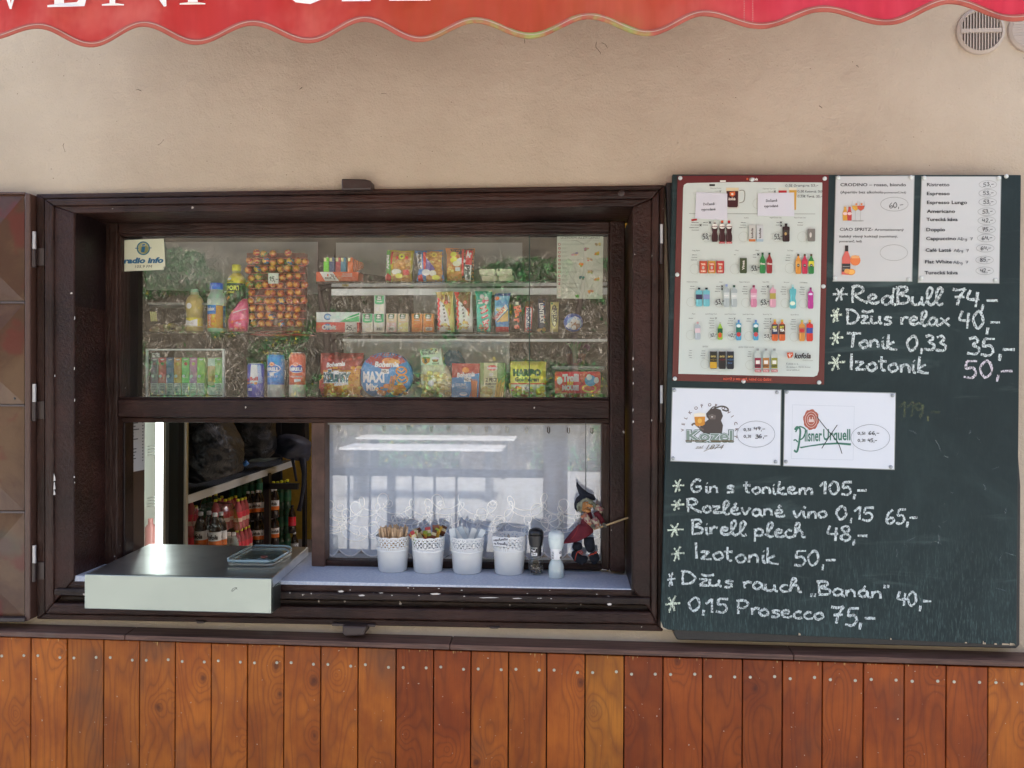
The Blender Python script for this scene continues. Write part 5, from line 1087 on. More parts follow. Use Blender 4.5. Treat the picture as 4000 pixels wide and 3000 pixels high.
def left_shelf():
    t = clear_tub('sweets_tub', ZA, 440, 760, 985, 1030, YD, .10, 'clear plastic tub with pale sweets at the far left of the shelf', 'tub')
    mb = MB(); rs = random.Random(2)
    for k in range(46):
        p = P(*ZA(rs.uniform(480, 950), rs.uniform(975, 1020) - 25 * rs.random()), YD + rs.uniform(.012, .08)); mb.col(rs.choice(('d0c090', 'e0d0a8', 'c8a878', 'c0c080', 'd8b898'))); mb.ell(p, .013, .011, .008, 8, 6)
    mb.build('sweets', M_TINT, t, smooth=True, kind='stuff')
    pr = Print(flat(YD - .001), ZA); [pr.line([(455 + k * 9, 820 + (k % 2) * 8), (465 + k * 9, 915)], 7, 'd8c080') for k in range(7)]; pr.build('yellow_print', M_PRINTG, t)
    # beige bottle
    def lz(T, cx, prof): return T(cx, 0)[0], [(T(0, a)[1], T(b, 0)[0] - T(0, 0)[0]) for a, b in prof]
    def bottle(name, T, cx, prof, cols, yy, label, cat, cap=None, capcol=None, band=None, txt=None, mat=None, n=28):
        x, pf = lz(T, cx, prof); t = thing(name, P(x, pf[-1][0], yy), label, cat)
        MB().lathe(x, pf, yy, n, [srgb(c) for c in cols]).build('bottle_body', mat or M_PRINTG, t, smooth=50)
        if cap: _, pc = lz(T, cx, cap); mb = MB(); mb.col(capcol); mb.lathe(x, pc, yy, n); mb.build('cap', M_PRINTG, t, smooth=50)
        if txt:
            k = SC(yy); hwmax = max(b for _, b in pf)
            def sf(px, py, off):
                r = np.interp(py, [a for a, _ in pf], [b for _, b in pf]); d = max(-.98, min(.98, (px - x) / r)); base = P(x, py, yy)
                return Vector((base.x + d * r * k, yy - r * k * math.sqrt(1 - d * d) - .0004 - off, base.z))
            pr = Print(sf, T, maxlen=18); txt(pr); pr.build('label_print', M_PRINTG, t)
        return t
    bottle('drink_bottle', ZA, 878, [(640, 38), (665, 42), (690, 66), (740, 84), (800, 82), (880, 74), (885, 78), (965, 80), (970, 84), (1010, 84), (1030, 70)], ['8a8a70', '9c8f5c', '98894c', '9a8a4c', '988a50', '988a50', 'c8b03c', 'd0c8a0', '98884c', '88784c'], YD, 'squat bottle of cloudy beige drink beside the clear tub', 'bottle', [(612, 36), (640, 38)], '7f9a88', txt=lambda pr: (pr.ell(862, 775, 28, 28, 'dcdcd0'), pr.poly([(815, 960), (815, 900), (870, 920), (935, 895), (935, 965)], 'd8d8c8'), pr.text('MULTIVITAMIN', 835, 945, 12, '7c6c3c', 900)))
    bottle('drink_bottle', ZA, 1088, [(612, 52), (640, 60), (700, 86), (760, 88), (770, 84), (980, 84), (985, 88), (1025, 88), (1035, 80)], ['8c9490', '8a9694', '94a09c', 'a0a898', '2c5ca0', 'c88c4c', '88a090', '7c988c'], YD, 'clear juice bottle with blue cap and orange fruit label', 'bottle', [(553, 58), (560, 62), (608, 62), (614, 56)], '2a50b4', mat=None,
           txt=lambda pr: (pr.rect(1006, 850, 1170, 980, 'd0843c'), pr.rect(1006, 766, 1170, 852, '2a60a8'), pr.text('Relax', 1010, 818, 38, 'e8ecec', 1112, bold=.05, shear=.1), pr.rect(1030, 855, 1072, 980, 'c8503c'), pr.text('JABLKO', 1064, 976, 24, 'f0d8c0', 1184, bold=.03, rot=90), blobs(pr, 14, 1080, 870, 1150, 970, 17, ('d8983c', 'c8683c', 'e0c048'), 4), pr.ell(1052, 735, 27, 26, 'd0d4cc'), pr.rect(1120, 770, 1168, 980, 'a87838')))
    bottle('drink_bottle', ZA, 1278, [(437, 42), (462, 42), (490, 70), (520, 88), (560, 92), (650, 90), (655, 90), (800, 88), (900, 88), (1020, 88), (1030, 80)], ['8a8c58', 'a89a20', 'c0b028', 'b8a824', '2a2a24', '24241e', '24241e', '3a2a28', '8a3040', '7a2c40'], YD + .03, 'tall yellow and black sports drink bottle with yellow cap', 'bottle', [(378, 38), (384, 43), (432, 44), (438, 38)], 'd8cc30', txt=lambda pr: (pr.text('SPORT', 1192, 626, 42, 'c8bc50', 1352, bold=.05), pr.text('ISOTONIC', 1198, 656, 18, 'c0b448', 1296, bold=.04), pr.poly([(1200, 700), (1240, 680), (1250, 700), (1215, 720)], 'd88030'), pr.ell(1240, 520, 24, 12, 'e8e8d0'), pr.text('TROPICAL', 1200, 552, 14, '3a3818', 1290, bold=.03)))
    bag('pink_bag', ZA, [(1340, 700), (1300, 780), (1240, 850), (1200, 900), (1215, 1000), (1330, 1030), (1380, 1020), (1395, 900), (1390, 780), (1380, 700)], YD - .02, .02, 'b84870', 'crumpled pink sweet bag leaning on the lollipop rack', 'bag', art=lambda pr: (pr.line([(1270, 840), (1385, 800)], 10, 'd890a8'), pr.line([(1230, 930), (1380, 900)], 12, 'c03848'), blobs(pr, 10, 1230, 860, 1370, 1000, 18, ('d87890', 'b83050', 'a03048'), 3)))
    # lollipop rack
    t = thing('lollipop_rack', P(1085, 1300, YD + .03), 'tall red display rack full of round wrapped lollipops', 'display rack')
    mb = MB(); mb.col('5c2a26'); mb.slab([ZA(1372, 262), ZA(1430, 1000), ZA(1920, 1010), ZA(1930, 262)], YD + .02, YD + .05); mb.build('back_card', M_PRINTG, t, bevel=.002)
    mb = MB(); mb.col('9c2a2c'); mb.slab([ZA(1500, 1010), ZA(1400, 1040), ZA(1960, 1040), ZA(1840, 1005)], YD - .02, YD + .07); mb.build('foot', M_PRINTG, t, bevel=.002)
    for k in range(10): mb = MB(); mb.col('b84844'); y = 285 + k * 72; mb.slab([ZA(1370 + k * 4, y + 24), ZA(1370 + k * 4, y + 30), ZA(1930, y + 30), ZA(1930, y + 24)], YD + .012, YD + .02); mb.build('holder_strip', M_PRINTG, t)
    rs = random.Random(9); cols = [('c05c20', 'd09030', 'a03020'), ('5a7c28', 'c09030', 'b0582c'), ('b03030', 'c87828', 'd0a060'), ('3c6c9c', 'd8a83c', 'c85838')]
    pal = []; rr = 36 * .40984 * SC(YD)
    for ci, cc in enumerate(cols):
        mb = MB(); n = 10
        for i in range(1, 9):
            a0 = math.pi * i / 9
        rings = [[(rr * math.sin(math.pi * i / 9) * math.cos(2 * math.pi * j / n), rr * math.sin(math.pi * i / 9) * math.sin(2 * math.pi * j / n), rr * math.cos(math.pi * i / 9)) for j in range(n)] for i in range(1, 9)]
        idx = [[mb.addv(p) for p in r] for r in rings]
        for i in range(7):
            for j in range(n):
                z = (i - 3.5) / 3.5; x_ = math.cos(2 * math.pi * (j + .5) / n); c = cc[1] if z * z * .8 + x_ * x_ * .5 < .28 else (cc[0] if (i + j) % 3 else cc[2])
                mb.face((idx[i][j], idx[i][(j + 1) % n], idx[i + 1][(j + 1) % n], idx[i + 1][j]), c)
        mb.face(idx[0][::-1], cc[2]); mb.face(idx[-1], cc[2]); pal.append(mb)
    names = ('orange and yellow', 'green and yellow', 'red and orange', 'blue and yellow'); first = {}
    for r in range(10):
        for c in range(8):
            x = 1385 + c * 78 + (r % 2) * 12 + rs.uniform(-9, 9) + (r * 5 if c < 3 else 0); y = 268 + r * 75 + rs.uniform(-9, 9) - (8 if r == 9 else 0)
            if rs.random() < (.04 if r else .25) or x > 1935: continue
            if r == 3 and 1560 < x < 1690: continue
            ci = rs.choices((0, 1, 2, 3), (66, 12, 16, 6))[0]; p = P(*ZA(x, y), YD - .004 + rs.uniform(-.004, .004))
            lab = 'round %s lollipop, rack row %d, %s from left' % (names[ci], r + 1, ('first', 'second', 'third', 'fourth', 'fifth', 'sixth', 'seventh', 'eighth')[c])
            if ci not in first:
                o = mkobj('lollipop', [tuple(Vector(v) + p) for v in pal[ci].v], pal[ci].f, M_LOLLY, smooth=True, C=pal[ci].c, MI=None, origin=p, label=lab, cat='lollipop', group='%s lollipops in the rack' % names[ci]); first[ci] = o
            else:
                o = first[ci].copy(); COL.objects.link(o); o.location = p; o['label'] = lab
            o.rotation_euler = (rs.uniform(-.5, .5), rs.uniform(-.8, .8), rs.uniform(-.8, .8))
    tagcard(1580, 456, 98, 100, '15,-', YD - .022, 'square price card reading 15 on the lollipop rack', ZA, 17)
left_shelf()
def top_shelf():
    # lighters
    t = pack('lighter_box', ZB, 268, 574, 790, 692, YD, .06, 'c85434', 'low orange and white carton holding upright lighters', 'carton', lambda pr: (pr.poly([(310, 576), (380, 690), (555, 690), (470, 576)], 'e0dcd0'), pr.text('SOLO', 376, 658, 16, '3a2c28', 440, bold=.05), pr.ell(412, 616, 9, 16, 'c85030'), hand(pr, '24,-', 440, 655, 520, 655, 52, 6, '1c1c20', rough=0), pr.text('PLYNOVÉ', 596, 610, 16, 'ecd8cc', 712, bold=.03), pr.text('ZAPALOVAČE', 580, 634, 16, 'ecd8cc', 712, bold=.03)))
    for i, (x, c, nm) in enumerate(((358, '5cb02c', 'bright green'), (428, '34486c', 'dark blue'), (505, '8c3c44', 'wine red'), (570, '2c6c88', 'teal'), (655, 'cc5a2c', 'orange'))):
        o = thing('lighter', P(*ZB(x + 34, 574), YD), '%s disposable lighter standing in the low orange carton' % nm, 'lighter', 'lighters in the carton'); mb = MB(); mb.col(c); mb.slab([ZB(x, 445), ZB(x, 580), ZB(x + 66, 580), ZB(x + 66, 445)], YD + .004, YD + .018); mb.build('fuel_body', M_PRINTG, o, bevel=.002)
        mb = MB(); mb.col('c8c48c'); mb.slab([ZB(x + 4, 402), ZB(x + 4, 444), ZB(x + 34, 444), ZB(x + 34, 402)], YD + .004, YD + .016); mb.build('metal_hood', M_PRINTG, o, bevel=.001)
        mb = MB(); mb.col(c); mb.slab([ZB(x + 35, 392), ZB(x + 35, 444), ZB(x + 64, 444), ZB(x + 64, 398)], YD + .005, YD + .016); mb.build('thumb_lever', M_PRINTG, o, bevel=.001)
    for k in range(4):
        x = 735 + k * 28; o = thing('lighter', P(*ZB(x, 565), YD + .03), 'lighter in the back row of the carton, number %s from the right end' % ('four', 'three', 'two', 'one')[k], 'lighter', 'lighters in the carton'); mb = MB(); mb.col(('b8603c', 'a8582c', '9c5430', '8c4c2c')[k]); mb.slab([ZB(x, 420 + k * 12), ZB(x, 574 - k * 12), ZB(x + 22, 568 - k * 14), ZB(x + 22, 424 + k * 12)], YD + .03 + k * .01, YD + .045 + k * .01); mb.build('fuel_body', M_PRINTG, o)
    tagcard(590, 710, 78, 44, '10,-', YD - .02, 'yellowish price card reading 10 below the lighter carton', ZB, 9, c='b0a060')
    PE = ('b8843c', 'a87434', 'c89850', '946428')
    def arasid(edge, c2, seed):
        def f(pr):
            pr.rect(250, 340, 460, 700, 'a87a3c'); blobs(pr, 60, 255, 345, 455, 700, 20, PE, seed)
            pr.poly([(170, 320), (170, 700), (235, 700), (215, 320)], c2); pr.poly([(235, 340), (225, 500), (245, 500), (258, 340)], 'b02c2c')
            pr.ell(365, 405, 38, 36, 'd8b83c'); pr.ell(365, 405, 15, 14, '4c3018'); pr.rect(295, 400, 325, 440, 'b83030'); pr.rect(405, 400, 440, 440, 'b83030'); pr.ell(300, 590, 60, 34, 'd8ccb0'); pr.ell(330, 640, 44, 30, 'd0c040'); pr.poly([(150, 640), (155, 690), (225, 700), (240, 650), (190, 600)], 'b02828'); pr.poly([(1385 - 1005, 570), (1388 - 1005, 630), (450, 630), (445, 560)], 'b03030')
            pr.text('Arašíd', 205, 560, 34, 'e8e4d8', 385, bold=.06, rot=90)
        return f
    def sh(dx): return lambda x, y: ZB(x + dx, y)
    bag('snack_bag', sh(985), [(172, 305), (200, 380), (215, 470), (205, 560), (145, 710), (300, 730), (470, 738), (468, 600), (485, 400), (495, 312), (350, 322), (260, 305)], YD + .01, .024, 'b8a82c', 'small yellow peanut puff bag with green edge, left of three on the top shelf', 'snack bag', art=arasid('b8a82c', '4c8c3c', 3), seed=3, group='three small peanut snack bags')
    def a2(pr):
        pr.rect(1640, 330, 1830, 700, 'a87a3c'); blobs(pr, 55, 1650, 335, 1820, 560, 19, PE, 8); blobs(pr, 20, 1760, 560, 1840, 690, 17, PE, 9)
        pr.poly([(1520, 350), (1590, 355), (1630, 500), (1600, 720), (1530, 700), (1560, 560)], '3c70b0'); pr.poly([(1520, 360), (1590, 350), (1605, 560), (1560, 560)], 'dcdcd4'); pr.text('Arašíd', 1580, 560, 40, '22242c', 1790, bold=.06, rot=90); pr.poly([(1610, 350), (1645, 350), (1650, 560), (1618, 560)], 'b02c2c'); pr.poly([(1650, 420), (1700, 480), (1760, 560), (1700, 600), (1640, 560)], '4a3c7c')
        pr.ell(1745, 385, 34, 32, 'c8a03c'); pr.ell(1745, 385, 13, 13, '4c3018'); pr.ell(1650, 600, 52, 38, 'dcd8cc'); pr.ell(1730, 610, 42, 36, 'dccfb0'); pr.ell(1765, 660, 48, 30, 'd0c038'); pr.poly([(1545, 640), (1600, 620), (1610, 710), (1550, 710)], 'a82830'); pr.rect(1520, 708, 1860, 736, '2c60a8')
    bag('snack_bag', ZB, [(1482, 312), (1520, 400), (1570, 520), (1545, 620), (1502, 738), (1680, 738), (1870, 730), (1840, 600), (1822, 450), (1838, 300), (1660, 322)], YD, .024, '3a78b8', 'small blue peanut puff bag between the yellow and the orange one', 'snack bag', art=a2, seed=5, group='three small peanut snack bags')
    def a3(pr):
        pr.rect(270, 270, 560, 615, 'a86c34'); pr.poly([(300, 262), (330, 300), (420, 330), (440, 600), (560, 600), (560, 262)], '2c2430'); pr.poly([(320, 300), (400, 300), (400, 420), (330, 460)], 'c8682c'); blobs(pr, 34, 275, 480, 430, 615, 16, PE, 12); blobs(pr, 18, 290, 420, 340, 500, 13, PE, 13)
        pr.ell(350, 330, 34, 30, 'd0c43c'); pr.ell(355, 390, 40, 32, 'd0b838'); pr.ell(430, 400, 50, 30, 'dcd8cc'); pr.ell(385, 430, 44, 30, 'dcc8a0'); pr.poly([(440, 270), (462, 270), (458, 560), (436, 560)], 'b02828'); pr.poly([(478, 280), (555, 285), (540, 440), (480, 440)], 'b02830'); pr.poly([(472, 440), (540, 440), (530, 610), (470, 600)], 'd8d8d0'); pr.text('Ar', 486, 360, 74, 'e8e4d8', 540, bold=.05); pr.text('ašíd', 520, 595, 46, '1c1c24', 670, bold=.06, rot=90); pr.rect(370, 470, 420, 510, 'd8d8d0')
    bag('snack_bag', ZC, [(245, 245), (280, 360), (300, 440), (262, 620), (400, 628), (535, 628), (542, 480), (555, 360), (570, 250), (450, 262), (330, 250)], YD + .005, .024, 'c06c28', 'small orange peanut puff bag, right of the blue one', 'snack bag', art=a3, seed=7, group='three small peanut snack bags')
    for i, (x0, y0, x1, y1, l) in enumerate(((610, 470, 785, 540, 'cream wafer bar, upper left of the four stacked beside the snack bags'), (792, 468, 968, 540, 'cream wafer bar with a dark mark, upper right of the four stacked'), (640, 542, 815, 616, 'cream wafer bar, lower left of the four stacked beside the snack bags'), (818, 540, 988, 612, 'cream wafer bar, lower right of the four stacked beside the snack bags'))):
        mb = MB(); mb.col('cccca4'); mb.slab([ZC(x0 + 6, y0), ZC(x0, y0 + 20), ZC(x0 + 8, y1), ZC(x1 - 8, y1), ZC(x1, y0 + 30), ZC(x1 - 4, y0)], YD, YD + .03)
        mb.build('wafer_bar', M_FOIL, bevel=.003, label=l, cat='wafer bar', group='four stacked wafer bars')
    pr = Print(flat(YD - .0008), ZC); pr.ell(825, 486, 10, 12, '28282c'); pr.ell(825, 486, 4, 5, 'ccc8a8'); 
    pr.build('ink_stamp', M_PAPER, None, label='tiny dark stamp on the upper right cream wafer bar', cat='stamp')
    # allergen sheet on the glass
    y = .158
    t = thing('allergen_list', P(2265, 1167, y), 'white printed list with small food pictures taped inside the top right of the glass', 'list')
    mb = MB(); mb.col('b9bfae'); mb.slab([ZC(1455, 118), ZC(1450, 790), ZC(1945, 795), ZC(1955, 118)], y, y + .0006); mb.build('paper', M_PAPER, t)
    pr = Print(flat(y - .0001), ZC); pr.text('SEZNAM ALERGENŮ', 1488, 148, 28, '5a5c52', 1912); pr.line([(1490, 163), (1912, 163)], 5, 'a8aa9c')
    for k in range(14):
        yy = 206 + k * 42.5; pr.ell(1479, yy, 14, 15, '9c5a5c' if k < 11 else 'c0b0a0'); pr.text(str(k + 1), 1473 if k < 9 else 1469, yy + 6, 13, 'e4dcd0', 1484 if k < 9 else 1490, bold=.03)
        for j in range(2): pr.line([(1505, yy - 5 + j * 10), (1505 + (320, 60, 60, 70, 240, 160, 60, 200, 60, 80, 190, 200, 130, 60)[k] * (1 - .2 * j), yy - 5 + j * 10)], 4, '98a090')
    for x, yy, a, b, c in ((1895, 205, 40, 20, 'b89860'), (1780, 258, 40, 20, '8c7c6c'), (1650, 312, 50, 22, 'a8a090'), (1890, 300, 36, 24, 'c09048'), (1805, 368, 38, 20, 'b8a478'), (1718, 425, 34, 28, 'c8a050'), (1815, 508, 36, 22, 'b0a070'), (1722, 566, 34, 22, '5c7c68'), (1890, 578, 42, 20, 'c0905c'), (1818, 718, 38, 20, 'b89060'), (1668, 765, 28, 18, '6c9450')):
        rs = random.Random(x); [pr.ell(x + rs.uniform(-.6, .6) * a, yy + rs.uniform(-.6, .6) * b, a * .35, b * .45, tuple(q * rs.uniform(.6, 1.5) for q in srgb(c)), 9) for _ in range(9)]
    pr.build('print', M_PAPER, t)
top_shelf()
def middle_shelf():
    def orb(red):
        def f(pr):
            y = 0 if not red else 123
            pr.ell(410, 1130 + y, 46, 40, '3c5c8c'); pr.ell(410, 1130 + y, 34, 28, '7c9ccc'); pr.ell(410, 1130 + y, 14, 12, 'dce4e8')
            if red: pr.text('Orbit', 338, 1284, 56, 'e8e8e0', 516, bold=.06)
            else: pr.text('rbit', 440, 1152, 46, 'a8bcb8', 566, bold=.04); pr.poly([(560, 1190), (690, 1120), (800, 1080), (800, 1190)], '3c9860'); pr.line([(640, 1160), (800, 1110)], 8, 'c8dcc8')
        return f
    pack('gum_carton', ZB, 270, 1072, 806, 1194, YD, .05, 'b4c4bc', 'white and green chewing gum carton stacked on the red one', 'carton', orb(0))
    pack('gum_carton', ZB, 268, 1197, 800, 1324, YD, .05, 'c04a44', 'red chewing gum carton under the white and green one', 'carton', orb(1))
    tagcard(624, 1197, 146, 128, '25,-', YD - .005, 'large price card reading 25 on the red gum carton', ZB, 17)
    MINT = [(836, 1090, '4c9c70', 'c8ccb0', 'white mints in the leftmost of the lower row'), (978, 1090, '4c9c70', 'c8ccb0', 'white mints under the odd one out on top'), (983, 862, '4c9c70', 'c8ccb0', 'white mints standing alone on top of the row'), (1132, 1090, 'c8a890', 'd0a0a0', 'pink and yellow mints, left of that pair'), (1272, 1090, 'c8a890', 'd0b880', 'pink and yellow mints, right of that pair'), (1447, 1090, 'd07840', 'cc6c30', 'orange mints, left of that pair'), (1590, 1090, 'd07840', 'cc6c30', 'orange mints, right end of the row')]
    for i, (x, y, c, c2, l) in enumerate(MINT):
        H = 232
        def art(pr, x=x, y=y, c=c, c2=c2):
            pr.rect(x + 6, y + 108, x + 126, y + 228, c2); blobs(pr, 22, x + 18, y + 120, x + 114, y + 220, 17, (c2, c2, 'd8d8c0' if c2 != 'cc6c30' else 'd87c3c'), x)
            pr.rect(x + 8, y + 4, x + 124, y + 100, c); pr.ell(x + 66, y + 98, 56, 16, c); pr.poly([(x + 26, y + 26), (x + 34, y + 6), (x + 104, y + 8), (x + 96, y + 56), (x + 84, y + 66), (x + 30, y + 62)], '2f5c40'); pr.text('tic', x + 42, y + 34, 24, 'e4e8dc', x + 86, bold=.06); pr.text('tac', x + 34, y + 58, 24, 'e4e8dc', x + 90, bold=.06); pr.rect(x + 34, y + 76, x + 98, y + 86, 'c8dcc8')
        pack('mint_box', ZB, x, y, x + 132, y + H, YD, .016, 'c0cdbf' if i < 3 else ('ccb8a4' if i < 5 else 'cc8450'), 'small clear box of ' + l, 'mint box', art, group='small boxes of mints')
        if i in (1, 3, 6): tagcard(x + 30, y + 168, 82, 42, '20,-', YD - .003, 'tiny price card reading 20 on the mint box %s' % ('under the lone upper one' if i == 1 else 'with pink mints' if i == 3 else 'at the right end of the row'), ZB, 7)
    tagcard(868, 1030, 70, 46, '20,-', YD + .0, 'small grey price card reading 20 left of the lone upper mint box', ZB, 9, c='787874')
    def bueno(x, brown, cut):
        def f(pr):
            pr.poly([(x - 10, 725), (x - 5, 800), (x + 50, 850), (x + 140, 960), (x + 150, 725)], 'a88c50' if brown else '6c4434'); pr.poly([(x + 30, 760), (x + 60, 755), (x + 66, 800), (x + 34, 815)], '6c4030'); pr.poly([(x + 75, 755), (x + 130, 750), (x + 132, 850), (x + 80, 820)], '6c4030')
            pr.poly([(x - 8, 790), (x + 60, 850), (x + 105, 960), (x + 140, 1150), (x + 10, 1150)], 'c8ccc4'); pr.line([(x + 6 + (8 if k % 2 else -4) + k * .5, 790 + k * 28) for k in range(13)], 24, 'c02c30')
            pr.ell(x + 90, 838, 20, 22, 'c03838'); pr.text('2', x + 82, 850, 24, 'f0e8e0', x + 98); pr.text('bueno', x + 88, 1035, 62, '2c1c18', x + 88 + 190, bold=.04, rot=-80 + 170 if 0 else 90) if 0 else None
            V = 'bueno'; 
            for k, ch in enumerate(V): pr.text(ch, x + 52 + k * 5, 862 + k * 38 + 6, 26, '2c1c18', None, bold=.05, rot=-82)
            pr.text('Kinder', x + 112, 905, 15, 'b83434', x + 112 + 84, bold=.04, rot=-80); blobs(pr, 12, x + 30, 1050, x + 130, 1140, 22, ('c0a060', '8c6038', 'd8cca8'), x)
        return f
    bag('chocolate_bar', ZC, [(142, 722), (170, 790), (178, 960), (192, 1155), (345, 1155), (345, 1000), (332, 860), (334, 712), (260, 716)], YD, .012, 'c8b070', 'white wrapped wafer bar with beige top, left of the pair', 'chocolate bar', art=bueno(172, 1, 0), seed=2, ml=7, group='two white wrapped wafer bars')
    bag('chocolate_bar', ZC, [(342, 722), (370, 800), (380, 960), (388, 1155), (545, 1155), (548, 1000), (535, 860), (540, 705), (520, 730), (430, 730)], YD, .012, 'c4c8c0', 'white wrapped wafer bar with red corner, right of the pair', 'chocolate bar', art=lambda pr: (bueno(376, 0, 1)(pr), pr.poly([(342, 722), (370, 800), (405, 750), (400, 725)], 'b82c30')), seed=3, ml=7, group='two white wrapped wafer bars')
    def milka(pr):
        pr.rect(568, 712, 752, 740, '2c7c6c'); blobs(pr, 12, 600, 760, 720, 850, 24, ('d8dcd4', 'e4e8e0', 'c04868'), 5); pr.poly([(590, 860), (680, 850), (735, 900), (730, 1150), (600, 1155)], '4ca494')
        for k, ch in enumerate('Milka'): pr.text(ch, 630 + k * 9, 888 + k * 50, 62, 'b83444', None, bold=.10, rot=-68); pr.text(ch, 634 + k * 9, 888 + k * 50, 56, 'e8dcd8', None, bold=.03, rot=-68)
        blobs(pr, 10, 610, 1080, 690, 1150, 16, ('a87848', '8c5c3c'), 2)
    bag('chocolate_bar', ZC, [(562, 712), (580, 770), (588, 900), (592, 1158), (738, 1158), (748, 980), (740, 840), (755, 712)], YD, .012, '3c8c7c', 'teal wrapped bar with large slanting lettering', 'chocolate bar', art=milka, seed=4, ml=7)
    def hor(pr):
        pr.rect(785, 735, 955, 765, '30407c'); pr.poly([(785, 765), (785, 1000), (930, 860), (930, 765)], '6c9cc4'); pr.poly([(790, 870), (830, 800), (870, 850), (900, 790), (930, 830), (930, 880)], '4878a8'); pr.ell(806, 792, 28, 24, 'c85838'); blobs(pr, 12, 800, 870, 880, 930, 20, ('d8d0c0', 'd8a83c', 'e4e0d4'), 3)
        pr.poly([(780, 985), (800, 1045), (930, 905), (905, 858)], 'e4dccc'); pr.text('HORÁLKY', 792, 1028, 36, 'b0343c', 962, bold=.05, rot=47); pr.poly([(800, 1050), (930, 912), (930, 1040), (850, 1050)], 'c89c60'); pr.line([(800, 1050), (930, 912)], 8, '2c4c8c'); blobs(pr, 10, 810, 1050, 920, 1090, 18, ('3c70a8', '5c90c0'), 6); pr.rect(796, 1100, 935, 1156, 'a82c34')
    bag('chocolate_bar', ZC, [(780, 738), (782, 850), (780, 990), (798, 1100), (796, 1158), (935, 1158), (938, 1000), (932, 850), (955, 730), (870, 742)], YD, .012, '5c8cb8', 'blue wrapped wafer with white diagonal name band and red foot', 'chocolate bar', art=hor, seed=5, ml=7)
    def mars(pr):
        for k, ch in enumerate('Mars'): pr.text(ch, 992 + k * 2, 880 + k * 68, 66, 'b8503c', None, bold=.08, rot=-78)
        pr.rect(1008, 830, 1040, 862, 'b8b8a8')
    bag('chocolate_bar', ZC, [(985, 785), (975, 900), (982, 1155), (1055, 1155), (1070, 1000), (1098, 800)], YD, .01, '2a2220', 'black wrapped bar with red slanted lettering', 'chocolate bar', art=mars, seed=6, ml=7)
    bag('chocolate_bar', ZC, [(1110, 822), (1105, 950), (1105, 1150), (1170, 1150), (1190, 1000), (1200, 820)], YD, .01, '4c2c20', 'dark brown bar with upright white and blue name panel', 'chocolate bar', art=lambda pr: (pr.poly([(1115, 880), (1105, 1150), (1175, 1152), (1190, 890)], 'b8343c'), pr.poly([(1122, 888), (1112, 1145), (1168, 1148), (1182, 895)], 'dce0dc'), pr.text('SNICKERS', 1124, 892, 44, '2c3c6c', 1376, bold=.05, rot=-88)), seed=7, ml=7)
    bag('sweets_tube', ZC, [(1248, 792), (1246, 1152), (1328, 1152), (1338, 792)], YD, .012, '2c3448', 'dark tube of sugar coated sweets with light lettering', 'sweets tube', art=lambda pr: (pr.text('LENTILKY', 1262, 846, 44, 'dcdcd4', 1486, bold=.06, rot=-86), blobs(pr, 6, 1256, 1100, 1320, 1145, 20, ('c8a880', 'b89058'), 3), blobs(pr, 8, 1300, 820, 1330, 1060, 8, ('c8a83c', '3c6cb0', 'b84848'), 5)), seed=8, ml=7, group='two tubes of sweets')
    bag('sweets_tube', ZC, [(1382, 828), (1380, 1152), (1465, 1152), (1475, 828)], YD, .012, 'b4ac6c', 'yellow tube of sugar coated sweets with black oval name', 'sweets tube', art=lambda pr: (pr.ell(1425, 980, 34, 118, '2c3038'), pr.ell(1425, 980, 28, 110, 'c8c890'), pr.text('LENTILKY', 1408, 876, 38, '24282c', 1586, bold=.06, rot=-88), hand(pr, '25,-', 1405, 918, 1460, 918, 28, 5, '1a1a1c', rough=0), pr.rect(1390, 842, 1410, 858, '3c7c4c')), seed=9, ml=7, group='two tubes of sweets')
    c = [(1630 + 104 * math.cos(k * .2618), 1052 - 100 * math.sin(k * .2618)) for k in range(24)]
    bag('round_wafer', ZC, c, YD, .012, '3c58a0', 'round blue foil wrapped wafer at the right end of the middle shelf', 'wafer', art=lambda pr: (pr.ell(1640, 1062, 78, 72, '7c98c8'), pr.ell(1650, 1080, 52, 52, '7c6048'), pr.text('FIDORKA', 1580, 1120, 42, 'e4e4e0', 1740, bold=.08, rot=48), pr.ell(1636, 1108, 24, 26, 'd0ccc0'), pr.rect(1662, 1028, 1698, 1064, 'dcdcd4')), seed=10, ml=7)
    for k, x in enumerate((158, 362, 556, 744)):
        tagcard(x, 1085, 32, 72, '', YD + .02, 'blank looking price card standing %s' % ('left of the beige topped wafer bar', 'between the two white wafer bars', 'left of the teal bar', 'left of the blue wafer')[k], ZC, c='b4c0c4')
middle_shelf()
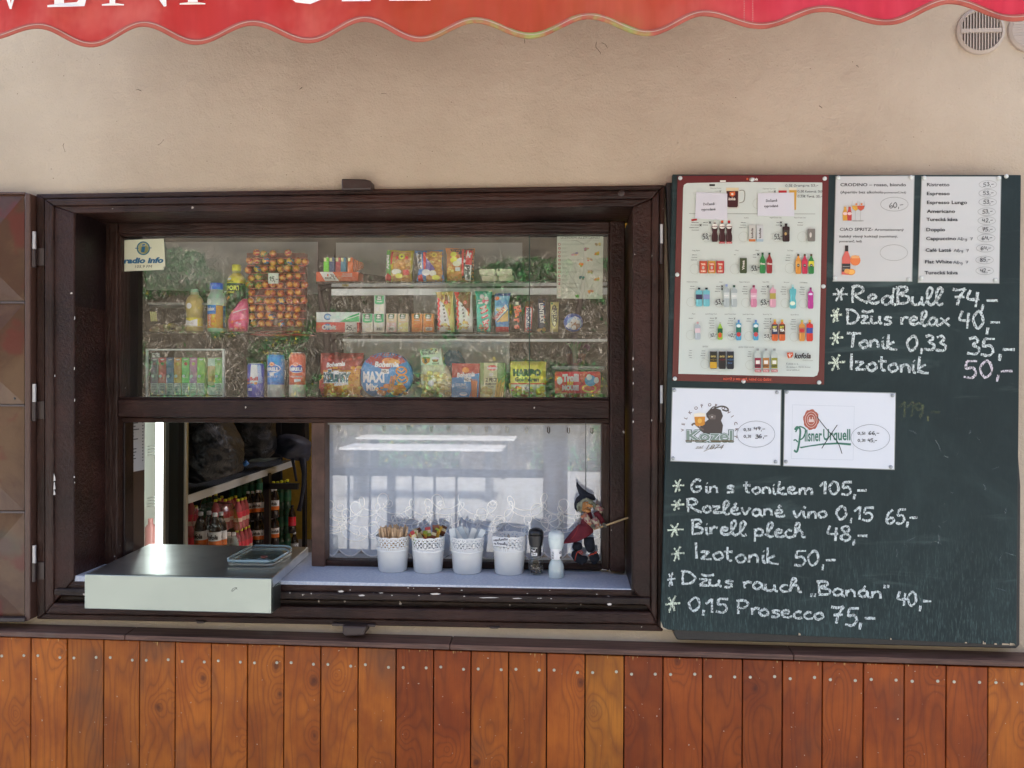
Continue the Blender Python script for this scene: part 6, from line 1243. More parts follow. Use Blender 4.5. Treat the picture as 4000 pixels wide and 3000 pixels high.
def bottom_row():
    YB_ = .25
    # clear cabinet with slim boxes
    t = thing('clear_cabinet', P(722, 1552, YB_), 'clear acrylic cabinet with pale frame holding a row of slim coloured boxes', 'cabinet')
    fr = plain('pale_green_frame', (.55, .62, .57), .4); A = lambda x, y: ZA(x, y)
    for nm, q in (('top_bar', (412, 1178, 1160, 1192)), ('left_bar', (412, 1192, 428, 1640)), ('right_bar', (1142, 1192, 1160, 1640)), ('bottom_bar', (428, 1630, 1142, 1640))): MB().slab([A(q[0], q[1]), A(q[0], q[3]), A(q[2], q[3]), A(q[2], q[1])], YB_, YB_ + .008).build(nm, fr, t)
    MB().slab([A(428, 1192), A(428, 1630), A(1142, 1630), A(1142, 1192)], YB_ + .003, YB_ + .004).build('clear_door', M_CLEAR, t)
    MB().slab([A(1160, 1180), A(1160, 1640), A(1164, 1640), A(1164, 1180)], YB_ + .01, YB_ + .15).build('side_pane', M_CLEAR, t); MB().slab([A(412, 1184), A(412, 1640), A(416, 1640), A(416, 1184)], YB_ + .01, YB_ + .15).build('side_pane', M_CLEAR, t)
    cols = [('7c6878', 'plum grey'), ('c05458', 'strawberry red'), ('5c6c88', 'slate blue'), ('b07838', 'amber'), ('58a850', 'green with a red fruit'), ('a86c90', 'mauve'), ('7cb04c', 'lime green'), ('a8a078', 'beige and mint'), ('68a858', 'leaf green, rightmost')]
    for k, (c, nm) in enumerate(cols):
        x = 460 + k * 74 + (26 if k == 7 else 18 if k == 8 else 0)
        def art(pr, x=x, c=c, k=k):
            if k == 7: pr.rect(x, 1270, x + 70, 1340, '9cc0a8'); pr.rect(x, 1345, x + 70, 1490, 'a88850'); pr.rect(x, 1525, x + 70, 1545, '58b080'); pr.rect(x, 1545, x + 70, 1618, 'b8c8b4'); return
            pr.poly([(x, 1440), (x, 1500), (x + 68, 1500), (x + 68, 1410), (x + 40, 1470)], tuple(min(1, q * 1.5) for q in srgb(c))); pr.rect(x, 1504, x + 68, 1618, 'c4ccc4'); [pr.line([(x + 12, 1520 + j * 15), (x + 58, 1520 + j * 15)], 5, '5c605c') for j in range(7)]
            pr.ell(x + 18, 1438, 15, 15, 'd8d8d0'); pr.poly([(x + 14, 1278), (x + 50, 1272), (x + 58, 1282), (x + 30, 1288)], 'dcdcd4'); pr.ell(x + 38, 1320, 16, 16, ('8c5060', '4c8c50', '4c6090', 'c8a040', 'b84848', 'a0a850', '90c050', '', '80a850')[k])
        pack('slim_box', ZA, x, 1262, x + 70, 1620, YB_ + .02, .02, c, 'slim %s box in the clear cabinet' % nm, 'box', art, group='slim boxes in the clear cabinet')
    tagcard(472, 1218, 72, 40, '182,-', YB_ + .012, 'small price card in the top left corner of the clear cabinet', ZA, 8)
    def lz(T, cx, prof): return T(cx, 0)[0], [(T(0, a)[1], T(b, 0)[0] - T(0, 0)[0]) for a, b in prof]
    def can(T, cx, prof, cols, yy, label, art):
        x, pf = lz(T, cx, prof); t = thing('drink_can', P(x, pf[-1][0], yy), label, 'drink can'); k = SC(yy)
        MB().lathe(x, pf, yy, 28, [srgb(c) for c in cols]).build('can_body', M_PRINTG, t, smooth=40)
        y0 = pf[0][0]; hw = pf[0][1]; mb = MB(); mb.col('c8ccc8'); mb.lathe(x, [(y0 - 2.5, hw * .96), (y0 - 3, hw), (y0, hw)], yy, 28); mb.build('rim', M_SILVER, t, smooth=40)
        def sf(px, py, off):
            r = np.interp(py, [a for a, _ in pf], [b for _, b in pf]); d = max(-.985, min(.985, (px - x) / r)); base = P(x, py, yy)
            return Vector((base.x + d * r * k, yy - r * k * math.sqrt(1 - d * d) - .0006 - off, base.z))
        pr = Print(sf, T, maxlen=16); art(pr); pr.build('can_print', M_PRINTG, t)
    can(ZD, 1243, [(336, 82), (350, 90), (690, 90), (706, 80)], ['4c58a0', '4850a0', '4850a0'], .27, 'slim blue and silver energy drink can',
        lambda pr: (pr.poly([(1228, 345), (1208, 545), (1325, 545), (1325, 345)], 'c8ccc0'), pr.poly([(1290, 345), (1300, 545), (1330, 545), (1330, 345)], '8898b8'), pr.text('Red', 1158, 520, 36, 'a83038', 1200, bold=.04), pr.text('Bull', 1212, 514, 38, 'a83038', 1296, bold=.04), blobs(pr, 6, 1170, 535, 1290, 550, 16, ('b8483c', 'c87840'), 3), pr.poly([(1160, 556), (1160, 600), (1240, 556)], '6470b0'), pr.rect(1185, 596, 1235, 626, 'b8bcc0')))
    def bir(x, c, c2):
        return lambda pr: (pr.ell(x, 390, 78, 44, c2), pr.ring(x, 388, 80, 44, 6, 'd8d4cc'), pr.text('BIRELL', x - 70, 410, 34, 'e4e4dc', x + 70, bold=.06), pr.ell(x - 4, 342, 32, 24, 'b85c44'), pr.ring(x - 4, 342, 22, 15, 4, 'e4c8b0'), pr.text('POLOTMAVÝ' if c == 'o' else 'SVĚTLÝ', x - 62, 482, 18, 'dcd8d0', x + 60, bold=.03), pr.rect(x - 30, 436, x + 22, 462, 'c8d0cc') if c == 'b' else pr.rect(x - 20, 500, x + 44, 532, 'c8ccc4'), pr.line([(x - 78, 530), (x - 30, 545), (x + 40, 528), (x + 78, 545)], 10, '3c64a0' if c == 'b' else 'a85848'), pr.rect(x - 36, 605, x + 10, 612, 'e8ece4'))
    can(ZD, 1460, [(222, 74), (240, 88), (262, 92), (540, 92), (560, 92), (690, 92), (708, 82)], ['586068', '3c70a8', '3c78b4', '3c68a8', 'a8aca0', 'a8aca0'], .27, 'tall blue and cream beer can, middle of the three cans', bir(1452, 'b', '34609c'))
    can(ZD, 1690, [(222, 74), (240, 86), (262, 90), (540, 90), (560, 90), (690, 90), (708, 80)], ['a86050', 'b85c44', 'b85840', 'b05040', 'b0aca0', 'b0aca0'], .27, 'tall rust red and cream beer can, right of the blue one', bir(1708, 'o', '3c4c90'))
    CH = ('c88c3c', 'b87830', 'd8a850', 'a86428')
    def krup(pr):
        pr.rect(100, 145, 410, 300, '8c3c34'); pr.rect(130, 270, 390, 465, 'b8842c'); blobs(pr, 90, 120, 250, 395, 465, 16, CH, 2); blobs(pr, 26, 110, 150, 400, 200, 18, ('8c3830', '9c4438', '703028'), 5); blobs(pr, 20, 110, 340, 150, 460, 16, ('8c3830', 'a84838'), 7)
        pr.text('Bohemia', 172, 250, 32, 'e0ccb8', 306, bold=.04, shear=.15, slope=-.09); 
        for b, c in ((.16, 'e0e0d0'), (.10, '2c4c54')): pr.text('KŘUPKY', 148, 350, 58, c, 345, bold=b)
        pr.rect(225, 274, 262, 300, 'd8dcd8'); pr.text('ARAŠÍDOVÉ', 228, 382, 18, 'e4dcc8', 328, bold=.06, slope=-.08)
    bag('crisps_bag', ZE, [(98, 180), (130, 160), (240, 146), (340, 152), (412, 160), (400, 240), (378, 330), (395, 400), (378, 466), (160, 466), (125, 400), (138, 320), (108, 230)], YB_ + .02, .035, '8c3c34', 'large maroon and gold puffed snack bag at the left of the bag row', 'crisps bag', art=krup, seed=11, ml=10)
    def maxi(pr):
        pr.ell(575, 312, 188, 172, '3470a0', 32); pr.poly([(428, 210), (470, 165), (575, 140), (680, 165), (722, 212), (600, 262), (575, 268)], '8c3430'); pr.ell(600, 205, 48, 24, 'b8743c'); pr.ell(640, 215, 40, 22, 'c08c4c')
        pr.text('Bohemia', 502, 246, 38, 'e8dcd0', 674, bold=.05, shear=.15); pr.rect(550, 262, 605, 296, 'd4dcd4'); hand(pr, '40,-', 555, 290, 600, 286, 20, 4, '1c201c', rough=0)
        pr.text('MAXi', 412, 352, 74, 'd0dcd8', 574, bold=.05, slope=.02); pr.text('Mix', 438, 415, 52, 'd0dcd8', 524, bold=.05)
        for cx, cy_, r in ((690, 275, 34), (695, 335, 36)): pr.ring(cx, cy_, r, r * .8, 11, 'b87834'); pr.line([(cx - r * .8, cy_ - 12), (cx, cy_ + 8), (cx + r * .8, cy_ - 12)], 9, 'c08440')
        blobs(pr, 34, 520, 370, 720, 440, 21, ('c07834', 'b06c2c', 'd08c44', 'a86028'), 6); [pr.line([(a, 300 + (a % 17)), (a - 22, 420)], 9, 'a86830') for a in (625, 640, 652)]
    bag('round_snack_pack', ZE, [(575 + 190 * math.cos(k * .1963), min(466, 312 - 173 * math.sin(k * .1963))) for k in range(32)], YB_ + .01, .03, '3a6c94', 'big round blue pack of mixed crackers and pretzels', 'snack pack', art=maxi, seed=12, ml=10)
    def bram(pr):
        blobs(pr, 110, 835, 285, 1030, 460, 22, ('a89c68', 'b8ac78', '988850', 'c0b890'), 4); pr.poly([(825, 125), (832, 235), (990, 232), (972, 108)], 'a8b8a0'); pr.text('ORIGINÁLNÍ FARMÁŘSKÉ', 828, 138, 12, '3c4840', 960, bold=.02, slope=-.08); pr.text('BRAMBŮRKY', 830, 165, 25, '4c584c', 962, bold=.04, slope=-.1)
        pr.poly([(838, 182), (905, 182), (900, 215), (870, 232), (845, 215)], 'a87c34'); pr.ell(871, 184, 33, 7, '4c7c3c'); pr.text('B', 862, 218, 26, '2c2418', 884, bold=.08); pr.ell(940, 190, 27, 12, 'd0d0c4'); pr.poly([(915, 195), (966, 195), (955, 213), (925, 213)], '5c4438'); pr.text('SOLENÉ', 918, 230, 11, '3c443c', 966, bold=.03); pr.ell(910, 364, 21, 21, 'd8dcd0')
    bag('crisps_bag', ZE, [(822, 120), (832, 235), (818, 265), (830, 380), (835, 462), (1030, 462), (1040, 380), (1035, 290), (1008, 240), (985, 225), (970, 108), (900, 112)], YB_ + .02, .035, 'a8a890', 'clear bag of wavy potato crisps with pale green header', 'crisps bag', art=bram, seed=13, ml=10)
    def sol(pr):
        pr.poly([(1045, 222), (1240, 222), (1238, 300), (1045, 325)], '8c3430'); pr.poly([(1040, 325), (1240, 290), (1232, 465), (1040, 465)], '3470a0'); pr.ell(1140, 268, 26, 20, 'b8783c'); pr.text('Bohemia', 1078, 322, 34, 'e8dcd0', 1208, bold=.05, shear=.12, slope=-.09); pr.rect(1130, 318, 1182, 352, 'd4dcd4'); hand(pr, '40,-', 1134, 348, 1178, 346, 20, 4, '1c201c', rough=0); pr.text('SOLENÉ', 1068, 385, 22, 'c8d8dc', 1142, bold=.02); pr.text('TYČINKY', 1080, 402, 12, 'c8d8dc', 1150); [pr.line([(1180 + k * 6, 330 + (k * 37) % 24), (1190 + k * 4, 462)], 6, ('a85c38', 'b87048')[k % 2]) for k in range(8)]; pr.ell(1125, 440, 28, 14, 'dcdcd0'); pr.ell(1125, 436, 22, 8, '8ca8b8'); [pr.line([(1170 + k * 9, 462), (1200 + k * 6, 370)], 5, 'b06840') for k in range(3)]
    pack('snack_box', ZE, 1042, 220, 1240, 466, YB_ + .01, .045, '8c3430', 'red and blue box of salted sticks with a price card on it', 'snack box', sol)
    def zp(pr):
        pr.rect(1272, 216, 1368, 462, 'a8ac88'); pr.rect(1240, 216, 1272, 462, '708c58'); pr.rect(1368, 222, 1425, 462, '5c7c4c'); pr.ell(1332, 252, 36, 20, 'a83c38'); pr.text('Bohemia', 1294, 262, 20, 'e8dcd0', 1370, bold=.04, shear=.1); pr.ell(1325, 300, 16, 14, 'd0ccb0'); pr.line([(1295, 318), (1358, 318)], 4, '50584c'); pr.text('Z PECE', 1283, 350, 25, '2c302c', 1368, bold=.05); pr.text('BRAMBOROVÉ', 1283, 374, 14, '3c403c', 1368, bold=.03); pr.text('TYČINKY', 1305, 394, 12, '3c403c', 1346, bold=.02)
        blobs(pr, 14, 1245, 395, 1330, 455, 24, ('b8a868', 'c8b878', 'a89850'), 5); [pr.line([(1352 + k * 9, 462), (1372 + k * 8, 330 + (k * 29) % 40)], 9, ('c09c50', 'a88440')[k % 2]) for k in range(7)]
    pack('snack_box', ZE, 1240, 215, 1426, 466, YB_ + .025, .045, '68845c', 'green and cream box of potato sticks, right of the blue one', 'snack box', zp)
    def har(pr):
        pr.rect(1466, 208, 1718, 360, 'c8b44c'); [pr.line([(1468, 214 + k * 5), (1716, 214 + k * 5)], 1.5, 'a89438') for k in range(4)]; pr.text('HARIBO', 1486, 308, 44, '2c3c2c', 1686, bold=.09); pr.text('Goldbären', 1498, 350, 30, '2c3c2c', 1670, bold=.05); pr.rect(1466, 362, 1718, 371, 'b83c30'); pr.rect(1470, 372, 1715, 466, 'a8ac98'); blobs(pr, 36, 1480, 385, 1620, 460, 17, ('c8b848', '88a040', 'c8c4b0', 'b84840', 'a89c50'), 3); blobs(pr, 10, 1640, 390, 1700, 455, 24, ('c8a82c', 'd0b83c'), 9); pr.rect(1562, 386, 1606, 410, 'd8dcd4'); hand(pr, '40,-', 1568, 408, 1602, 406, 18, 3.5, '1c201c', rough=0); pr.text('HARIBO', 1572, 432, 10, 'a83838', 1620, bold=.04)
    bag('sweets_bag', ZE, [(1466, 206), (1468, 300), (1466, 360), (1450, 368), (1470, 466), (1690, 466), (1706, 400), (1716, 350), (1720, 208), (1600, 204)], YB_ + .01, .03, 'c0ac48', 'yellow bag of gummy sweets with bold dark lettering', 'sweets bag', art=har, seed=14, ml=10)
    t = clear_tub('gummy_tub', ZE, 1768, 262, 2135, 466, YB_ + .01, .10, 'clear plastic tub with red label at the right end of the bottom row', 'tub')
    pr = Print(flat(YB_ + .009), ZE); pr.rrect(1783, 280, 2112, 436, 12, 'b02c38'); pr.text('Trolli', 1838, 350, 50, 'e8dcd4', 1956, bold=.08, slope=-.03); pr.text('PLAY', 1872, 375, 24, 'd8b03c', 1918, bold=.08); pr.text('PLAY', 1895, 376, 24, '5c9cc8', 1946, bold=.08) if 0 else None; pr.text('MOUSE', 1836, 412, 34, 'e8dcd4', 1956, bold=.08); pr.ring(2030, 400, 48, 24, 9, 'd0903c'); pr.ell(2040, 345, 42, 40, '4c80b0'); pr.ell(2082, 342, 18, 22, 'c8d4d8'); pr.ell(2030, 320, 20, 22, 'b0d0d8'); pr.ell(1818, 345, 20, 28, 'c8c8c0'); pr.line([(1962, 340), (1982, 368), (1966, 378)], 4, '2c2024'); pr.text('gummi candy', 1805, 432, 8, 'd8a850', 1872)
    pr.build('front_label', M_PRINTG, t)
    mb = MB(); rs = random.Random(3)
    for k in range(40): p = P(*ZE(rs.uniform(1800, 2105), rs.uniform(446, 460)), YB_ + rs.uniform(.02, .09)); mb.col(rs.choice(('8ca04c', 'c08040', 'b8b850', 'a85040'))); mb.ell(p, .012, .01, .008, 7, 5)
    mb.build('gummies', M_TINT, t, smooth=True, kind='stuff')
    # blue cloth, vase, pot
    mb = MB(); mb.col('4c94b8'); mb.tube([(P(*ZC(342, 1350), .40), .017), (P(*ZC(340, 1380), .40), .026), (P(*ZC(330, 1470), .40), .042), (P(*ZC(326, 1530), .40), .052)], 12, .5)
    mb.build('folded_parasol', tint('blue_cloth', .7, .4, 30), smooth=True, label='folded light blue cloth shape standing in front of the white screen', cat='parasol')
    t = thing('tulip_vase', P(*ZC(1650, 1500), .40), 'narrow waisted clear vase with drooping purple tulips', 'vase')
    x, pf = lz(ZC, 1652, [(1318, 56), (1350, 46), (1400, 34), (1450, 40), (1500, 46)]); MB().lathe(x, pf, .40, 20, cap=False).build('vase_glass', M_CLEAR, t, smooth=True)
    gm = plain('leaf', (.06, .22, .05), .5); mb = MB()
    for k in range(9): a = 1652 + (k - 4) * 4; mb.tubepx([(*ZC(a, 1490), 1.6), (*ZC(a + (k - 4) * 3, 1360), 2.4), (*ZC(a + (k - 4) * 13, 1290 - (k % 3) * 22), 2.6), (*ZC(a + (k - 4) * 24, 1262 + (k % 2) * 26), .6)], .40, 6)
    mb.build('stems', gm, t, smooth=True, kind='stuff')
    pm = plain('purple_petal', (.14, .03, .10), .5)
    for q in ((1778, 1320, 36, 40), (1752, 1330, 20, 30), (1700, 1460, 26, 32)): x, y = ZC(q[0], q[1]); MB().ellpx(x, y, q[2] * .36, q[3] * .36, .385).build('tulip_head', pm, t, smooth=True)
    t = thing('brown_pot', P(*ZC(1660, 1490), .5), 'dark terracotta pot behind the vase', 'pot'); x, pf = lz(ZC, 1658, [(1240, 118), (1260, 118), (1262, 108), (1390, 104)]); MB().lathe(x, pf, .52, 24).build('dark_rim', plain('dark_pot', (.03, .015, .012), .5), t, smooth=40); x, pf = lz(ZC, 1658, [(1390, 108), (1500, 88)]); MB().lathe(x, pf, .52, 24).build('clay_base', plain('terracotta', (.20, .06, .035), .7), t, smooth=40)
bottom_row()
# ---------------- inside the kiosk, seen through the open sash ----------------
def interior():
    # brown inner jamb with a price sheet
    xj = P(488, 1700, .2).x
    yb = .315
    MB().box(xj - .02, xj, .2, yb, ZS + .001, P(500, 1640, .2).z).build('inner_jamb', plain('brown_inner_jamb', (.05, .028, .022), .4), WIN)
    a = Vector((xj + .001, .203, P(491, 1849, .203).z)); H = P(491, 1645, .203).z + .05
    t = thing('price_sheet', a, 'white typed price sheet fixed to the brown jamb left of the open sash', 'price sheet')
    MB().box(xj + .0005, xj + .0015, .203, yb - .002, a.z, H).build('paper', plain('jamb_paper', (.50, .52, .55), .6), t)
    mb = MB(); mb.col('50545c'); rs = random.Random(3)
    for k in range(15):
        z = a.z + .030 + k * .0105
        w1 = rs.uniform(.03, .07)
        for y0, y1 in ((.208, .208 + w1), (.296, .304)): mb.poly([(xj + .002, y0, z), (xj + .002, y1, z), (xj + .002, y1, z + .0035), (xj + .002, y0, z + .0035)])
    mb.build('typed_lines', M_PAPER, t, kind='stuff')
    # glass door fridge with lit tube
    y = .95; q = lambda px: P(px, 1800, y).x; z0 = .03; z1 = 2.2
    t = thing('drinks_fridge', (q(600), y, z0), 'tall lit drinks fridge with bright vertical lamp and dark door edge', 'fridge')
    inn = plain('fridge_lining', (.60, .68, .62), .5)
    MB().box(q(480), P(648, 1800, y + .45).x, y + .45, y + .48, z0, z1).build('back_lining', inn, t); MB().box(q(470), q(480), y, y + .45, z0, z1).build('side_lining', inn, t)
    for nm, x0, x1, c, r, me_ in (('silver_jamb', 641, 652, (.6, .62, .6), .35, 1), ('grey_gasket', 652, 664, (.14, .16, .16), .5, 0), ('dark_door_edge', 664, 700, (.012, .02, .022), .3, 0), ('black_door_side', 700, 722, (.006, .007, .009), .4, 0), ('bright_corner_strip', 722, 732, (.55, .58, .6), .3, 1)):
        MB().box(q(x0), q(x1), y - .01, y + .01, z0, z1).build(nm, plain(nm, c, r, me_), t, bevel=.002)
    em = bpy.data.materials.new('fridge_lamp_glow'); em.use_nodes = True; nt = em.node_tree; b = nt.nodes['Principled BSDF']; b.inputs['Emission Color'].default_value = (.90, 1, .96, 1); b.inputs['Emission Strength'].default_value = 1.6; b.inputs['Base Color'].default_value = (.9, .9, .9, 1)
    MB().box(q(604), q(639), y, y + .03, z0 + .1, z1 - .05).build('lamp_tube', em, t, bevel=.01)
    for i, py in enumerate((1746, 1948)):
        z = P(590, py, y).z; mb = MB()
        for j in range(4): mb.tube([((q(572), y + .01, z - j * .012), .002), ((q(602), y + .01, z + .008 - j * .012), .002)], 5)
        mb.build('wire_shelf', plain('white_wire', (.6, .65, .62), .4), t, kind='stuff')
    x, pf = 587, [(2025, 10), (2045, 10), (2060, 22), (2130, 23)]; MB().lathe(588, pf, y + .1, 16).build('pink_bottle', plain('pink_drink', (.5, .22, .2), .3), label='pink drink bottle standing in the lit fridge', cat='bottle', smooth=40)
    # long steel topped table running back to the right
    zt = 1.0; A = P(740, 1938, 0); dd = lambda px, py: (lambda d: CAM + d * ((zt - CAM.z) / d.z))(CM @ Vector((px - 2000, 1500 - py, -F)))
    N1, N2 = dd(690, 1948), dd(1148, 1797)
    far = Vector((-(N2 - N1).y, (N2 - N1).x, 0)).normalized() * .8
    t = thing('long_table', ((N1.x + N2.x) / 2, (N1.y + N2.y) / 2, .03), 'long dark topped table with steel edge running to the back of the kiosk', 'table')
    top = plain('dark_table_top', (.10, .11, .13), .2)
    def bar(a, b, w_, z0, z1): 
        n = Vector((-(b - a).y, (b - a).x, 0)).normalized() * w_; return [(a.x, a.y, z0), (b.x, b.y, z0), (b.x + n.x, b.y + n.y, z0), (a.x + n.x, a.y + n.y, z0)], [(a.x, a.y, z1), (b.x, b.y, z1), (b.x + n.x, b.y + n.y, z1), (a.x + n.x, a.y + n.y, z1)]
    f, g = bar(N1, N2, .8, zt - .03, zt); MB().hexa(f, g).build('table_top', top, t)
    f, g = bar(N1 - far * .01, N2 - far * .01, .006, zt - .045, zt + .001); MB().hexa(f, g).build('steel_edge', plain('table_edge_metal', (.50, .52, .52), .4, .3), t)
    blk = plain('black_leg', (.012, .012, .014), .4)
    for px in (1035, 1090):
        s = (px - 690) / 458; w_ = N1.lerp(N2, 0); 
        e = CM @ Vector((px - 2000, -400, -F)); e = Vector((e.x, e.y)); o = Vector((CAM.x, CAM.y)); n1 = Vector((N1.x, N1.y)); dv = Vector((N2.x - N1.x, N2.y - N1.y))
        den = e.x * -dv.y + e.y * dv.x; k = ((n1.x - o.x) * -dv.y + (n1.y - o.y) * dv.x) / den; c = o + e * k
        if px == 1035: MB().box(c.x - .018, c.x + .018, c.y + .03, c.y + .07, .03, zt - .03).build('table_leg', blk, t); MB().box(c.x - .02, c.x + .22, c.y + .03, c.y + .07, zt - .14, zt - .10).build('table_bracket', blk, t)
    # black refuse bags on the table
    bagm, nt, b = mat_new('black_bin_bag'); b.inputs['Base Color'].default_value = (.006, .007, .010, 1); b.inputs['Roughness'].default_value = .36; b.inputs['Coat Weight'].default_value = .12; b.inputs['Specular IOR Level'].default_value = .35
    nn = noise_(nt, pos_(nt), 5, 6, .62, 1.3); bump_(nt, b, nn, 1.0, .05)
    def lump(name, pts, y, dep, label, mat, cat, seed):
        V, tr = subdiv(pts, [tuple(range(len(pts)))], 26); xs = [p[0] for p in pts]; ys_ = [p[1] for p in pts]; x0, x1, y0, y1 = min(xs), max(xs), min(ys_), max(ys_); mb = MB(); n = len(V)
        def fr(v, sg):
            s = 2 * (v[0] - x0) / (x1 - x0) - 1; t_ = 2 * (v[1] - y0) / (y1 - y0) - 1; b_ = max(0, 1 - abs(s) ** 2.4) ** .6 * max(0, 1 - abs(t_) ** 3) ** .5; w_ = noise.noise(Vector((v[0] * .02, v[1] * .02, seed))) + .6 * noise.noise(Vector((v[0] * .05, v[1] * .04, seed + 5)))
            p = P(v[0], v[1], y); return (p.x, y - sg * dep * b_ + sg * -.06 * w_ * (b_ + .1), p.z)
        for v in V: mb.v.append(fr(v, 1))
        for v in V: mb.v.append(fr(v, -.6))
        ed = set()
        for a, b_, c in tr:
            mb.face((a, b_, c)); mb.face((n + c, n + b_, n + a)); ed |= {(a, b_), (b_, c), (c, a)}
        for a, b_ in ed:
            if (b_, a) not in ed: mb.face((b_, a, n + a, n + b_))
        return mb.build(name, mat, smooth=True, label=label, cat=cat)
    lump('bin_bag', [(736, 1600), (736, 1880), (760, 1890), (860, 1868), (930, 1845), (948, 1810), (945, 1770), (900, 1700), (860, 1640), (830, 1600)], 2.1, .25, 'big crumpled black refuse bag at the near end of the long table', bagm, 'refuse bag', 1)
    lump('bin_bag', [(900, 1590), (890, 1660), (945, 1750), (985, 1795), (1045, 1790), (1075, 1750), (1060, 1680), (1080, 1600), (1060, 1590)], 3.0, .2, 'second black refuse bag standing further back on the long table', bagm, 'refuse bag', 4)
    lump('navy_cloth', [(830, 1590), (860, 1650), (905, 1730), (945, 1760), (960, 1700), (950, 1590)], 3.3, .1, 'dark navy cloth hanging between the two refuse bags', plain('navy_cloth', (.012, .018, .045), .8, bump=.5, bs=20), 'cloth', 6)
    bp = plain('navy_backpack', (.018, .022, .042), .6, bump=.8, bs=18)
    o = lump('backpack', [(1098, 1700), (1085, 1740), (1090, 1765), (1130, 1775), (1160, 1800), (1205, 1800), (1214, 1760), (1205, 1730), (1175, 1712), (1145, 1698), (1115, 1694)], 3.2, .16, 'navy backpack slumped on the far end of the table with straps hanging down', bp, 'backpack', 8)
    MB().tubepx([(1140, 1785, 7), (1150, 1830, 6), (1158, 1880, 5)], 3.1, 8, .4).build('strap', bp, o, smooth=True)
    MB().tubepx([(1180, 1790, 13), (1188, 1850, 10), (1186, 1900, 9), (1176, 1960, 8), (1168, 1996, 10)], 3.1, 8, .4).build('strap', bp, o, smooth=True)
    # things on the table
    MB().slab([(975, 1797), (970, 1806), (1040, 1802), (1060, 1796)], 2.6, 2.75).build('laptop', M_STEEL, label='flat grey laptop lying on the table behind the refuse bag', cat='laptop')
    MB().tubepx([(952, 1815, 9), (962, 1808, 11), (968, 1815, 8)], 2.4, 8).build('blue_bottle', plain('blue_plastic', (.03, .15, .45), .3), smooth=True, label='small blue plastic bottle beside the refuse bag', cat='bottle')
    # bottles in shrink packs under and beyond the table
    def bmesh_(name, kind, y):
        body, cap, lab, lt = {'cola': ((.02, .012, .012), 'c8c8c0', 'd8d0bc', 'c06028'), 'pink': ((.62, .13, .15), 'd0b838', 'c83c48', 'd8a090'), 'green': ((.03, .10, .05), 'c8b82c', '24503c', '305c40'), 'clear': ((.25, .30, .28), 'c8c8c0', '8ca0a0', 'a0b0b0'), 'red': ((.02, .01, .01), '1c1818', 'b82430', 'c83040')}[kind]
        r = .042; k = 1.0
        o = thing(name, (0, 0, 0), '', 'bottle')
        def lat(pr, col, nm, rough=.15):
            mb = MB(); mb.col(col); n = 12; mb.rings([[(rr * math.cos(2 * math.pi * j / n), rr * math.sin(2 * math.pi * j / n), z) for j in range(n)] for rr, z in pr]); x = mb.build(nm, M_PRINTG if nm != 'bottle_body' else tint('bottle_plastic', .12, coat=.8), o, smooth=40, origin=(0, 0, 0)); x.location = (0, 0, 0)
        lat([(r * .8, 0), (r, .012), (r, .08), (r * .93, .10), (r * .97, .2), (r * .9, .225), (r * .45, .275), (r * .34, .29)], body, 'bottle_body')
        lat([(r * .36, .285), (r * .40, .29), (r * .40, .308), (r * .33, .311)], cap, 'cap'); lat([(r * 1.012, .085), (r * 1.012, .125)], lt, 'label_lower'); lat([(r * 1.012, .125), (r * 1.012, .185)], lab, 'label_upper')
        if kind == 'cola':
            q = Print(lambda u, v, off: Vector((r * 1.03 * math.sin(u), -r * 1.03 * math.cos(u), v)), step=0, maxlen=.35); q.text('kofola', -.95, -.0, .045, '1c1414', .95, bold=.04)
            for i_, v in enumerate(q.mb.v): q.mb.v[i_] = v
            V, Fc = textmesh('kofola', .04, .1); mn = min(a for a, _ in V); mx = max(a for a, _ in V); m2 = MB(); m2.col('241a18')
            for a, b_ in V: u = -1.0 + 2.0 * (a - mn) / (mx - mn); m2.v.append((r * 1.03 * math.sin(u), -r * 1.03 * math.cos(u), .137 + b_ * .042))
            for f_ in Fc: m2.face(f_)
            x = m2.build('lettering', M_PRINTG, o, origin=(0, 0, 0)); x.location = (0, 0, 0)
        return o
    protos = {}; cnt = {}; used = set(); names = {'cola': 'dark cola bottle', 'pink': 'pink yellow capped bottle', 'green': 'dark green bottle', 'clear': 'clear bottle', 'red': 'red labelled cola bottle'}
    rs = random.Random(4)
    def put(kind, px, py, y, where, s=1.0):
        p = P(px, py, y)
        if kind not in protos: protos[kind] = bmesh_('drink_bottle', kind, y)
        cnt[where] = cnt.get(where, 0) + 1; lab = '%s, %s %s' % (names[kind], ('first', 'second', 'third', 'fourth', 'fifth', 'sixth', 'seventh', 'eighth', 'ninth', 'tenth', 'eleventh', 'twelfth')[cnt[where] - 1], where); g = 'bottles ' + where
        r = protos[kind]
        if kind in used: r = dup(r, p, lab, g)
        else: r.location = p; r['label'] = lab; r['group'] = g; used.add(kind)
        r.scale = (s, s, s); r.rotation_euler = (0, 0, rs.uniform(-.5, .5)); return r
    yk = 2.3
    W1 = 'in the front pack below the table'
    for x, dy in ((783, 4), (816, 12), (839, 0), (862, 8)): put('cola', x, 2182 - dy, yk + (0 if dy < 6 else .12), W1, .88)
    W2 = 'in the tall pink pack under the table'
    for i, (x, yb_) in enumerate(((842, 2072), (857, 2064), (880, 2070), (895, 2062), (905, 2054), (929, 2070), (944, 2062), (957, 2056), (866, 2048), (920, 2046))): put('pink', x, yb_, yk + .45 + (2072 - yb_) * .02, W2, .66)
    W3 = 'in the low pink pack'
    for i, (x, yb_) in enumerate(((925, 2190), (942, 2182), (958, 2174), (970, 2166))): put('pink', x, yb_, yk + .5 + .1 * i, W3, .66)
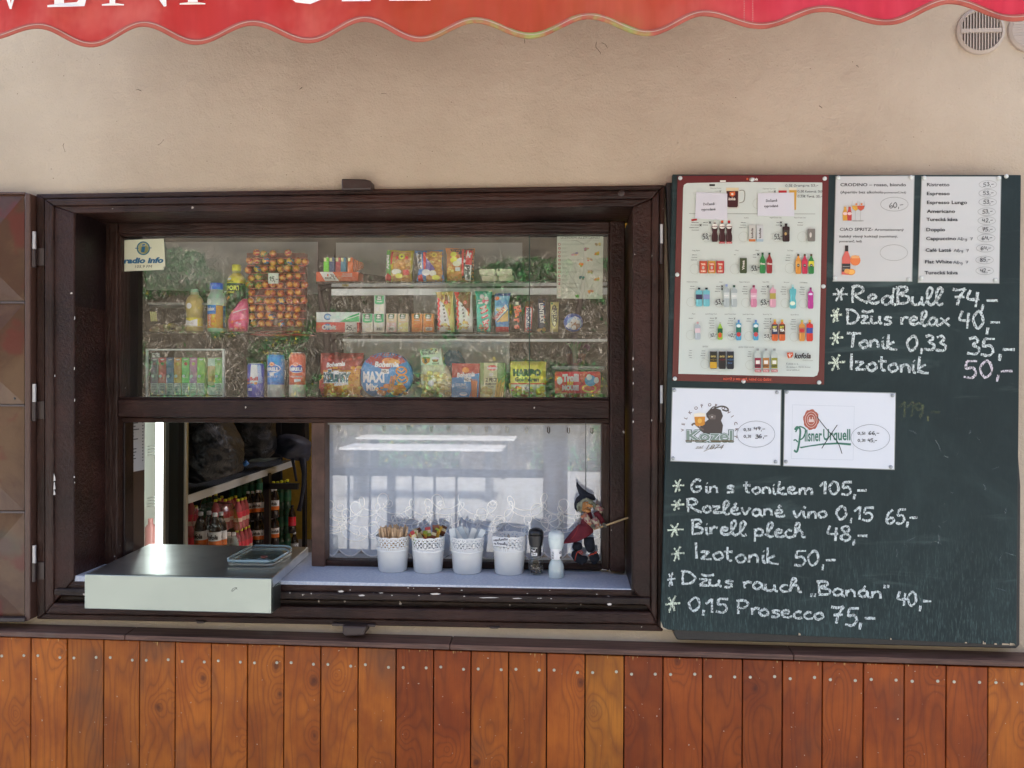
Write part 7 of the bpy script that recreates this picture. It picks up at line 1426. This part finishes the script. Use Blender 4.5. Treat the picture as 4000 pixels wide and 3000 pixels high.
    put('pink', 746, 2090, yk + .1, 'beside the fridge strip', .7); put('pink', 764, 2110, yk + .2, 'beside the fridge strip', .7); put('pink', 752, 2180, yk + .1, 'low beside the fridge strip', .7)
    for i, x in enumerate((905, 925)): put('clear', x - 12, 2232, yk + .3, 'in front of the pink packs', .8)
    W4 = 'in the upper pack behind the table leg'; W5 = 'in the lower pack behind the table leg'
    for i, x in enumerate((968, 986, 1005, 1016, 1050, 1062, 1074)): put('cola', x, 2034 - i * 2, yk + 1.2 + .1 * (i % 2), W4, .72); put('cola', x, 2142 - i * 2, yk + 1.2 + .1 * (i % 2), W5, .72)
    for i, x in enumerate((910, 935, 960, 985, 1010)): put('green', x, 1975 - i * 6, yk + 1.5, 'at the back under the table', .72)
    for i, x in enumerate((798, 820, 842)): put('green', x, 2056 - i * 4, yk + .9, 'behind the pink pack near the fridge', .72)
    for r_, yb_ in enumerate((1994, 2090, 2186)):
        for i, x in enumerate((1068, 1084, 1100, 1114, 1122)): put('green', x, yb_ - i * 2, yk + 1.8 + .1 * (i % 2), ('on the top tier', 'on the middle tier', 'on the bottom tier')[r_] + ' beside the yellow wall', .78)
    put('red', 1141, 2082, yk + 1.6, 'against the yellow wall', .72); put('cola', 1150, 2186, yk + 1.6, 'at the bottom by the yellow wall', .72)
    film = glassmat('shrink_film', 1.5, (.9, .92, .93), .12, .03)
    lump('shrink_film', [(760, 2000), (770, 1975), (830, 1960), (900, 1970), (930, 2060), (935, 2110), (880, 2135), (765, 2135)], yk - .02, .12, 'loose clear shrink film torn open over the front pack of cola bottles', film, 'film', 12)
    mb = MB().slab([(1180, 1600), (1180, 2170), (1192, 2170), (1192, 1600)], 4.3, 4.35); mb.build('door_post', plain('dark_post_inside', (.015, .013, .015), .6), label='dark upright post against the yellow back wall', cat='post')
    MB().slab([(1100, 1560), (1100, 1705), (1200, 1722), (1200, 1560)], 4.5, 4.55).build('dark_hatch', plain('dark_hatch', (.01, .011, .014), .6), label='dark panel above the backpack on the yellow back wall', cat='panel')
    MB().box(P(700, 0, 4.9).x - .6, P(1105, 0, 4.9).x, 4.9, 4.95, .03, 3.3).build('dark_partition', plain('dark_partition', (.012, .013, .018), .7), label='dark partition behind the refuse bags', cat='partition')
interior()
# ---------------- steel counter box and tray ----------------
M_STEELT = plain('lightened_steel_top', (.80, .84, .83), .3, 1, .06, 300, .12, 5)  # same steel as the apron; its brightness is put into a lighter base colour
def counter():
    Yf = -.115
    a, b = P(330, 2243, Yf), P(1060, 2247, Yf); zt = a.z; zb = P(330, 2378, Yf).z
    d1 = lambda px, py: (lambda d: CAM + d * ((zt - CAM.z) / d.z))(CM @ Vector((px - 2000, 1500 - py, -F)))
    bl, br = d1(572, 2128), d1(1212, 2132); yb = (bl.y + br.y) / 2
    t = thing('steel_counter', ((a.x + b.x) / 2, Yf, zb), 'brushed stainless steel serving box standing out from the open sash', 'counter')
    zf = ZS + .001
    MB().hexa([(a.x, Yf, zb), (b.x, Yf, zb), (b.x, Yf, zt), (a.x, Yf, zt)], [(a.x, Yf + .012, zb), (b.x, Yf + .012, zb), (b.x, Yf + .012, zt), (a.x, Yf + .012, zt)]).build('front_apron', M_STEEL, t, bevel=.002)
    MB().hexa([(a.x, Yf + .012, zf), (b.x, Yf + .012, zf), (b.x, Yf + .012, zt), (a.x, Yf + .012, zt)], [(bl.x, yb, zf), (br.x, yb, zf), (br.x, yb, zt), (bl.x, yb, zt)]).build('box_top', M_STEELT, t, bevel=.003)
    MB().hexa([(b.x - .004, Yf + .012, zb), (b.x, Yf + .012, zb), (b.x, Yf + .012, zf - .0005), (b.x - .004, Yf + .012, zf - .0005)], [(b.x - .004, -.045, zb), (b.x, -.045, zb), (b.x, -.045, zf - .0005), (b.x - .004, -.045, zf - .0005)]).build('side_lip', M_STEEL, t)
    s = MB(); p = P(915, 2303, Yf - .0006); s.tube([(p + Vector((.008 * math.cos(k), 0, .006 * math.sin(k * 1.3))), .0005) for k in range(7)], 4); s.build('scratch', M_BLACK, t)
    # clear tray
    T = lambda x, y: d1(*ZF(x, y)); c = [T(1255, 1195), T(1550, 1200), T(1600, 1195), T(1735, 1112), T(1730, 1090), T(1690, 1078), T(1460, 1075), T(1425, 1082), T(1250, 1175)]
    t = thing('clear_tray', T(1500, 1140), 'clear glassy money tray with rounded corners on the steel counter', 'tray')
    mt = glassmat('tray_glass', 1.8, (.90, .96, .96), .06, .10); up = Vector((0, 0, .012))
    c1 = [p + Vector((0, 0, .004)) for p in c]; ctr = sum(c1, Vector()) / len(c1)
    MB().hexa([tuple(p) for p in c1], [tuple(p + Vector((0, 0, .005))) for p in c1]).build('tray_plate', mt, t)
    rim = plain('tray_rim', (.42, .58, .58), .12, coat=1, alpha=.65); rr = [(p + up, .0035) for p in c1]; MB().tube(rr + [rr[0]], 8).build('tray_rim', rim, t, smooth=True)
    rr = [(ctr + (p - ctr) * .9 + Vector((0, 0, .006)), .0016) for p in c1]; MB().tube(rr + [rr[0]], 6).build('inner_ridge', rim, t, smooth=True)
    pr = Print(lambda x, y, o: T(x, y) + Vector((0, 0, .0065 + o))); pr.text('kofola', 1372, 1175, 26, '9fb0b0', 1580, bold=.05, shear=.3); pr.poly([(1500, 1130), (1545, 1128), (1556, 1140), (1530, 1152), (1500, 1148)], '9c5c50'); pr.build('lettering', M_PRINTG, t)
counter()
# ---------------- curtain behind the lower glass ----------------
def curtain():
    y = .225; m = bpy.data.materials.new('sheer_white_net'); m.use_nodes = True; nt = m.node_tree; b = nt.nodes['Principled BSDF']; b.inputs['Base Color'].default_value = (.66, .76, .92, 1); b.inputs['Roughness'].default_value = .9
    sx = nd(nt, 'ShaderNodeSeparateXYZ'); nt.links.new(pos_(nt), sx.inputs[0])
    gx = math_(nt, 'SINE', math_(nt, 'MULTIPLY', sx.outputs[0], 2300)); gz = math_(nt, 'SINE', math_(nt, 'MULTIPLY', sx.outputs[2], 2300)); th = math_(nt, 'MAXIMUM', gx, gz)
    n = noise_(nt, pos_(nt, (.3, 1, 1)), 120, 3, .6); al = math_(nt, 'ADD', math_(nt, 'MULTIPLY', th, .10), math_(nt, 'MULTIPLY_ADD', n, .2, .58)); nt.links.new(al, b.inputs['Alpha'])
    b.inputs['Transmission Weight'].default_value = 0
    t = thing('net_curtain', P(1810, 2180, y), 'sheer white net curtain with looped embroidery and scalloped hem behind the lower glass', 'curtain')
    # hem: scallops joined in cusps that point up
    cus = [1271, 1323, 1411, 1498, 1585, 1680, 1770, 1858, 1946, 2035, 2126, 2215, 2300, 2360]
    def hem(x):
        for k in range(len(cus) - 1):
            if cus[k] <= x <= cus[k + 1]:
                s = (x - cus[k]) / (cus[k + 1] - cus[k]); return 2142 + (x - 1300) * .018 + 28 * math.sin(math.pi * s) ** .8
        return 2150
    fold = lambda x: .006 * math.sin(x / 31.0) + .004 * math.sin(x / 13.0 + 1)
    xs = [1268 + i * (2358 - 1268) / 300 for i in range(301)]; mb = MB(); R_ = 10
    for x in xs:
        for r in range(R_ + 1): yy = 1656 + (hem(x) - 1656) * r / R_; mb.addv(P(x, yy, y + fold(x) * (.4 + .6 * r / R_)))
    for i in range(300):
        for r in range(R_): a = i * (R_ + 1) + r; mb.face((a, a + 1, a + R_ + 2, a + R_ + 1))
    mb.build('net', m, t, smooth=True)
    wt = plain('white_thread', (.92, .94, .97), .8); mb = MB(); mb.tube([(P(x, hem(x), y + fold(x) - .001), 3.0 * SC(y)) for x in xs], 6, .6); mb.build('hem_edge', wt, t, smooth=True)
    # looping embroidery: three wandering threads
    for j, (y0, amp, ph, sp) in enumerate(((1972, 26, 0, 58), (2030, 24, 2.2, 64), (2068, 22, 4.4, 52), (1998, 24, 1.1, 50), (2052, 26, 3.3, 50))):
        pts = []; s = 0; random.seed(j)
        while True:
            x = 1250 + s * 10.0 + 36 * math.sin(s * .62 + ph) - 16 * math.sin(s * .27 + ph * 2); yy = y0 + amp * 1.3 * math.cos(s * .62 + ph) + 16 * math.sin(s * .21 + ph) + 5 * math.sin(s * .11)
            if x > 2350: break
            if x > 1272: pts.append((P(x, yy, y + fold(x) - .0015), 2.4 * SC(y)))
            s += .22
        MB().tube(pts, 5, .6).build('embroidery_thread', wt, t, smooth=True)
        if j < 3:
            mb = MB()
            for k in range(5):
                cx, cy_ = 1320 + k * 200 + j * 30 + random.uniform(-12, 12), y0 + random.uniform(-14, 14); 
                if cx > 2335: continue
                mb.tube([(P(cx + (4 + q_ * 1.0) * math.cos(q_ * .55), cy_ + (4 + q_ * 1.0) * math.sin(q_ * .55), y + fold(cx) - .0015), 1.7 * SC(y)) for q_ in range(18)], 5, .6)
            mb.build('embroidery_spirals', wt, t, smooth=True, kind='stuff')
    MB().tube([(P(1262, 1668, y + .012), .0035), (P(2362, 1678, y + .012), .0035)], 8).build('curtain_rod', M_WHITE, label='thin white rod carrying the net curtain', cat='curtain rod')
    for k, x in enumerate((1323, 1410, 1499, 1593, 1683, 1752, 1834, 1899, 1980, 2055, 2142, 2220, 2311)):
        yy = 1668 + (x - 1300) * .009; c = plain('dark_clip', (.02, .02, .025), .4) if x > 2100 else plain('pale_clip', (.55, .58, .58), .4)
        mb = MB(); mb.tube([(P(x - 3, yy - 6, y - .008), .0017), (P(x - 3, yy + 12, y - .008), .0017), (P(x + 2, yy + 17, y - .008), .0017), (P(x + 5, yy + 10, y - .008), .0017), (P(x + 5, yy - 6, y - .008), .0017)], 6)
        mb.build('curtain_clip', c, t, smooth=True)
    MB().box(P(1262, 0, .3).x, P(2365, 0, .3).x, .42, .425, ZS + .002, ZS + .075).build('grey_counter_edge', plain('grey_counter_edge', (.22, .23, .22), .5), label='grey inner counter edge glimpsed below the curtain hem', cat='counter')
curtain()
# ---------------- pots on the sill ----------------
def pots():
    y = .128; k = SC(y)
    wm = plain('white_pot_enamel', (.80, .81, .79), .3)
    for i, (cx, yb, yt, lab) in enumerate(((1534, 2234, 2093, 'white lace rimmed pot full of wooden stirrers, leftmost of four'), (1672, 2236, 2094, 'white lace rimmed pot stuffed with colourful sugar sachets'), (1825, 2240, 2096, 'white lace rimmed pot holding white paper sachets'), (1989, 2245, 2092, 'white lace rimmed pot with a handwritten note, nearest the pepper mill'))):
        base = P(cx, yb, y - .04); z0 = ZS + .0005; c = P(cx, yb, y)
        t = thing('lace_pot', (c.x, y, z0), lab, 'pot', 'white lace rimmed pots on the sill')
        Hh = (yb - yt) * SC(y - .035); hb = Hh * .585; rb, rm, rt = 56 * k, 62 * k, 67 * k; n = 96
        ring = lambda r, z, ins=0: [(c.x + (r - ins) * math.cos(2 * math.pi * j / n), y + (r - ins) * math.sin(2 * math.pi * j / n), z) for j in range(n)]
        mb = MB(); mb.rings([ring(rb * .93, z0), ring(rb, z0 + .003), ring(rm, z0 + hb), ring(rm + .0012, z0 + hb + .001), ring(rm + .0012, z0 + hb + .004), ring(rm, z0 + hb + .005)], cap=False); mb.face([mb.addv(p) for p in ring(rb * .9, z0 + .002)]); mb.build('pot_body', wm, t, smooth=60)
        # pierced lace band with scalloped top
        mb = MB(); rows = 26; z1 = z0 + hb + .004; hl = Hh - hb - .004; per = 8; idx = []
        for r in range(rows + 1):
            row = []
            for j in range(n):
                sc_ = 1 + .055 * abs(math.sin(math.pi * j / per)) - .05 + .02 * math.sin(j * math.pi); z = z1 + hl * r / rows * (sc_ if r > rows * .5 else 1 + (sc_ - 1) * 2 * r / rows); rad = rm + (rt - rm) * r / rows
                row.append(mb.addv((c.x + rad * math.cos(2 * math.pi * j / n), y + rad * math.sin(2 * math.pi * j / n), z)))
            idx.append(row)
        def hole(j, r):
            a = (j % per) - per / 2 + .5; b_ = r - rows * .42
            if r in (1, 3) and j % 2: return True
            if 5 <= r <= 17:
                if (abs(a) < 1 and 2 < abs(b_) < 5.5) or (abs(b_) < 1.1 and 1 < abs(a) < 3): return True
                if abs(abs(a) - 2.5) < 1 and abs(abs(b_) - 3.5) < 1: return True
                if abs(a) > 3 and abs(b_) > 4.4: return True
            if r in (19, 20) and j % 4 in (1, 2): return True
            if r == 22 and j % 2: return True
            return False
        for r in range(rows):
            for j in range(n):
                if not hole(j, r): mb.face((idx[r][j], idx[r][(j + 1) % n], idx[r + 1][(j + 1) % n], idx[r + 1][j]))
        o = mb.build('lace_rim', wm, t); md = o.modifiers.new('thick', 'SOLIDIFY'); md.thickness = .0011; md.offset = -1
        top = z0 + Hh; rs = random.Random(i)
        ctr = Vector((c.x, y, z0))
        if i == 0:
            g = 'wooden stirrers in the first pot'; pr0 = None; wmat = [plain('birch_stirrer', (.58, .40, .24), .7), plain('dark_birch_stirrer', (.50, .32, .17), .7)]
            for q in range(64):
                a = rs.uniform(0, 6.28); rad = rt * .82 * math.sqrt(rs.random()); x, yy = rad * math.cos(a), rad * math.sin(a)
                if pr0 is None:
                    pr0 = MB().box(c.x - .0028, c.x + .0028, y - .0006, y + .0006, z0 + .01, z0 + .01 + Hh * 1.0).build('wooden_stirrer', wmat[0], label='flat wooden coffee stirrer standing in the leftmost white pot', cat='stirrer', group=g, origin=ctr); o = pr0
                else: o = pr0.copy(); COL.objects.link(o)
                o.location = ctr + Vector((x * .72, yy * .72, -.002 + .012 + rs.uniform(-.004, .006) + (rt - rad) * .1)); o.rotation_euler = (-yy * 3.0 + rs.uniform(-.1, .1), x * 3.6 + rs.uniform(-.1, .1), rs.uniform(-1.2, 1.2))
        if i == 1:
            cs = ('b8902c', '6c3420', '8c9c3c', 'd0c49c', 'a03038', '4c2418')
            for q in range(22):
                a = rs.uniform(-1, 1); x = a * rt * .8; yy = rs.uniform(-.7, .7) * rt; L = rs.uniform(.028, .05); tl = a * .5 + rs.uniform(-.5, .5); zz = top - .012 + rs.uniform(0, .012) + (.012 if -.1 < a < 1 else 0); w_ = rs.uniform(.006, .010)
                mb = MB(); p = Vector((c.x + x, y + yy, zz)); d = Vector((math.sin(tl), rs.uniform(-.2, .2), math.cos(tl))); s = Vector((math.cos(tl), rs.uniform(-.5, .5), -math.sin(tl))).normalized() * w_
                for u in range(4):
                    mb.col(cs[(q + u * (q % 3)) % 6]); p0 = p + d * L * (u / 4 - .5); p1 = p + d * L * ((u + 1) / 4 - .5); o_ = Vector((0, .0012, 0)); mb.hexa([p0 - s - o_, p0 + s - o_, p1 + s - o_, p1 - s - o_], [p0 - s + o_, p0 + s + o_, p1 + s + o_, p1 - s + o_])
                mb.build('sauce_sachet', tint('sachet_foil', .35, .5, 60), label='shiny multicoloured sachet crammed into the second white pot', cat='sachet', group='multicoloured sachets in the second pot')
        if i == 2:
            for q in range(13):
                a = -1 + 2 * q / 12; L = rs.uniform(.045, .062); tl = a * .45 + rs.uniform(-.35, .35); p = Vector((c.x + a * rt * .75, y + rs.uniform(-.6, .6) * rt, top - .004 + (.010 if q in (3, 4, 7) else 0))); d = Vector((math.sin(tl), rs.uniform(-.25, .1), math.cos(tl))); w_ = .003 if q % 2 else .008; s = Vector((math.cos(tl), rs.uniform(-.3, .3), -math.sin(tl))) * w_; o_ = Vector((0, .001, 0))
                mb = MB(); mb.col(('c8d0d4', 'b8c4cc', 'd0d4d4')[q % 3]); p0, p1 = p - d * L / 2, p + d * L / 2; mb.hexa([p0 - s - o_, p0 + s - o_, p1 + s - o_, p1 - s - o_], [p0 - s + o_, p0 + s + o_, p1 + s + o_, p1 - s + o_])
                mb.build('paper_sachet', M_PAPER, label='slim white paper sachet standing in the third white pot', cat='sachet', group='white paper sachets in the third pot')
        if i == 3:
            for q in range(5):
                mb = MB(); mb.col('a88c6c'); p = Vector((c.x + rs.uniform(-.01, .02), y + rs.uniform(-.02, .02), z0 + .02)); mb.tube([(p, .0009), (p + Vector((rs.uniform(-.01, .01), 0, Hh * .78)), .0009)], 5); mb.build('toothpick', M_TINT, label='thin wooden pick barely showing inside the pot with the note', cat='pick', group='wooden picks in the fourth pot')
            yy = y - .052; n_ = thing('handwritten_note', P(1956, 2135, yy), 'white paper note with blue black handwriting stuck on the fourth pot', 'note')
            mb = MB(); mb.col('d4d8dc'); mb.slab([ZG(1230, 848), ZG(1237, 905), ZG(1338, 912), ZG(1336, 848)], yy, yy + .0006); mb.build('paper', M_PAPER, n_)
            pr = Print(flat(yy - .0002), ZG); hand(pr, 'napichovátko'.replace('í', 'i'), 1238, 872, 1332, 868, 15, 3, '20243c', rough=0) if 0 else None
            hand(pr, 'napichovatko', 1238, 874, 1330, 868, 17, 2.6, '20243c', rough=0); hand(pr, 'na hranolky', 1240, 896, 1330, 900, 17, 2.6, '20243c', rough=0); pr.build('lettering', M_PAPER, n_)
pots()
# ---------------- pepper and salt mills ----------------
def mills():
    gl = glassmat('mill_glass', 1.5, (.97, .99, .98), .02, .01)
    for cx, y, prof_cap, neck, body, capm, fill, lab in (
        (1520, .110, [(784, 6), (787, 24), (797, 42), (812, 50), (826, 51), (828, 46), (833, 52), (850, 51), (892, 44), (900, 44)], (901, 968), [(966, 36), (985, 40), (1015, 50), (1050, 53), (1078, 51), (1086, 50)], M_BLACK, 'pepper', 'glass pepper mill with glossy black cap, left of the salt mill'),
        (1655, .085, [(804, 6), (806, 28), (814, 46), (832, 54), (850, 55), (853, 50), (862, 54), (910, 47), (918, 45)], (919, 992), [(990, 38), (1008, 44), (1040, 53), (1070, 54), (1100, 52), (1118, 51)], plain('glossy_white_cap', (.68, .76, .74), .2), 'salt', 'glass salt mill with white cap beside the hanging witch')):
        x = ZG(cx, 0)[0]; cv = lambda L: [(ZG(0, a)[1], b * .5877) for a, b in L]
        t = thing('spice_mill', P(x, ZG(0, body[-1][0])[1], y), lab, 'mill', 'pepper and salt mills on the sill')
        MB().lathe(x, cv(prof_cap), y, 32).build('grinder_cap', capm, t, smooth=45)
        mb = MB(); mb.col('1c1c1e' if fill == 'pepper' else 'b8c4c0'); mb.lathe(x, cv([(neck[0], 38), (neck[1], 35)]), y, 28); mb.build('neck_label', M_PRINTG, t, smooth=45)
        MB().lathe(x, cv(body), y, 32).build('glass_jar', gl, t, smooth=60)
        if fill == 'salt':
            mb = MB(); mb.col('d4dcda'); mb.lathe(x, cv([(994, 24), (1008, 40), (1040, 50), (1075, 51), (1112, 48)]), y, 24); mb.build('salt_fill', M_PAPER, t, smooth=60)
        else:
            mb = MB(); rs = random.Random(5); k = SC(y)
            for q in range(170):
                a = rs.uniform(0, 6.28); r = math.sqrt(rs.random()) * 26 * k; z = rs.uniform(1034, 1076); p = P(x, ZG(0, z)[1], y); mb.col(rs.choice(('241c18', '5c4c40', '8c7c68', '3c302a'))); mb.ell((p.x + r * math.cos(a), y + r * math.sin(a), p.z), .0024, .0024, .0024, 6, 4)
            mb.build('peppercorns', M_TINT, t, kind='stuff')
        k = SC(y)
        def sf(px, py, off, x=x, y=y):
            r = 37.5 * .5877; d = max(-.98, min(.98, (px - x) / r)); b_ = P(x, py, y); return Vector((b_.x + d * r * k, y - r * k * math.sqrt(1 - d * d) - .0006 - off, b_.z))
        pr = Print(sf, ZG, maxlen=10)
        if fill == 'pepper': pr.rect(1488, 944, 1530, 964, 'c4c8c4'); pr.text('MLÝNEK', 1490, 918, 10, 'a8aca8', 1532); pr.text('Pepř', 1492, 936, 14, 'd0d4d0', 1520, bold=.03); pr.text('ČERNÝ', 1492, 959, 11, '1c1c20', 1526, bold=.03)
        else: pr.rect(1664, 930, 1692, 990, 'd4d8d4'); pr.text('Sůl', 1674, 952, 16, '2c2c30', 1690, bold=.03); pr.rect(1624, 928, 1640, 988, 'c8ccc8'); [pr.rect(1625, 932 + j * 6, 1639, 934 + j * 6 + (j % 3), '2c3034') for j in range(9)]; pr.ell(1686, 978, 7, 9, '202428')
        pr.build('label_print', M_PRINTG, t)
mills()
# ---------------- the hanging witch ----------------
def witch():
    y = .145; s = .24105; W = ZW; hp = lambda L, dy=0: [(*W(q[0], q[1]), q[2] * s, (q[3] if len(q) > 3 else 0) + dy) for q in L]
    t = thing('witch_doll', P(*W(570, 1460), y), 'little witch doll in dark red dress and black pointed hat hanging on a thread', 'doll')
    blk = plain('black_felt', (.010, .013, .022), .9, bump=.4, bs=120); red = plain('dark_red_cloth', (.14, .012, .022), .85, bump=.5, bs=70, var=.25, vs_=40); skin = plain('painted_orange_skin', (.52, .23, .07), .5, bump=.3, bs=120)
    pat, nt, b = mat_new('patterned_cloth'); n = noise_(nt, pos_(nt), 150, 3, .6); n2 = noise_(nt, pos_(nt), 70, 2, .5); c = mix_(nt, smooth_(nt, n, .4, .55), (.22, .06, .08), (.42, .36, .26)); c = mix_(nt, smooth_(nt, n2, .52, .6), c, (.40, .15, .08)); nt.links.new(c, b.inputs['Base Color']); b.inputs['Roughness'].default_value = .9
    hair = plain('grey_green_hair', (.24, .25, .18), .95, bump=.9, bs=160)
    k = SC(y)
    MB().tubepx(hp([(630, 1000, 55), (560, 900, 105), (585, 800, 95), (600, 700, 88), (600, 620, 60)]), y, 16, .6).build('body', red, t, smooth=True)
    # skirt: tilted frustum
    mb = MB(); rings = []
    for f, cx, cy_, hw, a in ((0, 560, 800, 120, .4), (.3, 520, 880, 175, .45), (.6, 480, 960, 225, .5), (.85, 455, 1020, 255, .52), (1, 440, 1045, 262, .55), (1.0, 440, 1040, 225, .55)):
        r_ = []
        for j in range(32):
            th = 2 * math.pi * j / 32; u = math.cos(th) * hw * (1 + .04 * math.sin(th * 7) * f); v = math.sin(th); lx = cx + u * math.cos(a * .72); ly = cy_ - u * math.sin(a) * .62 + (v > 0) * 0 + 38 * f * (1 - abs(math.cos(th))) * 1.0
            p = P(*W(lx, ly), y); r_.append((p.x, y - v * hw * s * k * .42, p.z))
        rings.append(r_)
    mb.rings(rings, cap=True); mb.build('skirt', red, t, smooth=True)
    for L in ([(440, 1120, 62), (435, 1190, 84), (450, 1240, 62)], [(620, 1040, 78), (630, 1130, 88), (650, 1220, 74), (665, 1262, 52)]): MB().tubepx(hp(L), y, 16, .8).build('trouser_leg', blk, t, smooth=True)
    for i, L in enumerate(([(395, 1260, 45), (400, 1310, 68), (440, 1370, 78), (510, 1400, 74), (560, 1380, 60), (598, 1350, 26)], [(680, 1280, 50), (700, 1320, 78), (715, 1380, 84), (705, 1430, 60), (690, 1462, 24)])):
        o = MB().tubepx(hp(L, -.012), y, 18, .85).build('boot', blk, t, smooth=True); lm = plain('orange_lace', (.42, .045, .02), .7)
        q = ((395, 1410), (425, 1290), (470, 1262), (520, 1310), (480, 1300), (430, 1270), (500, 1250), (530, 1290)) if i == 0 else ((620, 1340), (660, 1300), (700, 1312), (725, 1270), (760, 1260), (740, 1290), (680, 1300), (640, 1320))
        MB().tube([(P(*W(a, b_), y - .032), .0012) for a, b_ in q], 5).build('lace', lm, o)
    MB().ellpx(*W(580, 540), 88 * s, 92 * s, y - .006, 22 * k).build('head', skin, t, smooth=True)
    hd = t.children[-1] if 0 else t
    mb = MB(); mb.tubepx(hp([(620, 515, 30), (655, 520, 24), (682, 535, 14), (676, 548, 7)], -.026), y, 12); mb.build('nose', skin, t, smooth=True)
    MB().tubepx(hp([(560, 585, 26), (600, 610, 30), (655, 606, 16)], -.016), y, 12).build('chin', skin, t, smooth=True)
    o = MB().tubepx(hp([(592, 540, 3), (615, 556, 8), (650, 562, 9), (672, 552, 4)], -.0335), y, 8).build('mouth', plain('dark_mouth', (.03, .008, .008), .5), t, smooth=True)
    MB().tubepx(hp([(612, 556, 3), (650, 560, 3)], -.036), y, 6).build('teeth', plain('teeth', (.6, .5, .35), .4), t)
    o = MB().ellpx(*W(588, 492), 13 * s, 12 * s, y - .030).build('eye', plain('eye_white', (.6, .5, .3), .3), t, smooth=True); MB().ellpx(*W(591, 493), 5 * s, 5 * s, y - .0335).build('pupil', M_BLACK, o, smooth=True)
    mb = MB(); rs = random.Random(1)
    for q in range(60):
        f = q / 59; a = (440 + 300 * f + rs.uniform(-8, 8), 500 - 95 * math.sin(math.pi * f) + rs.uniform(-8, 8)); e = (440 + 260 * f * 1 + rs.uniform(-14, 14) + (20 if f > .6 else 0), a[1] + (rs.uniform(60, 150) if f < .3 else rs.uniform(20, 50) if f < .65 else rs.uniform(50, 90))); dy = -.026 * math.sin(math.pi * f) - .004
        mb.tubepx([(*W(*a), 15 * s, dy), (*W((a[0] + e[0]) / 2 - 6, (a[1] + e[1]) / 2), 12 * s, dy - .002), (*W(*e), 4 * s, dy)], y, 6)
    mb.ellpx(*W(500, 560), 58 * s, 75 * s, y + .004); mb.build('hair', hair, t, smooth=True, kind='stuff')
    # hat
    mb = MB(); mb.tubepx(hp([(428, 140, 9), (440, 190, 24), (475, 250, 42), (520, 310, 62), (545, 350, 84), (560, 385, 120), (565, 420, 150)]), y, 20, .85); mb.build('hat_cone', blk, t, smooth=True)
    mb = MB(); mb.tubepx([(*W(a, b_), r * s, dy) for a, b_, r, dy in ((445, 610, 20, .0), (420, 560, 30, .0), (425, 500, 42, .0), (460, 430, 56, .0), (530, 380, 66, -.004), (610, 365, 60, -.006), (680, 385, 48, -.006), (720, 420, 22, -.004))], y, 14, .8); mb.build('hat_brim', blk, t, smooth=True)
    # sleeves, scarf and hands
    MB().tubepx(hp([(530, 660, 66), (590, 730, 52), (650, 810, 34), (680, 850, 30)], -.022), y, 14, .6).build('patterned_sleeve', pat, t, smooth=True)
    MB().tubepx(hp([(740, 620, 52), (780, 700, 56), (820, 760, 52), (850, 800, 42)], -.006), y, 14, .7).build('red_sleeve', red, t, smooth=True)
    MB().tubepx(hp([(700, 720, 50), (740, 790, 60), (760, 850, 46), (700, 890, 24)], -.022), y, 12, .6).build('patterned_apron', pat, t, smooth=True)
    MB().tubepx(hp([(690, 500, 22), (760, 540, 48), (820, 590, 52), (800, 650, 26)], -.004), y, 12, .5).build('head_scarf', pat, t, smooth=True)
    for (a, b_), L in (((688, 850), -.03), ((870, 830), -.02)):
        g = plain('grey_mitten', (.16, .15, .11), .9, bump=.6, bs=100); o = MB().ellpx(*W(a, b_), 34 * s, 32 * s, y + L, 24 * k * s).build('hand', g, t, smooth=True)
        for q in range(4): MB().tubepx([(*W(a - 14 + q * 15, b_ + 6), 9 * s, L - .004), (*W(a - 8 + q * 14, b_ + 30), 8 * s, L - .007), (*W(a - 2 + q * 12, b_ + 44), 6 * s, L)], y, 7).build('finger', g, o, smooth=True)
        MB().tubepx([(*W(a - 22, b_ - 10), 10 * s, L - .004), (*W(a + 2, b_ - 28), 9 * s, L - .008)], y, 7).build('thumb', g, o, smooth=True)
    MB().tube([(P(*W(575, 330), y), .0009), (P(2288, 1634, .13), .0009)], 6).build('hanging_thread', M_BLACK, t)
    MB().tube([(P(*W(700, 905), y - .012), .0024), (P(*W(900, 838), y - .022), .0028), (P(*W(1265, 712), y - .05), .0030)], 8).build('broomstick', plain('peeled_stick', (.52, .36, .18), .6), smooth=True, label='thin pale broomstick held in the hands of the witch doll', cat='stick')
    mb = MB(); mb.tubepx(hp([(450, 830, 3), (440, 900, 3), (400, 980, 3), (340, 1060, 3)], -.046), y, 5); mb.build('red_cord', plain('orange_lace', (.42, .045, .02)), t, smooth=True)
witch()
